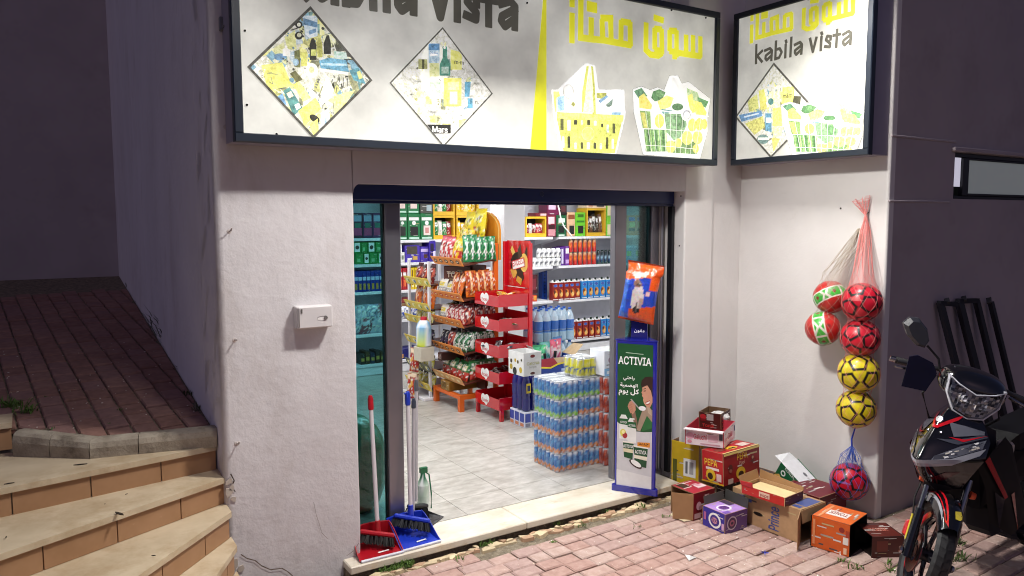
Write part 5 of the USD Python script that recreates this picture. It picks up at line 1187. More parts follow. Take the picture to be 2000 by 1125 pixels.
g = G(); g.poly(arch.difference(arch.buffer(-.018)), fr, H('f0c070'), .0015); t.part('edge', g, PRINT, world=True, parent=hd)


BAGS = {}
def bag(kind, loc, rz, label, group, lean=.0, scale=1.0):
    """kind: colours and size of the bag; the first of a kind carries the mesh, the others refer to it."""
    R = rotz(rz) @ euler(rx=-lean) * scale
    if kind not in BAGS:
        w, h, d, c1, c2, c3, st_, seed = BK[kind]
        t = Thing('snack_bag', label, 'snack bag', loc, group=group, R=R)
        t.part('bag', pouch(w, h, d, H(c1), H(c2), seed, c3=H(c3), style=st_), FOIL, True); BAGS[kind] = t
    else: BAGS[kind].copy(loc, label=label, group=group, R=R)


BK = {'redpink': (.19, .27, .07, 'b8242c', 'f0e2e2', 'e06a7a', 3, 1), 'yellowred': (.17, .25, .07, 'e8c21c', 'e8e060', 'c9281e', 0, 2), 'green': (.085, .25, .045, '1f7a46', 'dfe8e0', '2f9a5a', 1, 3), 'bigyellow': (.24, .34, .09, 'e8d21e', 'f2ea70', 'b8321e', 0, 4),
      'orange': (.12, .26, .06, 'd9701e', 'f0c890', 'a83a1a', 1, 5), 'white': (.15, .17, .06, 'e2ddd4', 'd9c21e', '9a9a94', 2, 6), 'red': (.12, .20, .06, 'a81e24', 'ecd9d0', '7a141c', 3, 7), 'maroon': (.12, .21, .06, '6a1620', 'c9604a', '3a1014', 3, 8),
      'greenwhite': (.11, .19, .06, '2a6a3e', 'dfe4d8', 'e8ece4', 1, 9), 'dark': (.13, .17, .06, '1a1a24', '5a4a6a', '2a2a3a', 3, 10), 'greenred': (.14, .21, .07, '2a7038', 'd9cfa8', 'b8352a', 2, 11), 'lemon': (.13, .16, .05, 'd9d23c', 'f0f0c0', '3a3a20', 3, 12), 'redgold': (.17, .30, .08, 'b0241e', 'dca84a', 'e8d0b0', 3, 13), 'olive': (.14, .13, .06, '3f4a24', '8a9a4a', '2a2f1a', 3, 14)}
W = -math.pi / 2      # facing -x
def row(kind, n, y0, y1, z, x, lab, group, lean=.25, rz=W):
    for i in range(n):
        y = y1 + (y0 - y1) * (i + .5) / n
        bag(kind, (x + RNG.uniform(-.012, .012), y, z + RNG.uniform(0, .006)), rz + RNG.uniform(-.12, .12), f'{ORD[i]} {lab} from left', group, lean * RNG.uniform(.7, 1.2), RNG.uniform(.94, 1.04))
def rowx(kind, n, x0, x1, z, y, lab, group, lean=.12):
    for i in range(n):
        x = x0 + (x1 - x0) * (i + .5) / n
        bag(kind, (x, y + RNG.uniform(-.01, .01), z), RNG.uniform(-.25, .1), f'{ORD[i]} {lab} from left', group, lean * RNG.uniform(.6, 1.3), RNG.uniform(.94, 1.04))
z = TRZ[0] + .02
row('redpink', 2, 6.78, 7.06, z, RX0 + .07, 'red and pink snack bag fronting the top rack tray', 'red snack bags on the top tray'); row('yellowred', 1, 6.58, 6.78, z, RX0 + .06, 'yellow and red bag at the front of the top rack tray', None, .3)
rowx('green', 5, 3.54, 3.90, z + .02, 6.47, 'slim green snack bag at the near end of the top tray', 'slim green bags on the top tray')
rowx('green', 4, 3.58, 3.88, z + .03, 6.54, 'slim green snack bag of the second row on the top tray', 'slim green bags on the top tray')
row('bigyellow', 2, 6.62, 6.98, z + .19, RX1 - .10, 'big yellow crisps bag against the arched header', 'big yellow bags at the header', .1)
row('yellowred', 2, 6.75, 7.0, z + .12, RX1 - .16, 'yellow and red bag behind the front row of the top tray', 'yellow bags behind the red ones')
z = TRZ[1] + .02
row('white', 2, 6.80, 7.06, z, RX0 + .06, 'white and yellow snack bag on the second tray', 'white bags on the second tray', .35); row('orange', 2, 6.56, 6.82, z, RX0 + .06, 'orange snack bag at the front of the second tray', 'orange bags at the front of the second tray')
rowx('orange', 4, 3.58, 3.90, z + .02, 6.48, 'orange snack bag at the near end of the second tray', 'orange bags at the near end of the second tray')
rowx('orange', 3, 3.62, 3.88, z + .02, 6.57, 'orange snack bag in the second row of the second tray', 'orange bags at the near end of the second tray')
tk = carton('snack_carton', 'brown cut-out carton with pale lettering standing on the second tray', 'carton', 3.60, 3.90, 6.86, 7.02, z, z + .30, H('5a2a1c'), [('TONIK', .1, .62, .2, H('d9c9b0'), .8)], rz=-.9)
z = TRZ[2] + .02
row('olive', 2, 6.85, 7.08, z + .10, RX0 + .10, "dark olive packet lying on the third tray's red bags", 'olive packets', .9); row('red', 4, 6.47, 6.92, z, RX0 + .05, 'red snack bag at the front of the third tray', 'red bags on the third tray', .3); row('white', 1, 6.9, 7.05, z, RX0 + .05, 'white packet beside the red bags of the third tray', None)
rowx('maroon', 4, 3.56, 3.90, z + .01, 6.48, 'maroon bag at the near end of the third tray', 'maroon bags on the third tray'); row('maroon', 4, 6.5, 7.0, z + .03, RX0 + .16, 'maroon bag in the second row of the third tray', 'maroon bags on the third tray')
z = TRZ[3] + .02
row('dark', 2, 6.86, 7.06, z, RX0 + .08, 'dark violet packet on the fourth tray', 'dark packets on the fourth tray'); row('maroon', 1, 6.74, 6.86, z, RX0 + .06, 'maroon bag between dark and green bags of the fourth tray', None); row('greenwhite', 3, 6.47, 6.76, z, RX0 + .06, 'green and white bag at the front of the fourth tray', 'green bags on the fourth tray', .35)
rowx('greenwhite', 4, 3.60, 3.90, z + .01, 6.48, 'green and white bag at the near end of the fourth tray', 'green bags on the fourth tray'); row('dark', 3, 6.6, 7.0, z + .02, RX0 + .18, 'dark packet in the second row of the fourth tray', 'dark packets on the fourth tray')
z = TRZ[4] + .02
row('greenred', 4, 6.47, 7.02, z, RX0 + .06, 'green and red bag at the front of the lowest tray', 'green and red bags on the lowest tray', .4); rowx('greenred', 3, 3.62, 3.90, z + .01, 6.48, 'green and red bag at the near end of the lowest tray', 'green and red bags on the lowest tray')
row('maroon', 4, 6.5, 7.02, z + .04, RX0 + .2, 'maroon bag behind the green ones of the lowest tray', 'maroon bags on the lowest tray')
carton('snack_carton', 'dark brown carton strip over the lowest tray', 'carton', 3.62, 3.70, 6.66, 7.06, .52, .60, H('3a1a14'), [('TANGO', .05, .25, .5, H('a88a80'), .9)], rz=W)
carton('snack_carton', 'ochre carton under the lowest tray of the orange rack', 'carton', 3.62, 3.80, 6.56, 7.02, ZF + .165, ZF + .26, H('8a6420'), [('GO', .1, .3, .5, H('3a2a10'))], rz=W)
# the second, white-posted rack to its left
LX0, LX1, LY0, LY1 = 3.44, 3.86, 7.10, 7.62
t2 = Thing('snack_rack', 'white posted snack rack with yellow tray lips, left of the orange one', 'display rack', (LX0, LY0, ZF))
for y in (LY0, LY1 - .03):
    for x in (LX0 + .02, LX1 - .03):
        g = G(); g.span((x, y, ZF + .03), (x + .028, y + .028, 1.52), SHW, bev=.003); t2.part('post', g, STEEL, world=True)
g = G(); g.span((LX0 - .06, LY0 - .03, ZF), (LX1, LY1, ZF + .03), SHW, bev=.005); t2.part('base', g, STEEL, world=True)
LZ = [1.26, 1.0, .85, .62, .36, .16]
for i, z in enumerate(LZ):
    g = G(); g.span((LX0 + .02, LY0 + .03, z), (LX1 - .03, LY1 - .031, z + .012), BRN); t2.part('tray', g, STEEL, world=True)
    g = G(); ya = LY0 - .07; g.hull([(LX0 - .03, y, z + .085) for y in (ya, LY1)] + [(LX0 - .026, y, z + .088) for y in (ya, LY1)] + [(LX0 + .014, y, z + .0) for y in (ya, LY1)] + [(LX0 + .019, y, z) for y in (ya, LY1)], LIPY if i != 4 else H('6a705a')); lp = t2.part('tray_lip', g, PRINT, world=True)
    g = G(); fr = Fr((LX0 + .014, LY1, z), (0, -1, 0), unit((-.044, 0, .085)))
    for k in range(4): g.disc(fr, .08 + k * .15, .05, .045, H('efe9b0'), .002, ry=.026); g.disc(fr, .1 + k * .15, .045, .02, [H('7aa03a'), H('4a7ab0'), H('d9d21e')][(i + k) % 3], .0026)
    t2.part('logo', g, PRINT, world=True, parent=lp, kind='stuff')
for i, (kind, z, n) in enumerate((('maroon', 1.275, 3), ('orange', 1.015, 3), ('lemon', .865, 3), ('dark', .635, 3), ('lemon', .375, 3), ('lemon', .175, 3))):
    row(kind, n, LY0, LY1 - .05, z, LX0 + .08, f'{["maroon","orange","lemon yellow","dark","lemon yellow","lemon"][i]} bag on tray {["one","two","three","four","five","six"][i]} of the white posted rack', f'bags on tray {i + 1} of the white posted rack', .2)
t = Thing('water_jug', 'clear white labelled jug with a red lid beside the white posted rack', 'jug', onX(828, 668, 3.36) * np.array([1, 1, 0]) + np.array([0, 0, .655])); jl = t.loc
g = G(); g.lathe([(0, 0), (.075, .004), (.08, .02), (.08, .20), (.06, .25), (.03, .275)], (0, 0, 0), WHT, 14, cols=[H('c9d9c9'), H('c9d64a'), H('dfe8ee'), H('7fb5d9'), H('e9eef0')]); t.part('body', g, PLASTIC, 40)
g = G(); g.lathe([(.034, .27), (.034, .305), (0, .308)], (0, 0, 0), H('c2283a'), 12); t.part('lid', g, PLASTIC, 40)
st_ = carton('stool', 'pale carton under the red lidded jug', 'carton', jl[0] - .08, jl[0] + .08, jl[1] - .08, jl[1] + .08, ZF + .45, .654, H('c9c2b0'))
for i in range(4):
    bag('redgold', (3.33 + .02 * (i % 2), 7.28 - .01 * i, ZF + [.0, .30, .0, .29][i]), W + [.1, -.2, .5, .3][i], f'{ORD[i]} red and gold bag of the pile at the left foot of the racks', 'red and gold bags piled by the racks', .1, [1, .8, .9, .85][i])

# ================================================================ red biscuit stand
RC = H('bf1220'); RD = H('8a0d18')
t = Thing('biscuit_stand', 'red biscuit stand with five stacked trays and a printed header', 'display stand', (3.617, 5.95, ZF))
A0, A1, B0, B1 = 3.617, 3.975, 5.95, 6.40
RT = [(1.142, 1.245), (.915, 1.018), (.665, .775), (.415, .518), (.165, .27)]
for i, (z0, z1) in enumerate(RT):
    g = G()
    for a, b in (((A0, B0, z0), (A1, B1, z0 + .008)), ((A0, B0, z0 + .008), (A0 + .008, B1, z1)), ((A0 + .008, B0, z0 + .008), (A1, B0 + .008, z1 + .012)), ((A0 + .008, B1 - .008, z0 + .008), (A1, B1, z1 + .012)), ((A1 - .008, B0 + .008, z0 + .008), (A1, B1 - .008, z1 + .05))): g.span(a, b, RC)
    tr = t.part('tray', g, GLOSS, world=True)
    g = G(); fr = Fr((A0, B1 - .02, z0), (0, -1, 0), (0, 0, 1)); hx = .17
    heart = unary_union([Point(hx - .035, .072).buffer(.042), Point(hx + .035, .078).buffer(.042), Polygon([(hx - .072, .06), (hx + .076, .066), (hx + .02, -.012 + .02)])]).intersection(sbox(0, .004, .4, z1 - z0 + .03))
    g.poly(heart, fr, WHT, .0012); g.text('Excelo', fr, hx - .055, .042, .03, H('c21a28'), .0018, True, w=.11); t.part('logo', g, PRINT, world=True, parent=tr)
for y in (B0 - .012, B1 - .02):
    g = G(); g.span((A1 - .03, y, ZF), (A1 + .012, y + .03, 1.73 if y < B0 else 1.74), RC, bev=.003); t.part('post', g, GLOSS, world=True)
    g = G(); g.span((A0 + .01, y + .005, ZF), (A0 + .05, y + .035, RT[-1][0] - .001), RC, bev=.003); t.part('leg', g, GLOSS, world=True)
g = G(); g.span((A1 + .0, B0 + .02, 1.30), (A1 + .012, B1 - .021, 1.75), RC, bev=.003); hb = t.part('header_board', g, GLOSS, world=True)
g = G(); fr = Fr((A1, B1 - .02, 1.30), (0, -1, 0), (0, 0, 1))
g.rect(fr, .06, -.035, .41, -.005, WHT, .002)
for i, (pts, c) in enumerate([([(.07, .36), (.10, .40), (.20, .28), (.16, .22)], 'd9b25a'), ([(.30, .30), (.36, .40), (.40, .36), (.35, .26)], '3a2a20'), (ell(.20, .22, .13, .12), '241410'), (ell(.31, .24, .07, .09), 'dcb45a'), ([(.07, .16), (.12, .08), (.2, .12), (.15, .2)], 'd9a84a'), (ell(.24, .10, .07, .05), '2a1610'), ([(.2, .36), (.25, .42), (.28, .3), (.22, .28)], '4a3428'), ([(.17, .06), (.26, .02), (.28, .08), (.2, .11)], 'c9963a')]): g.poly(Polygon(pts), fr, H(c), .0012 + i * .0003)
g.poly(affinity.rotate(sbox(.10, .18, .33, .27), 12), fr, H('c21a28'), .0045); g.poly(affinity.rotate(sbox(.11, .187, .32, .262), 12), fr, WHT, .0049); fr2 = Fr(fr(np.array([.115]), np.array([.185]), 0)[0], fr.ex * math.cos(.21) + fr.ey * math.sin(.21), -fr.ex * math.sin(.21) + fr.ey * math.cos(.21)); g.text('EXCELO', fr2, 0, .008, .055, H('c21a28'), .0054, True, w=.21)
t.part('poster', g, PRINT, world=True, parent=hb)
pk = {}
for k, (zi, c1, c2, n) in enumerate(((0, 'e8b52a', 'f2ead0', 9), (1, '3a4a20', 'b59a4a', 7), (2, '2a3440', 'dfe4e6', 9), (3, '5a1a20', '2a1014', 9))):
    for i in range(n):
        loc = (A0 + .05 + .30 * RNG.random(), B0 + .06 + .32 * RNG.random(), RT[zi][0] + .05 + .03 * RNG.random()); R = euler(RNG.uniform(1.2, 1.8), RNG.uniform(-.3, .3), RNG.uniform(0, 6.28))
        lab = f'small {["yellow and white", "olive and gold", "grey and white", "dark red"][k]} biscuit packet of the heap in the red stand, {["top", "second", "third", "fourth"][k]} tray'
        if k not in pk:
            p = Thing('sweet_packet', lab, 'packet', loc, group=f'packets heaped in the {["top", "second", "third", "fourth"][k]} red tray', R=R); p.part('packet', pouch(.07, .12, .03, H(c1), H(c2), 20 + k, 5, 7, style=3), FOIL, True); pk[k] = p
        else: pk[k].copy(loc, label=lab, R=R)

# ================================================================ stacked goods in the middle
def can_pack(name, label, loc, nx, ny, p, h, bands, group, film=True, rz=0.0, cat='can pack'):
    """Cans standing in rows under a clear film; bands: (colour, share of the height)."""
    t = Thing(name, label, cat, loc, rz, group); r = p * .485
    for i in range(nx):
        for j in range(ny):
            g = G(); zs = [0, .006] + list(np.cumsum([b[1] for b in bands]) * (h - .018) + .006) + [h - .004, h]
            rr = [r * .86] + [r] * (len(bands) + 1) + [r * .84, r * .8]
            cols = [H('b5b8bc')] + [H(b[0]) for b in bands] + [H('c9ccd0'), H('c9ccd0')]
            g.lathe(list(zip(rr, zs)), ((i + .5) * p, (j + .5) * p, 0), WHT, 12, cols=cols); g.disc(Fr(((i + .5) * p, (j + .5) * p, h - .004), (1, 0, 0), (0, 1, 0)), 0, 0, r * .8, H('c2c5ca'), 0, 12)
            t.part('can', g, CAN, 60)
    if film:
        g = G(); n = 8; X, Y = np.meshgrid(np.linspace(.004, nx * p - .004, n), np.linspace(.004, ny * p - .004, n)); Z = h + .0015 + .004 * meshkit.noise(np.stack([X * 40 + loc[0] * 9, Y * 40 + loc[1] * 9, X * 0], -1))
        g.add(np.stack([X, Y, Z], -1).reshape(-1, 3), [(a * n + b, a * n + b + 1, (a + 1) * n + b + 1, (a + 1) * n + b) for a in range(n - 1) for b in range(n - 1)], H('d3dadc')); t.part('film', g, FILM, True)
        g = G(); e = .0008
        for (a, b) in (((e, e), (nx * p - e, e)), ((nx * p - e, e), (nx * p - e, ny * p - e)), ((nx * p - e, ny * p - e), (e, ny * p - e)), ((e, ny * p - e), (e, e))): g.quad([(*a, .004), (*b, .004), (*b, h + .001), (*a, h + .001)], H('d3dadc'))
        t.part('wrap', g, WRAP)
    return t


FILM = mat('shrink_film', {'t': ('transparent_bsdf', {'color': (.97, .98, 1)}), 'p': ('principled_bsdf', {'base_color': (.82, .86, .87), 'roughness': .12}), 'tc': ('texture_coordinate', {}), 'n': ('noise_texture', {'scale': 22.0, 'detail': 3.0}), 'r': ('map_range', {'from_min': .35, 'from_max': .65, 'to_min': .25, 'to_max': .85}), 'b': ('bump', {'strength': .8, 'distance': .01}), 'm': ('mix_closure', {})},
           [('tc.object', 'n.vector'), ('n.fac', 'r.value'), ('n.fac', 'b.height'), ('b.normal', 'p.normal'), ('r.result', 'm.fac'), ('t.BSDF', 'm.closure1'), ('p.BSDF', 'm.closure2')], surface='m.closure')
WRAP = mat('side_wrap', {'t': ('transparent_bsdf', {'color': (.97, .98, 1)}), 'p': ('principled_bsdf', {'base_color': (.78, .84, .84), 'roughness': .14}), 'tc': ('texture_coordinate', {}), 'n': ('noise_texture', {'scale': 26.0, 'detail': 3.0}), 'r': ('map_range', {'from_min': .40, 'from_max': .70, 'to_min': .0, 'to_max': .15}), 'b': ('bump', {'strength': .8, 'distance': .01}), 'm': ('mix_closure', {})},
           [('tc.object', 'n.vector'), ('n.fac', 'r.value'), ('n.fac', 'b.height'), ('b.normal', 'p.normal'), ('r.result', 'm.fac'), ('t.BSDF', 'm.closure1'), ('p.BSDF', 'm.closure2')], surface='m.closure')
CB = {'g': [('6fa83a', .16), ('8fc24a', .10), ('4a86b0', .10), ('2f6aa8', .34), ('5a9ac8', .10), ('2f62a0', .20)], 'o': [('b5642a', .16), ('d98a4a', .12), ('4a86b0', .08), ('2a5f9e', .34), ('5594c4', .10), ('2f62a0', .20)]}
pz, ch = .0536, .1355
ox, oy = 3.232, 4.496
proto = {}
for lay in range(5):
    for i in range(2):
        for j in range(2):
            k = 'g' if lay == 4 or (lay == 3 and i == 0) else 'o'
            loc = (ox + i * 4 * pz + RNG.uniform(-.003, .003), oy + j * 3 * pz + RNG.uniform(-.003, .003), ZF + lay * (ch + .0015))
            lab = f'{["left", "right"][i]} {["front", "rear"][j]} six pack of blue {"and green" if k == "g" else "and orange"} cans, {["bottom", "second", "middle", "fourth", "top"][lay]} layer of the stack'.replace('six pack', 'pack')
            if k not in proto: proto[k] = can_pack('can_pack', lab, loc, 4, 3, pz, ch, CB[k], 'packs of blue cans stacked on the shop floor')
            else: proto[k].copy(loc, RNG.uniform(-.012, .012), lab)
zt = ZF + 5 * (ch + .0015) + .003
q = onZ(1131, 739, zt)
can_pack('can_pack', 'pack of bright yellow cans lying on top of the blue can stack', q, 3, 3, .066, .145, [('b5b02a', .12), ('d9d42a', .3), ('3a5a8a', .06), ('e0da3a', .12), ('d9d42a', .4)], None, rz=.05)
pr = None
q = onZ(1180, 912, ZF)
for lay in range(5):
    loc = (q[0] + .012, q[1], ZF + lay * .139)
    lab = f'red can pack, {["bottom", "second", "middle", "fourth", "top"][lay]} of the red stack behind the green advertising stand'
    if pr is None: pr = can_pack('can_pack', lab, loc, 4, 3, .06, .137, [('a83a1e', .3), ('c9562a', .25), ('8a2a1e', .15), ('c24a2a', .3)], 'packs of red cans stacked beside the blue ones')
    else: pr.copy(loc, 0, lab)
carton('paper_pack', 'white wrapped pack with a round violet mark on the red can stack', 'pack', q[0] + .01, q[0] + .24, q[1] + .02, q[1] + .20, ZF + 5 * .139 + .004, ZF + 5 * .139 + .20, H('e4e9f2'), [(.3, .62, .13, H('7a2a6a')), (.0, .0, 1, .3, H('8fc0e8')), (.1, .08, .4, .2, H('e9f2f8')), (.55, .05, .9, .22, H('e9f2f8'))], mat_=CAN)


def bottle(g, x, y, r, h, cols, z=0):
    g.lathe([(r * .8, 0), (r, .012), (r, h * .28), (r * .93, h * .30), (r * .93, h * .34), (r, h * .36), (r, h * .62), (r * .85, h * .74), (r * .38, h * .88), (r * .34, h * .93)], (x, y, z), WHT, 12, cols=cols)


wl = [H('a9cfe8'), H('bfe0f2'), H('7fb0e0'), H('5a8ad0'), H('c9e2f2'), H('3f78cf'), H('d9ecf6'), H('cfe6f4'), H('cfe6f4')]
WPET = tinted('water_pet', .1, coat=.5, trans=.35, bump=.5, bscale=60.0, bdist=.004)
wp = None; q = np.array([4.16, 6.12, ZF])
for lay in range(3):
    loc = q + np.array([0, 0, lay * .335]); lab = f'pack of clear water bottles, {["bottom", "middle", "top"][lay]} of the pile behind the can stack'
    if wp is None:
        wp = Thing('water_pack', lab, 'water pack', loc, group='packs of water bottles behind the can stack')
        for i in range(5):
            for j in range(3):
                g = G(); bottle(g, .05 + i * .096, .05 + j * .096, .047, .345, wl); wp.part('bottle', g, WPET, True)
                g = G(); g.lathe([(.017, .312), (.017, .332), (0, .333)], (.05 + i * .096, .05 + j * .096, 0), H('2a62c0'), 10); wp.part('cap', g, PLASTIC)
    else: wp.copy(loc, 0, lab)
# blue bottles under the white box
t = Thing('milk_pack', 'flat pack of blue and white milk cartons on the floor under the dark blue bottles', 'pack', (3.70, 5.64, ZF))
for i in range(3):
    for j in range(3):
        g = G(); g.box((.035 + i * .072, .045 + j * .085, .072), (.070, .082, .144), H('d3d6e4'), bev=.004); t.part('carton', g, PRINT)
g = G(); fr = Fr((0, .003, 0), (1, 0, 0), (0, 0, 1))
for i in range(3): g.rect(fr, .006 + i * .072, .05, .064 + i * .072, .13, H('3a4aa0'), .0012); g.rect(fr, .01 + i * .072, .01, .06 + i * .072, .04, H('c9805a') if i else H('8a8a9a'), .0014)
fr = Fr((0, .258, 0), (0, -1, 0), (0, 0, 1))
for i in range(3): g.rect(fr, .006 + i * .085, .05, .074 + i * .085, .13, H('3a4aa0'), .0012); g.rect(fr, .01 + i * .085, .01, .07 + i * .085, .04, H('c9805a'), .0014)
t.part('print', g, PRINT)
t = Thing('bottle_pack', 'pack of dark blue bottles with a yellow label under the white box', 'bottle pack', (3.70, 5.65, ZF + .147))
nb_ = [H('14186a')] * 9
for i in range(2):
    for j in range(3):
        g = G(); bottle(g, .05 + i * .085, .045 + j * .083, .041, .385, nb_); t.part('bottle', g, CAN, True); g = G(); g.lathe([(.016, .355), (.016, .376), (0, .377)], (.05 + i * .085, .045 + j * .083, 0), H('1a2070'), 10); t.part('cap', g, PLASTIC)
g = G(); fr = Fr((0, .003, 0), (1, 0, 0), (0, 0, 1)); g.rect(fr, .025, .17, .075, .26, H('d9c22a'), .0012); g.rect(fr, .035, .19, .065, .24, H('1a2a60'), .0018); g.rect(fr, .115, .06, .155, .09, H('8a90d0'), .0012); t.part('label', g, PRINT)
q0, qL, qR = [onZ(px, py, ZF + .147 + .380) for px, py in ((1023, 736), (990, 728), (1057, 731))]
u, w_ = qR - q0, qL - q0; ang = math.atan2(u[1], u[0]); lw, ld = np.linalg.norm(u), min(np.linalg.norm(w_), .40)
t = Thing('white_box', 'white open topped food box with sunflower prints resting on the dark blue bottles', 'box', q0, R=np.stack([unit(u), unit(np.array([-u[1], u[0], 0])), [0, 0, 1]], 1)); h = .205
g = G(); g.span((0, 0, 0), (lw, ld, .006), WHT)
for a, b in (((0, 0, .006), (lw, .005, h)), ((0, ld - .005, .006), (lw, ld, h)), ((0, .005, .006), (.005, ld - .005, h)), ((lw - .005, .005, .006), (lw, ld - .005, h))): g.span(a, b, WHT)
t.part('carton', g, PRINT)
g = G(); fr = Fr((0, 0, 0), (1, 0, 0), (0, 0, 1)); g.disc(fr, lw * .5, h * .84, .026, H('7a1a1a'), .0012, ry=.014); g.text('Catchia', fr, lw * .16, h * .47, .026, H('b5b23a'), .0012, w=lw * .72); g.text('kcps', fr, lw * .32, h * .33, .018, H('9a9c8a'), .0012, w=lw * .4); g.disc(fr, lw * .5, h * .10, .026, H('5a2a20'), .0012, ry=.012)
fr = Fr((0, ld, 0), (0, -1, 0), (0, 0, 1))
for x, z, r, c in ((.18, .45, .016, '3a2a10'), (.18, .25, .022, 'b59a2a'), (.18, .25, .012, '2a1a10'), (.45, .5, .014, 'c9a82a'), (.62, .46, .014, '5a4a20'), (.8, .2, .022, 'c9b03a'), (.8, .2, .013, '2a1c10'), (.42, .12, .03, '2a2a24'), (.85, .55, .01, '3a3a20')): g.disc(fr, x * ld, z * h / .8, r, H(c), .0012 + r * .01, ry=r * 1.2)
t.part('print', g, PRINT)
# open carton with a rainbow edge, kitchen tools and cloths in it
bx0, bx1, by, bz = onY(1057, 728, 5.84)[0], onY(1112, 728, 5.84)[0], 5.84, onY(1090, 730, 5.84)[2]
carton('brown_carton', 'plain carton under the rainbow printed open box', 'carton', bx0 + .01, bx1 + .05, by + .01, by + .24, ZF, bz - .002, H('8a6a48'))
t = Thing('open_box', 'open blue and red box with a yellow rainbow edge, full of kitchen things', 'box', (bx0, by, bz)); lw, ld, h = bx1 - bx0 + .06, .25, .16
g = G()
for a, b in (((0, 0, 0), (lw, ld, .005)), ((0, 0, .005), (lw, .005, h)), ((0, ld - .005, .005), (lw, ld, h)), ((0, .005, .005), (.005, ld - .005, h)), ((lw - .005, .005, .005), (lw, ld - .005, h))): g.span(a, b, H('1c3f94'))
t.part('carton', g, PRINT)
g = G(); fr = Fr((0, 0, 0), (1, 0, 0), (0, 0, 1)); g.poly(Polygon([(.002, h), (lw * .36, h), (lw * .52, h * .60), (lw * .30, h * .42), (0.002, h * .52)]), fr, H('a82a3a'), .0012); g.poly(LineString([(0, h * .5), (lw * .28, h * .42), (lw * .5, h * .6), (lw, h * .72)]).buffer(.008).intersection(sbox(0, 0, lw, h)), fr, H('e8d22a'), .0016); g.poly(Polygon([(lw * .36, h), (lw, h), (lw, h * .72), (lw * .5, h * .62)]), fr, H('cdb089'), .0014); g.rect(fr, lw * .6, h * .16, lw * .95, h * .3, H('a9bfe8'), .0018)
t.part('print', g, PRINT)
for nm, pts, c in (('flap', [(-.09, .02, h + .12), (-.0, 0, h + .005), (-.0, .18, h + .005), (-.1, .17, h + .13)], 'e0e0dc'), ('flap', [(lw, .0, h), (lw + .10, -.01, h + .10), (lw + .11, .16, h + .09), (lw, .20, h)], 'c9b088')):
    g = G(); P = np.array(pts); g.hull(np.vstack([P, P + [0, .002, .004]]), H(c)); t.part(nm, g, CARD)
for i, (x, y, dx, l) in enumerate(((.10, .06, -.02, .16), (.20, .07, .015, .17))):
    k = Thing('kitchen_tool', ['left', 'right'][i] + ' black handled tool standing in the rainbow edged box', 'tool', (bx0 + x, by + y, bz + .04)); g = G(); g.tube([(0, 0, 0), (dx * .6, 0, l * .55), (dx, 0, l)], [.010, .012, .015], H('15201c'), 8); k.part('handle', g, PLASTIC)
for i, (x, c1, c2) in enumerate(((.10, '5ac88a', '9fe0c0'), (.20, '6ab8b0', 'c9e8e0'), (.30, 'd9607a', 'ecc9d0'), (.34, '4a7ab0', 'b5d0e0'))):
    k = Thing('cloth_pack', ['mint green', 'teal', 'pink striped', 'blue'][i] + ' packed cloth sticking out of the rainbow edged box', 'packet', (bx0 + x - .02, by + .16 + .02 * (i % 2), bz + .02), .2 * (i - 1.5)); k.part('packet', pouch(.15, .25 + .02 * i, .05, H(c1), H(c2), 90 + i, style=3), FOIL, True)
t = Thing('plastic_sack', 'dark green plastic sack slumped behind the left door pane', 'sack', (1.72, 4.62, ZF))
m = trimesh.creation.icosphere(3, 1.0); v = np.array(m.vertices); v = v * np.array([.19, .22, .34]) * (1 + .25 * (meshkit.fbm(v * 2.2, 4, 3) - .5))[:, None]; v[:, 2] = np.maximum(v[:, 2] + .30, 0); g = G(); g.add(v, np.array(m.faces), H('12603e')); t.part('sack', g, FOIL, True)
# ================================================================ brooms and dustpans at the left door post
def dustpan(t, w, d, col, hb=.10, lip=True):
    """Pan open to -y, its mouth on the floor at y = 0; high curved back."""
    g = G(); n = 7; ys = np.linspace(0, d, n)
    hs = hb * np.sin(np.clip((ys / d) * 1.5, 0, 1.5)) ** 1.4
    fl_ = [(-w / 2, 0, .004), (w / 2, 0, .004), (w * .46, d, .02), (-w * .46, d, .02)]
    g.add(np.vstack([np.array(fl_), np.array(fl_) - [0, 0, .004]]), [(0, 1, 2, 3), (4, 7, 6, 5), (0, 4, 5, 1)], col)
    for s in (-1, 1):
        P = []
        for y, h in zip(ys, hs):
            x = s * (w / 2 - (w * .04) * y / d); z0 = .004 + .016 * y / d
            P += [(x, y, z0 - .004), (x + s * .006, y, z0 + h), (x + s * .002, y, z0 + h + .001), (x - s * .004, y, z0)]
        P = np.array(P); F = [(i * 4 + a, i * 4 + (a + 1) % 4, (i + 1) * 4 + (a + 1) % 4, (i + 1) * 4 + a) for i in range(n - 1) for a in range(4)]
        g.add(P, F, col)
    m = 9; xs = np.linspace(-w * .47, w * .47, m); top = .02 + hb * (.92 + .12 * np.cos(xs / w * math.pi)); B = []
    for x, z in zip(xs, top): B += [(x, d, .012), (x, d + .012, z), (x, d - .012, z + .004), (x, d - .004, .02)]
    B = np.array(B); g.add(B, [(i * 4 + a, (i + 1) * 4 + a, (i + 1) * 4 + (a + 1) % 4, i * 4 + (a + 1) % 4) for i in range(m - 1) for a in range(4)], col)
    t.part('pan', g, PLASTIC, 35)
    if lip:
        g = G(); g.span((-w / 2, -.012, -.001), (w / 2, .004, .010), H('cfd0da'), bev=.002); t.part('rubber_lip', g, PLASTIC)
        g = G(); g.box((w * .10, d * .24, .0105), (w * .26, .014, .001), WHT, R=euler(rz=.1)); t.part('sticker', g, PRINT)


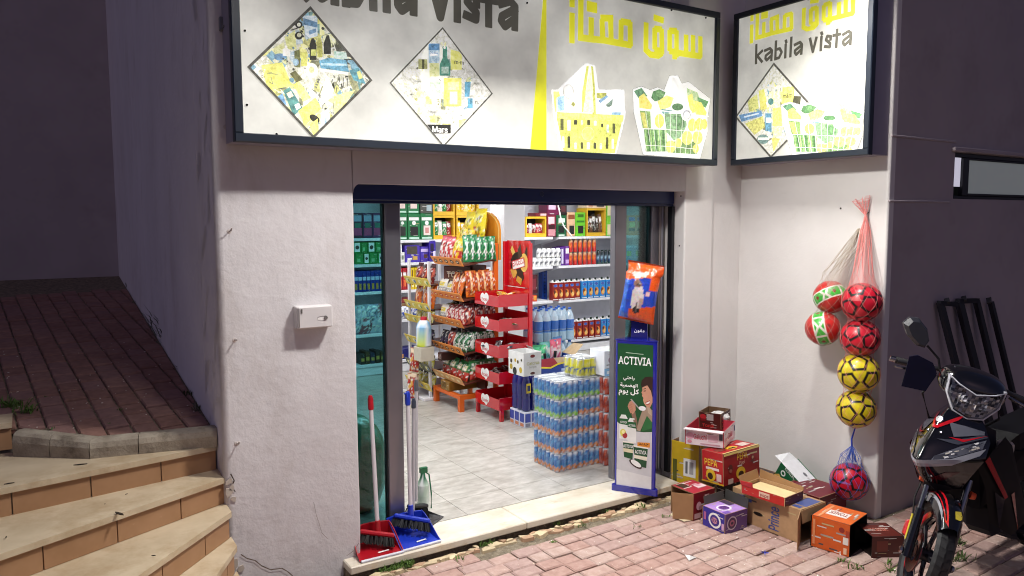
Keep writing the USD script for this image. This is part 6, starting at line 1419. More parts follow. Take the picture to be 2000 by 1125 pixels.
def pole(t, a, b, grip, glen, r=.0125, col=None, hang=True):
    a, b = np.array(a, float), np.array(b, float); u = unit(b - a); L = np.linalg.norm(b - a)
    g = G(); g.tube([a, b - u * glen * .9], r, col or H('c9c3c6'), 10); t.part('pole', g, PLASTIC, 40, world=True)
    g = G(); g.tube([b - u * glen, b - u * glen * .9, b - u * .02, b], [r * 1.1, r * 1.35, r * 1.3, r * .8], grip, 10); t.part('grip', g, PLASTIC, 40, world=True)


def brush(t, c, w, ang, col, bcol, tilt=.35, h=.05):
    R = euler(rx=-tilt, ry=.18, rz=ang)
    g = G(); g.box((0, 0, 0), (w, .05, .026), col, R=R, bev=.008); g.v = [v + c for v in g.v]; hd = t.part('brush_head', g, PLASTIC, world=True)
    g = G(); rg = np.random.default_rng(4)
    for i in range(150):
        x, y = rg.uniform(-w * .48, w * .48), rg.uniform(-.022, .022); o = np.array([x, y, -.012]); e = o + np.array([x * .12 + rg.normal(0, .006), y * .7 + rg.normal(0, .006), -h * rg.uniform(.85, 1.05)])
        s = np.array([.004, 0, 0]); g.add(np.array([o - s, o + s, e + s * .6, e - s * .6]) @ R.T + c, [(0, 1, 2, 3)], bcol); s = np.array([0, .004, 0]); g.add(np.array([o - s, o + s, e + s * .6, e - s * .6]) @ R.T + c, [(0, 1, 2, 3)], bcol)
    t.part('bristles', g, MATTE, world=True, parent=hd)


RP, BP = H('a3111f'), H('1a35b0')
pr_ = onZ(749, 1089, ZF + .006); t = Thing('dustpan', 'red dustpan at the left end of the marble step', 'dustpan', (pr_[0], 3.862, ZF + .003), rz=-.02); dustpan(t, .255, .21, RP)
pb = onZ(828, 1066, ZF + .006); t = Thing('dustpan', 'blue dustpan next to the red one on the marble step', 'dustpan', (pb[0] - .01, 3.872, ZF + .003), rz=.03); dustpan(t, .245, .23, BP)
a, b = onY(738, 1045, 3.995), onY(723, 772, 4.11); t = Thing('broom', 'broom with a white pole and red grip standing in the red dustpan', 'broom', (a[0], a[1], ZF + .01)); a[2] = ZF + .115; pole(t, a, b, RP, .085)
brush(t, np.array([a[0] - .01, a[1] - .015, ZF + .095]), .20, -.45, RP, H('16110f'))
g = G(); g.tube([a - [0, 0, .03], a + [0, 0, .05]], [.02, .015], RP, 10); t.part('socket', g, PLASTIC, 40, world=True)
a, b = onY(802, 1000, 4.05), onY(796, 764, 4.14); t = Thing('broom', 'broom with a white pole and blue grip standing in the blue dustpan', 'broom', (a[0], a[1], ZF + .01)); a[2] = ZF + .14; pole(t, a, b, H('1f35a0'), .085)
brush(t, np.array([a[0] + .0, a[1] - .02, ZF + .115]), .22, -.55, BP, H('10131c'))
g = G(); g.tube([a - [0, 0, .04], a + [0, 0, .05]], [.022, .015], BP, 10); t.part('socket', g, PLASTIC, 40, world=True)
g = G(); p = onY(790, 770, 4.13); g.tube([p + [0, 0, .0], p + [.012, 0, .008], p + [.022, -.004, -.05], p + [.018, -.004, -.085]], [.008, .009, .007, .004], H('2b45c0'), 8); t.part('hook', g, PLASTIC, True, world=True)
a, b = onY(806, 1012, 4.10), onY(808, 778, 4.16); a[2] = ZF + .15; t = Thing('dustpan_pole', 'plain grey pole with a dark grip standing behind the blue grip', 'pole', (a[0], a[1], ZF)); a[2] = ZF; pole(t, a, b, H('3a3f4a'), .06, .011, H('a9a5a8'))
bk = onZ(845, 1020, ZF); t = Thing('dustpan', 'black dustpan lying flat on the marble step', 'dustpan', (bk[0] + .02, bk[1] - .02, ZF + .001), rz=.62); dustpan(t, .18, .20, H('1b1b1e'), hb=.02, lip=False)
a, b = onY(813, 985, 4.26), onY(813, 742, 4.30); a[2] = ZF + .12; t = Thing('broom', 'broom with a grey pole and black bristles just inside the door', 'broom', (a[0], a[1], ZF)); pole(t, a, b, H('5a5a5e'), .07, .011, H('b5b2b4'))
brush(t, np.array([a[0] + .01, a[1], ZF + .085]), .14, .1, H('1c1c20'), H('0e0e10'), .1, .065)
t = Thing('spray_bottle', 'white and green cleaning bottle behind the broom poles', 'bottle', (onZ(812, 985, ZF)[0], 4.38, ZF)); g = G(); g.lathe([(0, 0), (.038, .002), (.04, .10), (.04, .17), (.018, .22), (.014, .25)], (0, 0, 0), WHT, 12, cols=[WHT, H('cfd9cf'), H('b9ccba'), H('e0e4e0'), H('1f6a4a')]); t.part('body', g, PLASTIC, 40)
g = G(); g.tube([(.02, 0, .25), (.045, 0, .23), (.06, 0, .10), (.058, 0, .0)], .005, H('14603c'), 6); t.part('hose', g, PLASTIC, True); g = G(); g.hull([(x, y, z) for x in (-.02, .03) for y in (-.012, .012) for z in (.25, .285)], H('14603c')); t.part('trigger', g, PLASTIC)

# ================================================================ advertising stand with a pet food bag
NAVY = H('1c2290'); L0, R0 = onZ(1197, 946, ZF + .04), onZ(1282, 958, ZF + .04)
u = unit((R0 - L0) * [1, 1, 0]); back = np.array([-u[1], u[0], 0]); back = back if back[0] > 0 else -back; fw = np.linalg.norm(R0 - L0)
zt_ = (onY(1197, 666, L0[1])[2] + onY(1282, 668, R0[1])[2]) / 2
t = Thing('advertising_stand', 'blue three sided advertising stand with a green poster of a smiling woman with yogurt', 'advertising stand', (L0[0], L0[1], ZF))
C3 = (L0 + R0) / 2 + back * fw * .80
def tri(k):
    c = (L0 + R0 + C3) / 3; return [c + (p - c) * k for p in (L0, R0, C3)]
def tri_prism(k, z0, z1, b=.012):
    P = [p[:2] for p in tri(k)]; pl_ = Polygon(P).buffer(-b).buffer(b, resolution=3); g = G(); prism(g, pl_, z0, z1, NAVY); return g
t.part('column', tri_prism(1.0, ZF + .045, zt_), GLOSS, world=True); t.part('base', tri_prism(1.12, ZF, ZF + .044), GLOSS, world=True); t.part('top_plate', tri_prism(1.03, zt_ + .0005, zt_ + .008), GLOSS, world=True)
fr = Fr((L0[0], L0[1], ZF + .05), u, (0, 0, 1)); hh = zt_ - ZF - .05; ph = hh - .02
Wp = fw; x0p, x1p = Wp * .085, Wp * .885
def pp(px, py):   # poster coordinates from the enlarged view
    return (x0p + (px - 45) / (300 - 45) * (x1p - x0p), ph * (1 - (py - 97) / (1040 - 97)))
g = G(); g.rect(fr, x0p, .008, x1p, ph, H('17502a'), .001)
g.poly(Polygon([pp(45, 620), pp(75, 640), pp(110, 660), pp(170, 672), pp(240, 672), pp(300, 664), pp(300, 1046), pp(45, 1046)]), fr, H('c9c8cc'), .0016)
g.poly(Polygon([pp(45, 940), pp(300, 965), pp(300, 1046), pp(45, 1046)]), fr, H('dcdbdc'), .0018)
def pl(pts, c, o): g.poly(Polygon([pp(*q) for q in pts]).buffer(0), fr, H(c), o)
a = pp(50, 228); b = pp(288, 240); g.text('ACTIVIA', fr, a[0], a[1] - .004, .052, H('eef2ee'), .002, True, w=b[0] - a[0]); pl([(104, 153), (232, 158), (232, 163), (104, 158)], 'a9c4a9', .002)
for key, (x, y, x2) in (('rahati', (88, 344, 170)), ('hadmia', (66, 388, 193)), ('kull_yawm', (55, 442, 203))):
    a, b = pp(x, y), pp(x2, y); arabic(g, key, fr, a[0], a[1], b[0] - a[0], H('f0f2ee'), .002)
# a smiling woman with long brown hair, a beige scarf and a spoon: printed flat
pl([(222, 330), (245, 308), (285, 302), (300, 310), (300, 420), (262, 400), (238, 372), (226, 385), (216, 360)], '2e1c16', .0020)
pl([(224, 372), (240, 350), (270, 356), (298, 380), (300, 470), (280, 512), (256, 500), (240, 480), (232, 458), (236, 446), (224, 432), (228, 420), (220, 412), (228, 395)], 'c9957a', .0023)
pl([(232, 330), (262, 306), (300, 304), (300, 440), (288, 395), (262, 360), (236, 372), (218, 382)], '33201a', .0026); pl([(236, 398), (252, 394), (252, 400), (237, 403)], '3a2018', .0026); pl([(234, 386), (252, 378), (254, 382), (236, 390)], '4a2c20', .0026)
pl([(250, 474), (282, 460), (278, 482), (260, 488)], 'f2ece6', .0026); pl([(248, 472), (284, 456), (282, 462), (252, 477)], 'a3403c', .0027); pl([(250, 478), (262, 490), (280, 484), (284, 462), (278, 476), (262, 484)], 'a8483f', .0027)
pl([(232, 520), (262, 500), (300, 520), (300, 600), (262, 560), (215, 668), (190, 664), (206, 590)], 'a08a76', .0024); pl([(250, 560), (300, 575), (300, 640), (225, 668)], '2a6a38', .0023); pl([(262, 500), (290, 512), (296, 560), (270, 540)], 'b9a48e', .0027)
pl([(150, 560), (176, 540), (192, 600), (200, 660), (176, 640)], '8a6a58', .0022); pl([(122, 510), (134, 480), (156, 466), (176, 490), (182, 530), (160, 560), (138, 545)], 'c08c72', .0025)
for k in range(4): pl([(124 + k * 5, 505 + k * 14), (150 + k * 3, 490 + k * 14), (158 + k * 3, 498 + k * 14), (128 + k * 5, 514 + k * 14)], 'b57f66', .0028)
pl([(140, 462), (150, 458), (205, 512), (200, 518)], 'a9a5a0', .0027); g.poly(Polygon([pp(228 + 26 * math.cos(q), 515 + 16 * math.sin(q)) for q in np.linspace(0, 6.28, 16)]), fr, H('e9e9ea'), .0029)
for bx_, by_ in ((62, 575), (124, 592)):
    pl([(bx_, by_ + 20), (bx_ + 12, by_), (bx_ + 50, by_), (bx_ + 62, by_ + 20), (bx_ + 62, by_ + 160), (bx_, by_ + 155)], 'e2e2de', .0021); pl([(bx_, by_ + 20), (bx_ + 62, by_ + 20), (bx_ + 62, by_ + 62), (bx_, by_ + 56)], '1d5a30', .0025); pl([(bx_ + 14, by_ - 6), (bx_ + 48, by_ - 6), (bx_ + 50, by_ + 4), (bx_ + 12, by_ + 4)], 'dfe6df', .0025)
    a = pp(bx_ + 6, by_ + 50); b = pp(bx_ + 56, by_ + 50); g.text('ACTIVIA', fr, a[0], a[1], .014, WHT, .0029, True, w=b[0] - a[0])
pl(ell(90, 690, 22, 26), 'd9cf5a', .0027); pl(ell(104, 706, 18, 20), 'a8353a', .0030); pl(ell(92, 684, 12, 14), 'efe6a0', .0031)
pl([(90, 750), (170, 752), (162, 862), (100, 852)], '1d5030', .0028); pl([(92, 792), (168, 796), (166, 820), (94, 816)], 'd9cfae', .0030); pl([(88, 744), (172, 746), (170, 756), (90, 754)], 'e6e2d6', .0031)
pl([(170, 772), (272, 776), (262, 908), (178, 896)], '1c4c2e', .0032); pl([(172, 828), (268, 834), (266, 860), (174, 850)], 'e2dcc8', .0034); pl([(166, 764), (276, 768), (274, 780), (168, 776)], 'ece8dc', .0035)
a = pp(94, 786); b = pp(166, 786); g.text('ACTIVIA', fr, a[0], a[1], .020, WHT, .0034, True, w=b[0] - a[0]); a = pp(178, 818); b = pp(262, 818); g.text('ACTIVIA', fr, a[0], a[1], .024, WHT, .0038, True, w=b[0] - a[0])
pl([(196, 742), (286, 738), (286, 770), (196, 768)], 'd98a2a', .0036); a = pp(206, 768); b = pp(276, 768); arabic(g, 'jadid', fr, a[0], a[1] + .003, b[0] - a[0], H('5a2a10'), .0040)
g.poly(Polygon([pp(184 + (46 * math.cos(q)) + 6 * math.sin(q), 890 + 24 * math.sin(q) + 16 * math.cos(q)) for q in np.linspace(0, 6.28, 22)]), fr, H('3a2a22'), .0036); g.poly(Polygon([pp(188 + (38 * math.cos(q)), 886 + 18 * math.sin(q) + 14 * math.cos(q)) for q in np.linspace(0, 6.28, 22)]), fr, H('efefec'), .0039)
t.part('poster', g, PRINT, world=True)
tc = (L0 + R0 + C3) / 3; f2 = Fr(tc * [1, 1, 0] - back * .02 - u * .052 + [0, 0, zt_ + .008], u, (0, 0, 1)); g = G()
P = lambda x, y, o: f2(np.array([x]), np.array([y]), o)[0]
g.hull([P(x, y, o) for x in (0, .115) for y in (0, .16) for o in (-.012, 0)], H('141a6a')); tp = t.part('topper', g, GLOSS, world=True); g = G(); arabic(g, 'danoon', f2, .022, .04, .072, H('e6e6f0'), .0015); t.part('lettering', g, PRINT, world=True, parent=tp)
# bag of pet food on top of the stand
c = onY(1241, 634, tc[1] - .03); c[2] = zt_ + .135; Rb = np.stack([u, back, [0, 0, 1]], 1) @ euler(ry=.15) @ euler(rx=-.03)
t = Thing('pet_food_bag', 'orange and blue foil bag of pet food standing on the green advertising stand', 'bag', c, R=Rb); bw, bh, bd, nu, nv = .25, .405, .11, 27, 41
g = G(); U, V = np.meshgrid(np.linspace(-1, 1, nu), np.linspace(0, 1, nv)); prof = np.sin(np.pi * np.clip((V - .035) / .93, 0, 1)) ** .5 * np.sqrt(np.clip(1 - np.abs(U) ** 3, 0, 1))
for s in (-1, 1):
    Pn = np.stack([U * bw / 2 * (1 - .07 * np.sin(np.pi * V)) + .012 * np.sin(V * 9) * (V > .8), s * bd / 2 * prof, V * bh], -1)
    cr = meshkit.fbm(np.stack([U * 3 + 4, V * 4 + U * 2, U * 0 + s], -1), 4, 21) - .5; fold = .5 * np.maximum(0, np.sin(V * 26 + U * 3)) * (U < -.5); Pn[..., 1] += s * (cr * .035 + fold * .012) * np.clip(prof * 3, 0, 1)
    C = np.empty((*U.shape, 3)); C[:] = H('2346b8'); C[V > .73 + .05 * U] = H('e2611c'); C[(V > .55 + .0 * U) & (U > .55)] = H('dd561c'); C[(V < .24 + .07 * U) & (U > -.45)] = H('d04e1c'); C[(U < -.62) & (V < .7)] = H('2a66c9'); C[(V > .97) | (V < .03)] = H('b8441c')
    C[(np.abs(V - .80 - .03 * U) < .05) & (np.abs(U + .12) < .42) & (meshkit.noise(np.stack([U * 5, V * 16, U * 0], -1)) > .36)] = H('f0e6da'); C[(np.abs(V - .755) < .018) & (U > .1) & (U < .6)] = H('2a3aa0')
    body = ((U + .02) / .36) ** 2 + ((V - .40 - .10 * 0) / .23) ** 2 < 1; C[body] = H('cfc6c4'); C[body & (U > .12) & (V < .42)] = H('b39a98'); C[(((U + .12) / .22) ** 2 + ((V - .645) / .065) ** 2 < 1)] = H('8a6a5a'); C[(((U + .06) / .12) ** 2 + ((V - .63) / .03) ** 2 < 1)] = H('3a2a28'); C[(((U + .02) / .2) ** 2 + ((V - .20) / .055) ** 2 < 1)] = H('1c1a1c'); C[body & (np.abs(U - .02) < .035) & (V < .33)] = H('55484a'); C[(((U - .55) / .14) ** 2 + ((V - .50) / .05) ** 2 < 1)] = H('e0b5b5')
    f = np.array([(j * nu + i, j * nu + i + 1, (j + 1) * nu + i + 1, (j + 1) * nu + i) for j in range(nv - 1) for i in range(nu - 1)]); g.add(Pn.reshape(-1, 3), f if s < 0 else f[:, ::-1], C.reshape(-1, 3))
t.part('bag', g, FOIL, True)

# ================================================================ heap of empty cartons by the side wall
KRAFT, KIN = H('b08c66'), H('8d6c4c')
def heap_box(name, label, Fp, Lp, Rp, z, h, cr, cl, ct=None, open_='top', pr=(), pleft=(), pt=(), w=None, d=None, tiltx=0.0, tilty=0.0, mat_=None, inner_=None, flaps=(), th=.006, cat='carton', world=None):
    """An open carton from three base corners seen in the photograph: front, left, right."""
    if world: F0, ang, w, d = world
    else:
        F0, Lw, Rw = onZ(*Fp, z), onZ(*Lp, z), onZ(*Rp, z); a1 = math.atan2(*(Rw - F0)[:2][::-1]); a2 = math.atan2(*(Lw - F0)[:2][::-1]) - math.pi / 2
        lr, ll = np.linalg.norm(Rw - F0), np.linalg.norm(Lw - F0); ang = math.atan2(lr * math.sin(a1) + ll * math.sin(a2), lr * math.cos(a1) + ll * math.cos(a2)); w, d = w or lr, d or ll
    R = rotz(ang) @ euler(rx=tiltx, ry=tilty)
    t = Thing(name, label, cat, F0, R=R); g = G(); inn = inner_ or KIN; ct = ct or cr
    def panel(a, b, key, c):
        g.span(a, b, c, faces=None)
    def slab(a, b, outer, oc):
        q = {k: inn for k in _BOXQ}; q[outer] = oc; a, b = np.array(a, float), np.array(b, float); g.box((a + b) / 2, b - a, inn, faces=q)
    if open_ != 'front': slab((0, 0, 0), (w, th, h), '-y', cr)
    if open_ != 'left': slab((0, th, 0), (th, d - th, h), '-x', cl)
    if open_ != 'right': slab((w - th, th, 0), (w, d - th, h), '+x', cl)
    slab((0, d - th, 0), (w, d, h), '+y', cr); slab((th, th, 0), (w - th, d - th, th), '-z', ct)
    if open_ != 'top': slab((th, th, h - th), (w - th, d - th, h), '+z', ct)
    t.part('carton', g, mat_ or PRINT)
    for k in flaps:
        g = G(); P = np.array(k[0], float) * [w, d, h]; n_ = unit(np.cross(P[1] - P[0], P[2] - P[0])) * .004; g.hull(np.vstack([P, P + n_]), H(k[1])); t.part('flap', g, mat_ or PRINT)
    frs = {'r': (Fr((0, 0, 0), (w, 0, 0), (0, 0, h)), pr, w, h), 'l': (Fr((0, d, 0), (0, -d, 0), (0, 0, h)), pleft, d, h), 't': (Fr((0, 0, h), (w, 0, 0), (0, d, 0)), pt, w, d)}
    g = G(); any_ = False
    for key, (fr, L, fwid, fhei) in frs.items():
        if (key == 't' and open_ == 'top') or (key == 'r' and open_ == 'front') or (key == 'l' and open_ == 'left'): continue
        any_ = True; fine_print(g, Fr(fr.o, unit(fr.ex), unit(fr.ey)), 0, 0, fwid, fhei, 9 if mat_ is None else 4, .0006, zlib.crc32((label + key).encode()))
    for key, (fr, L, fwid, fhei) in frs.items():
        for i, p in enumerate(L):
            any_ = True; o = .0012 + i * .0004
            if isinstance(p[0], str):   # text, x, y, height share, colour, width share, upright
                f3 = Fr(fr.o, unit(fr.ex), unit(fr.ey)); f3.n = unit(np.cross(f3.ex, f3.ey))
                if len(p) > 6 and p[6]:
                    s = p[6]; f3 = Fr(f3(np.array([p[1] * fwid]), np.array([p[2] * fhei]), 0)[0], f3.ey * s, -f3.ex * s); g.text(p[0], f3, 0, 0, p[3] * fwid, p[4], o, True, w=p[5] * fhei)
                else: g.text(p[0], f3, p[1] * fwid, p[2] * fhei, p[3] * fhei, p[4], o, True, w=p[5] * fwid)
            elif p[0] is None: g.poly(Polygon(p[1]).buffer(0), fr, p[2], o)
            elif len(p) == 5 and p[4] is not None and np.ndim(p[4]) == 1: g.rect(fr, p[0], p[1], p[2], p[3], p[4], o)
            else: g.disc(fr, p[0], p[1], p[2], p[3], o, 18, ry=p[2] * fwid / fhei)
    if any_: t.part('print', g, PRINT)
    return t


EW = lambda cx, cy, r, k, c: (None, [(cx + r * math.cos(a), cy + r * k * math.sin(a)) for a in np.arange(18) * math.pi / 9], c)
# yellow carton against the wall
heap_box('carton', 'tall yellow carton with a white barcode label, against the door jamb', 0, 0, 0, 0, .345, H('a8825e'), H('c9a81e'), H('d9b820'), 'top', pleft=[(.45, .30, .88, .68, WHT), (.52, .36, .60, .62, H('6a6a6a')), (.66, .36, .80, .62, H('a9a9a9')), (.08, .15, .22, .62, H('5a5a1e'))],
         world=(np.array([3.935, 3.735, 0]), .30, .30, .225), flaps=[([(0, 0, 1), (1, 0, 1), (1, -.04, 1.0), (0, -.06, .96)], 'd9b820'), ([(0, 1, 1), (0, 0, 1), (.10, .0, .97), (.10, 1, .97)], 'd0ae1c')])
# dark carton that carries the printed ones
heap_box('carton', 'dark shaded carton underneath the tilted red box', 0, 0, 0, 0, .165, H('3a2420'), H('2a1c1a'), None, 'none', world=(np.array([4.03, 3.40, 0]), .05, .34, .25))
pep = lambda x, y, s: [('PEPA', x, y, .2 * s, H('e0b82a'), .34), ]
q = onZ(1411, 949, .17)
heap_box('carton', 'red carton with yellow fruit prints, tilted on the heap', (1414, 950), (1385, 937), (1492, 921), .172, .215, H('8d1418'), H('b51c22'), H('b81c22'), 'none', tiltx=-.05, w=.385, d=.185,
         pr=[('PEPA', .36, .70, .20, H('dcae2a'), .30), ('Popi', .42, .54, .10, H('c9a08a'), .16), EW(.46, .27, .13, 1.5, H('d9b02a')), EW(.47, .22, .075, 1.5, H('3a2414')), EW(.18, .5, .06, 2.0, H('5a2420')), EW(.18, .42, .04, 1.5, H('9a5a4a')), EW(.80, .62, .05, 2.4, H('6a2420')), EW(.8, .66, .03, 1.6, H('b58a6a')), (.10, .02, .24, .18, H('d0b8a8')), (0, .93, 1, 1, H('e6d27a'))],
         pleft=[('PEPA', .12, .55, .20, H('e8c43a'), .6), (.2, .42, .8, .5, H('e9d8d0')), EW(.42, .25, .22, .9, H('e0b82a')), EW(.4, .22, .12, .9, H('3a2414')), (.68, .1, .9, .34, H('e0c0b8')), (0, 0, 1, .05, H('d9a82a'))],
         pt=[EW(.46, .40, .14, 1.2, H('e0b82a')), EW(.42, .36, .05, 1.2, H('2a1a14')), EW(.5, .36, .05, 1.2, H('2a1a14')), (.68, .25, .92, .6, H('e6cfc4')), (.08, .3, .26, .6, H('8a3a2a')), (.0, 0, 1, .06, H('e9d88a'))])
PINK = H('e6d9dc')
heap_box('tray', 'shallow white and pink printed tray on top of the yellow and red cartons', (1414, 876), (1343, 871), (1458, 850), .392, .115, PINK, PINK, None, 'top', inner_=H('b83a48'), tiltx=-.02, w=.32, d=.27, cat='tray', flaps=[([(0, 0, 1), (0, 1, 1), (-.12, 1, .98), (-.14, 0, .96)], 'efe6e8')],
         pr=[('Gala', .30, .32, .34, H('c22a44'), .42), (.06, .3, .22, .5, H('d9a0ac')), (.86, .45, .96, .8, H('3a3a6a')), (.1, .08, .7, .14, H('d9b0ba'))], pleft=[('Galuchi', .22, .38, .30, H('c22a44'), .34), EW(.13, .55, .10, 2.0, H('dca0b0')), EW(.12, .2, .06, 1.6, H('d98a9c')), (.60, .3, .84, .7, H('d9b8c2')), (.88, .45, .97, .82, H('4a4a58')), (.4, .1, .9, .16, H('c9a0aa'))])
DB = H('451a14')
heap_box('tray', 'small dark brown open box, topmost of the carton heap', (1409, 840), (1367, 833), (1435, 826), .440, .115, DB, DB, None, 'top', inner_=H('6a5038'), tiltx=-.03, tilty=-.04, w=.175, d=.17, cat='tray',
         pr=[('TOPIX', .08, .16, .30, H('c2302a'), .84), (.1, .6, .35, .8, H('a83a30'))], pleft=[('Tonik', .14, .08, .20, H('b8302a'), .55), (.36, .52, .66, .92, H('a9a6a0')), EW(.2, .72, .14, 1.2, H('b5282c')), (.08, .45, .3, .6, H('7a1a1c'))])
t = Thing('plastic_film', 'crumpled clear film inside the topmost brown box', 'film', onZ(1405, 812, .52)); m = trimesh.creation.icosphere(2, 1.0); v = np.array(m.vertices) * [.07, .07, .035] * (1 + .5 * (meshkit.fbm(np.array(m.vertices) * 3, 3, 8) - .5))[:, None]; g = G(); g.add(v, np.array(m.faces), H('d9d9d6')); t.part('film', g, CAN)
MR = H('7a1420')
heap_box('carton', 'dark red carton with upright pale lettering lying on its side with an open brown end', 0, 0, 0, 0, .18, MR, MR, H('a8283a'), 'left', world=(np.array([3.535, 3.40, 0]), .02, .20, .20), pr=[('Big M', .72, .14, .20, H('e0b8b8'), .72, 1), (.05, .05, .34, .24, H('c9a0a0')), EW(.25, .5, .12, 1.3, H('d9a8b0')), EW(.32, .42, .08, 1.0, H('b58088'))], pt=[(.55, .3, .95, .55, H('e6c9cc')), (.1, .55, .4, .9, H('3a2418')), (.62, .42, .8, .66, H('d9a0a8'))],
         flaps=[([(0, 0, .98), (0, 0, .02), (-.42, .5, .0), (-.42, .55, .96)], '9a744e'), ([(0, .05, .0), (0, .9, .0), (-.28, .75, .0), (-.3, .1, .0)], 'cfc0a0')])
PUP = H('2c2490')
heap_box('carton', 'small violet carton with round white emblems and a raised dark flap', (1416, 1044), (1372, 1025), (1466, 1029), 0, .125, H('5a3a78'), PUP, H('b08ad0'), 'none', w=.20, d=.19,
         pr=[EW(.30, .48, .22, 1.6, H('c9bcc8')), EW(.30, .48, .18, 1.6, H('4a2a50')), EW(.30, .48, .11, 1.5, H('a8607a')), EW(.30, .48, .06, 1.2, H('3a2040'))], pleft=[EW(.55, .48, .27, 1.45, WHT), EW(.55, .48, .20, 1.45, H('3a2a80')), EW(.55, .48, .13, 1.2, H('c98aa0')), ('IEXI', .43, .40, .16, H('2a1c60'), .26), (.08, .35, .18, .75, H('a85a8a')), (.86, .15, .96, .5, H('c9a0c0'))],
         pt=[EW(.40, .45, .26, .9, H('e6dcee')), EW(.40, .45, .19, .9, H('7a4a9a')), ('IEXI', .28, .36, .18, H('2a1c40'), .26), (.7, .5, .95, .95, H('4a3a50')), (.05, .05, .3, .2, H('7a5ab0'))], flaps=[([(1, .0, 1), (1, 1, 1), (1.05, 1, 1.55), (1.05, .0, 1.5)], '3a3a36'), ([(1, 1, 1), (0.1, 1, 1), (0.1, 1.05, 1.4), (1, 1.05, 1.45)], '4a4640')])
# long brown carton with the red edged tray on it
Fb, Lb = onZ(1562, 1062, 0), onZ(1430, 1010, 0); dv = Fb - Lb; lb = np.linalg.norm(dv); angb = math.atan2(dv[1], dv[0])
heap_box('carton', 'long brown cardboard carton with blue lettering lying at the front of the heap', 0, 0, 0, 0, .205, KRAFT, KRAFT, KRAFT, 'right', world=(Lb + [0, 0, .001], angb, lb, .25), mat_=CARD, inner_=H('9a7750'),
         pr=[('Prince', .70, .08, .14, H('3a4a86'), .75, 1), EW(.40, .42, .07, .8, H('1a1410')), (.08, .62, .2, .85, H('3f4d80')), (.24, .7, .3, .8, H('4a5890'))], pt=[(.80, .3, .97, .9, H('4a5890')), (.84, .1, .95, .25, H('4a5890'))], flaps=[([(1, 0, 1), (1, 0, 0), (1.10, -.38, .0), (1.10, -.40, .92)], 'a8855f'), ([(1, 1, 1), (1, 0, 1), (1.02, 0, .62), (1.02, 1, .66)], 'b8946a')])
zc = .212; q = [onZ(px, py, zc) for px, py in ((1533, 990), (1446, 955), (1573, 962))]
heap_box('tray', 'shallow tray with a wavy red edge lying on the long brown carton', (1533, 990), (1446, 955), (1573, 962), zc, .055, H('5a1c14'), H('b8241c'), None, 'top', inner_=KRAFT, cat='tray', w=.20, d=.31, pleft=[(.42, .25, .66, .85, H('e0c0a8')), ('pops', .44, .35, .34, H('8a1a1a'), .2)], flaps=[([(0, 1, 1), (0, .72, 1), (-.04, .72, 1.6), (-.04, 1, 1.5)], 'c22a20'), ([(1, 0, .9), (1, 1, .9), (1.03, 1, 2.0), (1.03, 0, 1.4)], 'a07a52'), ([(1, 1, 1), (0, 1, 1), (0, 1.06, 1.9), (1, 1.06, 2.0)], 'a07a52'), ([(.05, .05, .5), (.95, .05, .5), (.95, .95, .55), (.05, .95, .55)], 'e2cf9c')])
# leaning green and white carton
a = math.radians(29); ex, ez = np.array([-.10, -math.cos(a), -math.sin(a)]), np.array([-.05, -math.sin(a), math.cos(a)]); ex, ez = unit(ex), unit(ez - ez @ unit(ex) * unit(ex)); ey = np.cross(ez, ex)
c = onX(1509, 933, 4.35); t = Thing('carton', 'green and white carton leaning slantwise against the white side wall', 'carton', c, R=np.stack([ex, ey, ez], 1)); w_, d_, h_ = .33, .16, .155
g = G(); q = {k: H('14603a') for k in _BOXQ}; q['+z'] = H('d6d8dc'); q['+x'] = H('3a2a22'); g.box((w_ / 2, d_ / 2, h_ / 2), (w_, d_, h_), WHT, faces=q); t.part('carton', g, PRINT)
g = G(); fr = Fr((0, 0, 0), (1, 0, 0), (0, 0, 1)); g.text('KUNZEL', fr, .05, .135, .022, H('d9e2da'), .0014, True, w=.10); g.disc(fr, .055, .10, .022, H('dfe6df'), .0012); g.disc(fr, .055, .10, .012, H('14603a'), .0016); g.disc(fr, .19, .105, .042, H('e9e4de'), .0012); g.disc(fr, .19, .105, .036, H('a8242c'), .0016); g.text('KINGS', fr, .165, .105, .016, WHT, .002, True, w=.05); g.disc(fr, .19, .085, .02, H('b9c9bc'), .002)
g.poly(Polygon([(.0, .0), (.0, .04), (.03, .07), (.07, .05), (.10, .06), (.15, .035), (.25, .02), (.26, 0)]), fr, H('d9a85a'), .0012); g.poly(Polygon([(.27, 0), (.29, .05), (.325, .06), (.33, .0)]), fr, H('c97a4a'), .0012)
fr = Fr((0, 0, h_), (1, 0, 0), (0, 1, 0)); g.rect(fr, 0, .152, w_, .16, H('14603a'), .0012); g.disc(fr, .14, .10, .02, H('6a6a70'), .0012, ry=.012); g.rect(fr, .17, .09, .21, .105, H('b5b5ba'), .0012); g.rect(fr, .25, .07, .31, .085, H('c2c2c6'), .0012); t.part('print', g, PRINT)
g = G(); g.hull([(0, .0, h_), (0, .15, h_), (-.07, .14, h_ + .0), (-.08, .02, h_ - .02), (-.05, .1, h_ + .02)], H('dfe2e4')); t.part('flap', g, PRINT)
heap_box('carton', 'maroon carton half hidden between the long brown carton and the side wall', 0, 0, 0, 0, .17, H('6a1424'), H('5a101c'), None, 'none', world=(np.array([4.18, 2.93, 0]), .04, .30, .30), pleft=[EW(.3, .5, .2, 1.4, H('9a3a4a'))])
OT = H('cf5a1c')
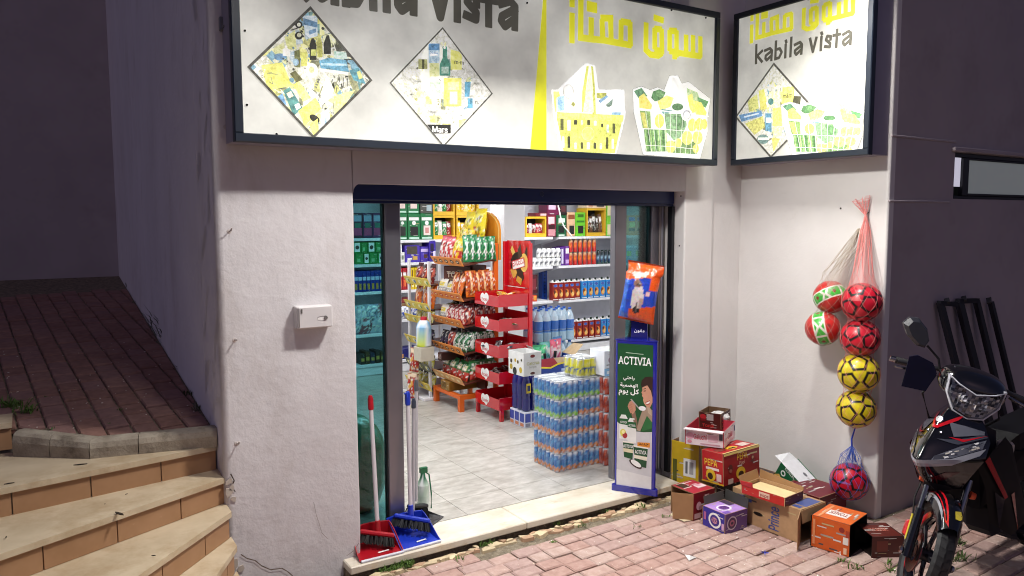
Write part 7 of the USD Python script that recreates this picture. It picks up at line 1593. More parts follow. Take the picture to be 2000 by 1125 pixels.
heap_box('carton', 'orange carton with white lettered bands and its dark open end facing right', (1660, 1089), (1593, 1069), (1697, 1062), 0, .19, H('2a1410'), OT, H('d66422'), 'front', w=.26, d=.235, inner_=H('1c1210'),
         pleft=[('TONIK', .62, .12, .15, H('efe4dc'), .70, -1), EW(.78, .78, .07, 1.2, H('8a2a20')), (.88, .6, .97, .8, H('a83a20')), (.82, .35, .95, .58, H('dcd6cc')), (.06, .1, .12, .9, H('e09060')), (.84, .05, .92, .25, H('e6c0a0'))], pt=[(.30, .25, .62, .78, H('ece2da')), ('TONIK', .56, .28, .16, H('8a2418'), .46, 1), (.05, .8, .9, .86, H('e09a68'))])
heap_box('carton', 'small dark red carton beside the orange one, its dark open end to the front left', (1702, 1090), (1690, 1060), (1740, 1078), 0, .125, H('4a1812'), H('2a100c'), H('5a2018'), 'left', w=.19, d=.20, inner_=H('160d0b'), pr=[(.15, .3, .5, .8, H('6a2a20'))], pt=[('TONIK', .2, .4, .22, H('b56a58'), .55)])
t = Thing('paper_scrap', 'white torn paper scrap on the bricks in front of the violet carton', 'litter', onZ(1348, 1090, .003)); g = G(); g.hull([(-.03, -.02, 0), (.04, -.012, 0), (.012, .035, .002), (-.012, .03, .012), (0, 0, .016)], H('dcdad6')); t.part('scrap', g, MATTE)
t = Thing('plastic_scrap', 'small bright blue plastic scrap on the bricks by the orange carton', 'litter', onZ(1492, 1081, .003)); g = G()
for a in (0.2, 1.5, 2.8, 4.0, 5.3): g.hull([(0, 0, .012), (.006, 0, 0), (.022 * math.cos(a), .022 * math.sin(a), .004), (.03 * math.cos(a + .2), .03 * math.sin(a + .2), .008)], H('4a55c0'))
t.part('scrap', g, PLASTIC)

# ================================================================ footballs in nets on the side wall
_icov = np.array(trimesh.creation.icosahedron().vertices); _icov /= np.linalg.norm(_icov, axis=1, keepdims=True)
_sph = trimesh.creation.icosphere(5, 1.0)
def ball_colors(kind):
    v = np.array(_sph.vertices); d = v @ _icov.T; k = d.argmax(1); n = _icov[k]; ang = np.arccos(np.clip(d.max(1), -1, 1))
    ref = np.array([_icov[np.argsort(-(_icov @ a))[1]] for a in _icov])[k]; e1 = ref - (ref * n).sum(1)[:, None] * n; e1 /= np.linalg.norm(e1, axis=1)[:, None]; e2 = np.cross(n, e1)
    phi = np.arctan2((v * e2).sum(1), (v * e1).sum(1)); s5 = 2 * math.pi / 5; ph = (phi + s5 / 2) % s5 - s5 / 2
    rad = np.degrees(ang) * np.cos(((phi) % s5) - s5 / 2) / math.cos(s5 / 2)     # pentagon metric, corners towards the neighbours
    if kind in 'ry':
        C = np.tile(np.array(H('c2142c') if kind == 'r' else H('d6c41c')), (len(v), 1)); C[(rad > 21.0) & (rad < 29.5)] = H('15110f')
        C[(rad > 29.5) & (rad < 30.3)] = H('7a1420') if kind == 'r' else H('8a7a18')
    else:
        C = np.tile(np.array(H('bf2a26')), (len(v), 1)); band = np.abs(v[:, 2]) < .30; gp_ = band & (rad < 27); edge = band & (rad >= 25); C[band] = H('3fae3a'); C[edge & (rad < 33)] = H('e6e0d6'); C[np.abs(np.abs(v[:, 2]) - .31) < .035] = H('e6e0d6'); C[rad < 7] = H('8a2a24')
    seam = np.abs(rad - 31) < 1.0; C[seam] = C[seam] * .7
    return C
bp = {}
BALLS = [('g', 1622, 580, 33, (.3, .5, 2.0), 'red and green football, upper of the two in the left net'), ('g', 1607, 641, 34, (1.3, .2, .4), 'red and green football, lower of the two in the left net'), ('r', 1683, 590, 39, (.2, .3, 0), 'upper red football with black pentagons in the long net'), ('r', 1680, 660, 38, (.9, -.4, .7), 'second red football, just above the yellow ones'), ('y', 1677, 728, 40, (.35, .2, .3), 'upper yellow football with black pentagons'), ('y', 1672, 798, 38, (-.5, .5, 1.0), 'lower yellow football, lowest in the long net'), ('r', 1659, 940, 37, (.5, 1.0, .2), 'red football hanging alone in a blue net')]
BC = []
for kind, px, py, rp, rot, lab in BALLS:
    X = 4.46
    for _ in range(3): c = onX(px, py, X); r = .97 * rp * ((c - EYE) @ _f) / FPX; X = XW - r - .006 - (.05 if kind == 'g' and py > 600 else 0)
    BC.append((c, r)); R = euler(*rot) * r
    if kind not in bp:
        bp[kind] = t = Thing('football', lab, 'football', c, R=R, group='footballs hanging in nets'); g = G(); g.add(np.array(_sph.vertices), np.array(_sph.faces), ball_colors(kind)); t.part('ball', g, BALL, True)
    else: bp[kind].copy(c, label=lab, R=R, group='footballs hanging in nets')


def net(name, label, knot, balls, col, tail, cords=10, r=.0012, head=None):
    t = Thing(name, label, 'net', knot, group=None); g = G(); rg = np.random.default_rng(len(balls) + 3)
    n = cords; rings = []
    # profile of the net around the balls from top to bottom
    st = [(knot + [0, 0, 0], .008)]
    c0, r0 = balls[0]; st.append((c0 + [0, 0, r0 * 1.45], r0 * .50))
    for i, (c, rr) in enumerate(balls):
        for k in (.75, .0, -.75): st.append((c + [0, 0, rr * k], rr * math.sqrt(max(0, 1 - k * k)) * 1.015 + .002))
    c, rr = balls[-1]; st.append((c - [0, 0, rr * 1.06], .010))
    for (c, rad) in st: rings.append([c + rad * np.array([math.cos(a), math.sin(a), 0]) for a in np.arange(n) * 2 * math.pi / n])
    for s in (0, 1):
        for a in range(n):
            P = [rings[i][(a + (i if s else -i)) % n] for i in range(len(rings))]
            for p in P: p[0] = min(p[0], XW - .003)
            # arc over the ball surface between rings
            Q = []
            for i in range(len(P) - 1):
                for tt in np.linspace(0, 1, 4)[:-1]: Q.append(P[i] * (1 - tt) + P[i + 1] * tt)
            Q.append(P[-1]); Q = np.array(Q)
            for c, rr in balls:
                dd = Q - c; L = np.linalg.norm(dd, axis=1); m_ = L < rr * 1.012; Q[m_] = c + dd[m_] / np.maximum(L[m_], 1e-6)[:, None] * rr * 1.012
            g.tube(Q, r * .75, col, 4, cap=False)
    t.part('mesh_bag', g, NETR, world=True)
    g = G()
    for a in np.linspace(-.5, 5.2, 5):
        g.tube([knot + [0, 0, .0], knot + np.array([.02 * math.cos(a), .035 * math.sin(a), -.10]), rings[1][int(a * n / 6.3) % n]], [.005, .003, r * 1.4], col, 5)
    t.part('cord', g, NETR, True, world=True)
    g = G(); m = 18; ring0 = [knot + .006 * np.array([math.cos(a), math.sin(a), 0]) for a in np.arange(m) * 2 * math.pi / m]; rows_ = [ring0]
    for k, rad in ((.5, .32), (.8, .62), (1.0, .98)):
        zc = knot * (1 - k) + (c0 + [0, 0, r0 * .15]) * k
        rows_.append([np.array([min(p[0], XW - .004), p[1], p[2]]) for p in [zc + r0 * rad * np.array([math.cos(a), math.sin(a), 0]) * (1 + .12 * math.sin(3 * a + k * 4)) for a in np.arange(m) * 2 * math.pi / m]])
    g.add(np.array(rows_).reshape(-1, 3), [(i * m + j, i * m + (j + 1) % m, (i + 1) * m + (j + 1) % m, (i + 1) * m + j) for i in range(len(rows_) - 1) for j in range(m)], col); t.part('gauze', g, GAUZE, True, world=True)
    if head is not None:
        g = G(); E_ = [head[0] * (1 - w_) + head[1] * w_ + np.array([.015 * math.sin(w_ * 14), 0, .014 * math.sin(w_ * 9)]) for w_ in np.linspace(0, 1, 12)]; Mi = [knot * .5 + e * .5 + np.array([.014 * math.sin(i * 1.7), 0, 0]) for i, e in enumerate(E_)]
        g.add(np.array([knot] * 12 + Mi + E_), [(i * 12 + j, i * 12 + j + 1, (i + 1) * 12 + j + 1, (i + 1) * 12 + j) for i in range(2) for j in range(11)], col); t.part('gauze', g, GAUZE, True, world=True)
        g = G(); P = [knot] + head; m = 9
        for i in range(m):
            w_ = i / (m - 1); e = head[0] * (1 - w_) + head[1] * w_ + np.array([.01 * math.sin(i * 2.1), 0, .012 * math.sin(i * 1.7)]); g.tube([knot, knot * .5 + e * .5 + [.012 * math.sin(i), 0, 0], e], [.004, .0022, .0016], col, 4, cap=False)
        for k in (.35, .5, .65, .8, .95): g.tube([knot + (head[0] * (1 - w_) + head[1] * w_ - knot) * k + np.array([.008 * math.sin(w_ * 9), 0, 0]) for w_ in np.linspace(0, 1, 9)], .0012, col, 4, cap=False)
        t.part('gathered_end', g, NETR, True, world=True)
    return t


kn = onX(1691, 421, XW - .03); NR = H('e08a84')
net('ball_net', 'red net tied at the wall, holding two red and two yellow footballs', kn, BC[2:6], NR, None, 10, .0013, [onX(1664, 393, XW - .04), onX(1700, 384, XW - .02)])
kn2 = onX(1678, 446, XW - .035); net('ball_net', 'pale net holding the two red and green footballs, tied beside the red net', kn2, BC[0:2], H('b5aa98'), None, 9, .0011)
kb_ = onX(1664, 872, BC[6][0][0]); net('ball_net', 'blue net with a single red football, lowest on the wall', kb_, [BC[6]], H('4a6ac9'), None, 12, .0013)
t = Thing('cord', 'blue cord between the lowest yellow football and the blue net', 'cord', kb_); g = G(); g.tube([BC[5][0] - [0, 0, BC[5][1]], kb_ + [0, .004, .05], kb_], [.004, .0055, .006], H('2a4ac0'), 7); t.part('cord', g, NETR, True, world=True)
g = G(); g.tube([kn + [0, 0, .01], np.array([XW + .002, kn[1], kn[2] + .02])], .004, H('8a8580'), 7); lone('wall_hook', g, CHROME, 'hook in the white side wall that carries the red ball net', 'hook')
# ================================================================ black metal frames leaning on the dark wall
MB = H('0d0e16')
def lean_frame(label, lines, y0=2.60, y1=2.775):
    a = onY(*lines[0][0], y1); t = Thing('metal_frame', label, 'metal frame', (a[0], y1, 0), group='black metal frames leaning on the dark wall')
    for (p, q, w) in lines:
        A = onY(*p, y1 - .01); B = onY(*q, y1 - .03)
        if q[1] - p[1] > 60:
            d = (B - A) / (A[2] - B[2]); B = A + d * A[2]; B[1] = y0
        g = G(); d = unit(B - A); s = unit(np.cross(d, [0, 1, 0])); n = np.cross(s, d)
        g.hull([e + s * i * w / 2 + n * j * .016 for e in (A, B) for i in (-1, 1) for j in (-1, 1)], MB); t.part('bar', g, STEEL, world=True)
lean_frame('black metal frame leaning on the dark wall, leftmost, behind the mirror', [((1836, 590), (1862, 745), .045), ((1834, 592), (1866, 594), .032), ((1849, 584), (1850, 592), .018)])
lean_frame('wide black metal frame leaning on the dark wall, behind the headlight', [((1873, 588), (1899, 750), .058), ((1907, 588), (1932, 760), .042), ((1870, 588), (1909, 587), .034), ((1882, 580), (1883, 588), .018)])
lean_frame('single black bar leaning on the dark wall, rightmost', [((1935, 590), (1960, 765), .032), ((1931, 582), (1932, 592), .012)])

# ================================================================ the motorbike
BK_, BKM, SIL, RDS = H('0a0a0d'), H('15151a'), H('9a9ca3'), H('b0141e')
bike = Thing('motorbike', 'black underbone motorbike with red rim stripes, parked facing left with its handlebar turned', 'motorbike', (4.572, 2.02, 0), rz=math.pi)
zc_ = np.array([.60, .68, .76, .84, .92, .99]); wc = np.array([.10, .145, .185, .18, .125, .06]); xn = np.array([.80, .89, .935, .865, .765, .66]); xs = np.array([.70, .69, .655, .60, .56, .53])
def cowl(y, z, off=0.0):
    w, n_, s_ = np.interp(z, zc_, wc), np.interp(z, zc_, xn), np.interp(z, zc_, xs)
    k = np.clip(np.abs(y) / w, 0, 1); return np.stack([s_ + (n_ - s_) * (1 - k ** 1.35) + off, y + np.sign(y) * off * .5, z + off * .3], -1)
g = G(); n = 25; Z, K = np.meshgrid(np.linspace(.60, .99, 24), np.linspace(-1, 1, n), indexing='ij'); V = cowl(K * np.interp(Z, zc_, wc), Z); g.add(V.reshape(-1, 3), [(i * n + j, i * n + j + 1, (i + 1) * n + j + 1, (i + 1) * n + j) for i in range(23) for j in range(n - 1)], BK_)
cw = bike.part('front_cowl', g, GLOSS, 50)
def patch(g, poly, col, off):
    P = Polygon(poly).buffer(0); x0, y0, x1, y1 = P.bounds
    for a in np.arange(x0, x1, .009):
        for b in np.arange(y0, y1, .02):
            c = P.intersection(sbox(a, b, min(a + .009, x1), min(b + .02, y1)))
            for q in getattr(c, 'geoms', [c]):
                if q.is_empty or q.geom_type != 'Polygon' or q.area < 1e-8: continue
                v, f = trimesh.creation.triangulate_polygon(q, engine='earcut'); g.add(cowl(v[:, 0], v[:, 1], off), f, col)
mir = lambda P, s: [(s * y, z) for y, z in P]
for s in (-1, 1):
    g = G(); patch(g, mir([(0, .728), (.10, .738), (.168, .782), (.176, .812), (.10, .772), (0, .764)], s), SIL, .004); bike.part('silver_trim', g, GLOSS, parent=cw); g = G(); patch(g, mir([(.03, .86), (.10, .835), (.165, .86), (.150, .872), (.09, .856)], s), H('3a3c44'), .003); patch(g, mir([(.035, .93), (.075, .868), (.15, .872), (.145, .885), (.085, .912)], s), H('5a5c64'), .003)
    bike.part('grey_stripe', g, GLOSS, parent=cw)
for s in (-1, 1):
    g = G(); patch(g, mir([(.0, .905), (.012, .905), (.055, .935), (.062, .955), (.048, .95), (.0, .915)], s), RDS, .0035); patch(g, mir([(.06, .868), (.11, .846), (.16, .868), (.11, .856)], s), RDS, .0042); patch(g, mir([(.02, .66), (.06, .65), (.12, .70), (.08, .70)], s), H('3a0a10'), .003)
    bike.part('red_stripe', g, GLOSS, parent=cw)
for s in (-1, 1):
    g = G(); patch(g, mir([(.045, .768), (.10, .775), (.168, .812), (.166, .850), (.11, .828), (.05, .785)], s), H('62656d'), .0025); hl = bike.part('headlight', g, GLOSS, parent=cw)
    g = G()
    rg = np.random.default_rng(9)
    for k in range(26):
        y_ = rg.uniform(.075, .160); z_ = .780 + (y_ - .075) * .55 + rg.uniform(-.012, .016); d_ = rg.uniform(.004, .011); patch(g, mir([(y_, z_), (y_ + d_, z_ + .004), (y_ + d_ * .7, z_ + d_), (y_ - .002, z_ + d_ * .7)], s), [H('f2f2f0'), H('6a6d74'), H('d9d4c4'), H('3a3c42')][int(rg.integers(4))], .0045)
    patch(g, mir([(.05, .768), (.085, .772), (.09, .80), (.05, .787)], s), H('3a3c42'), .004); bike.part('reflector', g, GLOSS, parent=cw)
p = cowl(np.array([0.0]), np.array([.940]), .004)[0]; g = G(); g.lathe([(0, .006), (.016, .005), (.020, 0)], p, H('c9cbd0'), 14, axis=(.8, 0, .6)); bike.part('emblem', g, CHROME, 40)
p = [cowl(np.array([s * .03]), np.array([.885]), .003)[0] for s in (-1, 1)]; g = G()
for q in p: g.lathe([(0, .004), (.007, .003), (.008, 0)], q, H('55565c'), 8, axis=(.8, 0, .5))
bike.part('cowl_screw', g, CHROME)
g = G(); g.hull([(x, y, z) for x, y, z in [(.80, -.03, .59), (.80, .03, .59), (.66, -.12, .60), (.66, .12, .60), (.62, -.10, .70), (.62, .10, .70), (.86, 0, .66), (.70, -.13, .70), (.70, .13, .70), (.55, -.06, .95), (.55, .06, .95)]], BKM); bike.part('cowl_lining', g, DARKP)
for s in (-1, 1):   # leg shields sweeping down and back
    g = G(); A = [(.70, .14, .80), (.66, .185, .76), (.50, .20, .86), (.42, .20, .80)]; B = [(.60, .16, .62), (.52, .22, .55), (.36, .22, .58), (.30, .21, .52)]; C = [(.50, .15, .40), (.38, .20, .32), (.22, .20, .36), (.16, .19, .30)]
    R_ = np.array([[(x, s * y, z) for x, y, z in q] for q in (A, B, C)]); g.add(R_.reshape(-1, 3), [(i * 4 + j, i * 4 + j + 1, (i + 1) * 4 + j + 1, (i + 1) * 4 + j) for i in range(2) for j in range(3)], BK_); ls = bike.part('leg_shield', g, DARKP, True)
    g = G(); o = np.array([.004, s * .006, 0]); g.add(np.array([R_[0][1], R_[0][1] * .8 + R_[0][2] * .2, R_[1][1] * .8 + R_[1][2] * .2, R_[1][1]]) + o, [(0, 1, 2, 3)], H('8a1018')); g.add(np.array([R_[1][1] * .6 + R_[1][2] * .4, R_[1][1] * .4 + R_[1][2] * .6, R_[2][1] * .6 + R_[2][2] * .4]) + o, [(0, 1, 2)], H('70121a')); g.add(np.array([R_[1][0] * .5 + R_[1][1] * .5, R_[1][1], R_[2][0] * .6 + R_[2][1] * .4]) + o, [(0, 1, 2)], H('1c1d22')); bike.part('stripe', g, GLOSS, parent=ls)
g = G(); g.hull([(x, y, z) for x, y, z in [(.56, -.10, .92), (.56, .10, .92), (.42, -.12, .86), (.42, .12, .86), (.34, -.10, .50), (.34, .10, .50), (.50, -.1, .45), (.50, .1, .45)]], BKM); bike.part('inner_shield', g, DARKP)
g = G(); g.box((.40, .155, .755), (.03, .085, .115), H('b5ada0'), R=euler(ry=-.15, rz=.1), bev=.02); bike.part('pale_pocket', g, PLASTIC)
g = G(); g.hull([(x, y, z) for x in (.36, -.2) for y in (-.07, .07) for z in (.50, .60)] + [(.40, 0, .72), (-.2, 0, .66)], BKM); bike.part('frame_cover', g, DARKP)
g = G(); g.box((.14, 0, .34), (.34, .20, .20), H('22232a'), bev=.04); g.lathe([(.09, -.14), (.10, -.1), (.10, .1), (.09, .14)], (.10, 0, .30), H('2c2d33'), 14, axis=(0, 1, 0)); bike.part('engine', g, DARKP)
g = G(); g.tube([(.26, -.06, .26), (.10, -.14, .20), (-.20, -.17, .24), (-.62, -.18, .34)], [.018, .02, .04, .045], H('3a3a40'), 10); bike.part('exhaust', g, CHROME, 40)
g = G(); g.tube([(.12, -.26, .26), (.12, .26, .26)], .012, H('2a2a2e')); bike.part('footrest_bar', g, STEEL, 40)
g = G()
for s in (-1, 1): g.tube([(.12, s * .19, .26), (.12, s * .28, .262)], .018, H('c9602a') if s > 0 else BKM, 8)
bike.part('footrest', g, RUBBER)
g = G(); g.hull([(x, y, z) for x, y, z in [(.22, -.06, .72), (.22, .06, .72), (.12, -.10, .79), (.12, .10, .79), (-.25, -.12, .78), (-.25, .12, .78), (-.62, -.09, .86), (-.62, .09, .86), (-.60, -.09, .78), (-.60, .09, .78), (.1, -.1, .70), (.1, .1, .70)]], H('101013')); bike.part('seat', g, DARKP)
for s in (-1, 1):
    g = G(); g.hull([(x, s * y, z) for x, y, z in [(.22, .06, .70), (.05, .11, .69), (-.3, .125, .76), (-.72, .07, .82), (-.70, .07, .70), (-.3, .13, .58), (.0, .11, .54), (.2, .07, .56)]], BK_); bike.part('side_panel', g, DARKP)
def wheel(c, fwd, up, R=.278, front=True):
    fwd = unit(fwd); ax = np.cross(up, fwd); a = np.arange(40) * 2 * math.pi / 40
    def ring(prof, col, n=40, cols=None):
        V = [np.array(c) + (R + dr) * (math.cos(t) * fwd + math.sin(t) * up) + da * ax for t in a for dr, da in prof]; m = len(prof)
        gg = G()
        for j in range(m - 1):
            F = [(i * m + j, i * m + j + 1, ((i + 1) % 40) * m + j + 1, ((i + 1) % 40) * m + j) for i in range(40)]; idx = np.unique(np.array(F)); mp = {k: q for q, k in enumerate(idx)}; gg.add(np.array(V)[idx], [[mp[k] for k in f] for f in F], cols[j] if cols else col)
        return gg
    T = H('131314')
    bike.part('tyre', ring([(-.058, -.022), (-.045, -.036), (-.022, -.043), (-.004, -.030), (.002, 0), (-.004, .030), (-.022, .043), (-.045, .036), (-.058, .022)], T), RUBBER, 50)
    g = G()   # tread grooves as raised blocks
    for i in range(40):
        t0 = i * 2 * math.pi / 40
        for s in (-1, 1):
            P = [np.array(c) + (R + dr) * (math.cos(t0 + dt) * fwd + math.sin(t0 + dt) * up) + s * da * ax for dt, da, dr in ((0, .004, .0035), (.10, .004, .0035), (.13, .030, -.002), (.03, .030, -.002), (.06, .040, -.014), (.14, .040, -.014))]
            g.add(P, [(0, 1, 2, 3), (3, 2, 5, 4)], H('1c1c1d'))
    bike.part('tread', g, RUBBER, kind='stuff')
    bike.part('rim', ring([(-.058, -.024), (-.064, -.026), (-.076, -.022), (-.088, -.016), (-.092, 0), (-.088, .016), (-.076, .022), (-.064, .026), (-.058, .024)], BKM, cols=[BKM, RDS, BKM, BKM, BKM, BKM, RDS, BKM]), GLOSS, 50)
    for k in range(5):
        t0 = k * 2 * math.pi / 5 + .3; g = G()
        for dt in (-.09, .09): g.tube([np.array(c) + rr * (math.cos(t0 + dt * q) * fwd + math.sin(t0 + dt * q) * up) for rr, q in ((.03, .2), (.10, .6), (R - .088, 1.0))], [.012, .009, .010], BKM, 6)
        bike.part('spoke', g, GLOSS, 50)
    g = G(); g.lathe([(0, -.05), (.03, -.05), (.034, -.02), (.034, .02), (.03, .05), (0, .05)], c, BKM, 14, axis=ax); bike.part('hub', g, STEEL)
    if front:
        for s, rr in ((-1, .112),):
            g = G(); g.lathe([(.055, -.002), (rr, -.002), (rr, .002), (.055, .002), (.055, -.002)], np.array(c) + ax * s * .052, H('8a8c92'), 24, axis=ax); bike.part('brake_disc', g, CHROME)
    return ax
st_a, rk = math.radians(42), math.radians(26)
_ax = np.array([-math.sin(rk), 0, math.cos(rk)]); _K = np.array([[0, -_ax[2], _ax[1]], [_ax[2], 0, -_ax[0]], [-_ax[1], _ax[0], 0]])
RS = np.eye(3) + math.sin(st_a) * _K + (1 - math.cos(st_a)) * _K @ _K      # turned to the left about the raked steering axis
sf, sl, su = RS[:, 0], RS[:, 1], RS[:, 2]
wcx = np.array([.49, 0, .98]) + RS @ np.array([.40, 0, -.70]); wcx[2] = .278
wheel(wcx, sf, su)
rake = _ax; up_ = lambda s, f, z: wcx + sl * s + sf * f + np.array([0, 0, z])
for s in (-1, 1):
    b_ = wcx + sl * s * .088 + sf * .035; top = b_ + rake * .44
    g = G(); g.tube([b_ - rake * .03, b_ + rake * .22], [.026, .022], H('101014'), 12); fk = bike.part('fork_leg', g, GLOSS, 40)
    g = G(); g.tube([b_ + rake * .22, top], .015, H('8a8c90'), 10); bike.part('tube', g, CHROME, 40, parent=fk)
    if s < 0:
        g = G(); q = b_ + rake * .05 - sl * .024 - sf * .006; g.tube([q, q + rake * .13], .006, H('c9b83a'), 6); bike.part('sticker', g, PLASTIC, parent=fk)
        g = G(); g.box(b_ + rake * .085 - sf * .055 - sl * .01, (.05, .045, .085), H('c21a22'), R=RS @ euler(ry=-.4), bev=.01); bike.part('brake_caliper', g, GLOSS)
        g = G(); g.tube([b_ + rake * .09 - sf * .05, b_ + rake * .25 - sl * .03 - sf * .04, top - sl * .02, top + rake * .15], .005, H('0c0c0e'), 6); bike.part('brake_hose', g, RUBBER, 40)
    g = G(); g.lathe([(0, .012), (.016, .01), (.018, 0)], b_ + sl * s * .028 - rake * .005, H('9a9ca2'), 10, axis=sl * s); bike.part('axle_nut', g, CHROME)
g = G(); m = 16; prof = [(-.062, -.045), (-.058, -.01), (-.040, .022), (0, .034), (.040, .022), (.058, -.01), (.062, -.045)]; TH = np.radians(np.linspace(52, 175, m)); V = []
for q in TH:
    k = (q - TH[0]) / (TH[-1] - TH[0]); wd = .75 + .35 * math.sin(k * math.pi); rr = .30
    for da, dr in prof: V.append(wcx + (rr + dr) * (math.cos(q) * sf + math.sin(q) * su) + da * wd * sl)
V = np.array(V); g.add(V, [(i * 7 + j, i * 7 + j + 1, (i + 1) * 7 + j + 1, (i + 1) * 7 + j) for i in range(m - 1) for j in range(6)], BK_); fd = bike.part('front_fender', g, GLOSS, 60)
def fender(g, poly, col, off=.003):   # poly in (angle deg, across)
    P = Polygon(poly)
    for a0 in np.arange(P.bounds[0], P.bounds[2], 4.0):
        c = P.intersection(sbox(a0, -.2, min(a0 + 4, P.bounds[2]), .2))
        for q in getattr(c, 'geoms', [c]):
            if q.is_empty or q.geom_type != 'Polygon': continue
            v, f = trimesh.creation.triangulate_polygon(q, engine='earcut'); th = np.radians(v[:, 0]); k = (th - TH[0]) / (TH[-1] - TH[0]); wd = .75 + .35 * np.sin(np.clip(k, 0, 1) * math.pi); dr = np.interp(v[:, 1], [p[0] for p in prof], [p[1] for p in prof])
            g.add(wcx + (.30 + dr + off)[:, None] * (np.cos(th)[:, None] * sf + np.sin(th)[:, None] * su) + (v[:, 1] * wd)[:, None] * sl, f, col)
g = G(); fender(g, [(53, -.030), (58, -.045), (125, -.052), (128, -.036), (85, -.026)], RDS); fender(g, [(60, -.054), (110, -.060), (118, -.055), (70, -.049)], H('8a8c92')); fender(g, [(62, .002), (70, .001), (74, .034), (68, .048), (63, .03)], H('d9c43a'), .0035); bike.part('fender_stripe', g, GLOSS, parent=fd)
# handlebar, headlight cover, guards, mirror, turned with the fork
hc = np.array([.47, .0, 1.075])
hp = lambda f, s, z: hc + sf * f + sl * s + su * z
def hw(P, col): g = G(); return g.hull([hp(*p) for p in P], col)
m = trimesh.creation.icosphere(3, 1.0); v = np.array(m.vertices); v = np.sign(v) * np.abs(v) ** .8; v = v * [.130, .160, .085]; v[:, 0] += .03; v[v[:, 0] < 0, 0] *= .6; v[:, 2] += -.10 * np.maximum(0, v[:, 0]) * 1.0 + .02; g = G(); g.add(np.array([hp(*q) for q in v]), np.array(m.faces), BK_); bike.part('headlight_cover', g, GLOSS, True)
def lens_pts(k, f): return [(f, s * k, z * k - .028) for s, z in ((-.138, .085), (-.09, .062), (0, .036), (.09, .062), (.138, .085), (.128, .0), (.076, -.078), (0, -.098), (-.076, -.078), (-.128, .0))]
bow = lambda P: [(f - 2.0 * s * s - .25 * max(0, z + .03), s, z) for f, s, z in P]
g = hw(bow(lens_pts(1.0, .165)) + bow(lens_pts(.98, .12)), H('b4b6bd')); hl = bike.part('headlight_rim', g, GLOSS)
g = hw(bow(lens_pts(.86, .170)) + bow(lens_pts(.86, .150)), H('8f9298')); bike.part('reflector', g, GLOSS, parent=hl)
g = G(); rg = np.random.default_rng(5); LP = Polygon([(q[1], q[2]) for q in lens_pts(.84, 0)])
for i in range(-9, 9):
    for j in range(-8, 7):
        c = LP.intersection(Polygon([(i * .016, j * .014), (i * .016 + .016, j * .014 + .003), (i * .016 + .016, j * .014 + .017), (i * .016, j * .014 + .014)]))
        if c.is_empty or c.geom_type != 'Polygon': continue
        v, f = trimesh.creation.triangulate_polygon(c, engine='earcut'); tl = rg.uniform(-.5, .5, 2); m = v.mean(0); o = (v - m) @ tl * .9
        g.add(np.array([hp(.174 + oo - 2 * y * y - .25 * max(0, z + .03), y, z) for (y, z), oo in zip(v, o)]), f, [H('d9dbe0'), H('8a8d94'), H('b5b7bd'), H('55585f'), H('e9e4d8')][int(rg.integers(5))])
bike.part('facets', g, GLOSS, parent=hl, kind='stuff')
g = G(); Q = bow(lens_pts(.95, .176)); g.tube([hp(*q) for q in Q + Q[:1]], .0055, H('c2c4ca'), 6, cap=False); bike.part('bezel', g, GLOSS, True, parent=hl)
g = hw(bow(lens_pts(.9, .182)) + bow(lens_pts(.9, .178)), (.9, .9, .9)); bike.part('lens', g, CLEAR, parent=hl)
g = G(); e = hp(.085, .0, .075); g.add([e + .026 * math.cos(q) * sl + .014 * math.sin(q) * unit(sf * -.5 + su * .8) + sf * .01 for q in np.arange(12) * math.pi / 6], [(0, i, i + 1) for i in range(1, 11)], H('c9cbd0')); bike.part('emblem', g, CHROME)
g = G(); g.tube([hp(-.04, s, z) for s, z in ((-.35, .0), (-.16, .03), (0, .02), (.16, .03), (.35, .0))], .012, H('17171b'), 10); bike.part('handlebar', g, STEEL, 40)
for s in (-1, 1):
    g = G(); g.tube([hp(-.045, s * .22, .015), hp(-.06, s * .36, .0)], .019, H('101012'), 10); bike.part('grip', g, RUBBER, 40)
    g = G(); g.lathe([(0, .03), (.016, .028), (.018, 0)], hp(-.06, s * .36, 0), H('8a8c90'), 10, axis=unit(sl * s)); bike.part('bar_end', g, CHROME, 40)
    g = G(); g.tube([hp(.0, s * .19, .01), hp(.05, s * .25, .005), hp(.045, s * .37, -.01)], [.010, .008, .007], H('8f9196'), 8); bike.part('brake_lever', g, CHROME, 40)
for s in (-1,):
    g = hw([(f, s * y, z) for f in (.085, .095) for y, z in ((.185, .035), (.20, -.075), (.315, -.09), (.335, .075), (.30, .095), (.22, .08))], H('0a0c22')); bike.part('hand_guard', g, DARKP)
a_ = hp(-.02, -.15, .03); g = G(); g.tube([a_, a_ + [.0, -.01, .06], a_ + sl * -.07 + [0, 0, .11]], .006, H('0e0e10'), 8); bike.part('mirror_stem', g, STEEL, 40)
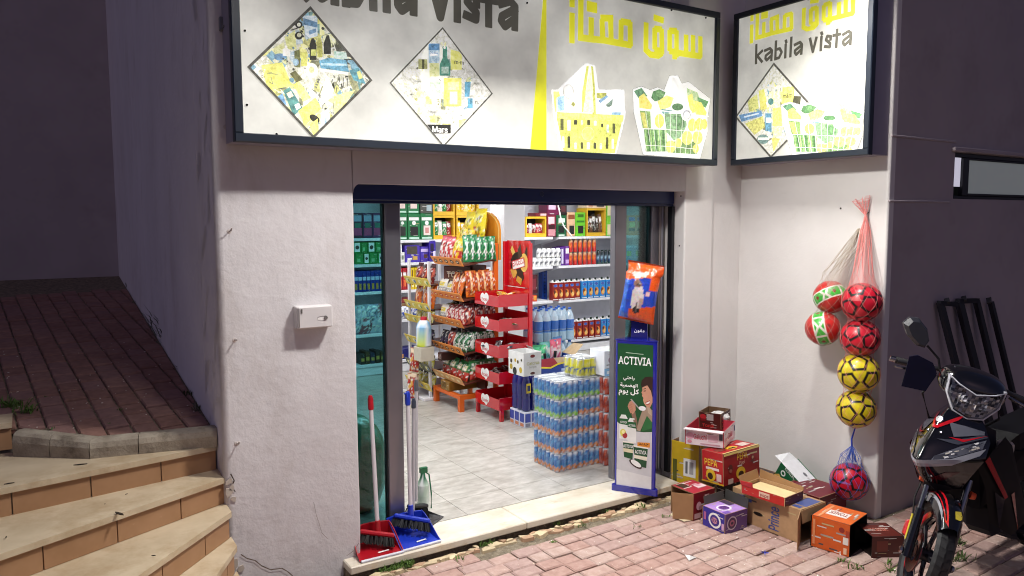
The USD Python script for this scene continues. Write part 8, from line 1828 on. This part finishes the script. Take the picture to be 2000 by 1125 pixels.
b_ = a_ + sl * -.07 + np.array([0, 0, .11]); mx = unit(-sl * .62 + np.array([0, 0, .78])); mn = unit(sf * 1.0 + sl * .3); my = np.cross(mn, mx); g = G(); P = [(0, .02), (.03, .048), (.10, .060), (.165, .045), (.175, .0), (.15, -.038), (.08, -.045), (.02, -.02)]
g.hull([b_ + mx * x + my * y + mn * o for x, y in P for o in (-.004, .012)] + [b_ + mx * (x * .8 + .015) + my * y * .75 + mn * .03 for x, y in P], H('24252b')); mr_ = bike.part('mirror', g, PLASTIC); g = G(); q = [b_ + mx * (x * .94 + .006) + my * y * .92 - mn * .005 for x, y in P]; g.add(q, [(0, i, i + 1) for i in range(1, len(q) - 1)], H('b9bec6')); bike.part('glass', g, CHROME, parent=mr_)
g = G(); g.tube([hp(-.02, -.16, .0), hp(.05, -.20, -.10), hp(.02, -.12, -.22), hp(-.06, -.05, -.30)], .006, H('0c0c0e'), 6); g.tube([hp(-.02, .14, .0), hp(.06, .17, -.10), hp(.0, .1, -.24)], .006, H('0c0c0e'), 6); bike.part('cables', g, RUBBER, 40)
for s in (-1, 1):
    q = wcx + sl * s * .115 + sf * -.12 + np.array([0, 0, .40]); q = wcx + sl * s * .118 + sf * .035 + rake * .37; g = G(); g.lathe([(0, .014), (.016, .012), (.020, -.012)], q, H('c94a16'), 12, axis=sl * s); bike.part('side_reflector', g, PLASTIC, 40)
wheel(np.array([-.40, 0, .283]), np.array([1.0, 0, 0]), np.array([0, 0, 1.0]), front=False)
g = G(); g.tube([(.0, .10, .30), (-.40, .10, .283)], .02, H('1c1c20')); g.tube([(.0, -.10, .30), (-.40, -.10, .283)], .02, H('1c1c20')); bike.part('swing_arm', g, STEEL, 40)
g = G(); g.tube([(-.40, .11, .30), (-.30, .11, .66)], [.03, .022], H('3a3a40')); g.tube([(-.40, -.11, .30), (-.30, -.11, .66)], [.03, .022], H('3a3a40')); bike.part('rear_shock', g, STEEL, 40)
g = G(); g.tube([(.08, .12, .24), (.02, .24, .03), (.0, .27, .0)], .011, H('2a2a2e')); bike.part('kick_stand', g, STEEL, 40)
g = G(); g.hull([(-.72, y, z) for y in (-.05, .05) for z in (.72, .80)] + [(-.76, 0, .76)], H('a8141a')); bike.part('tail_light', g, GLOSS)
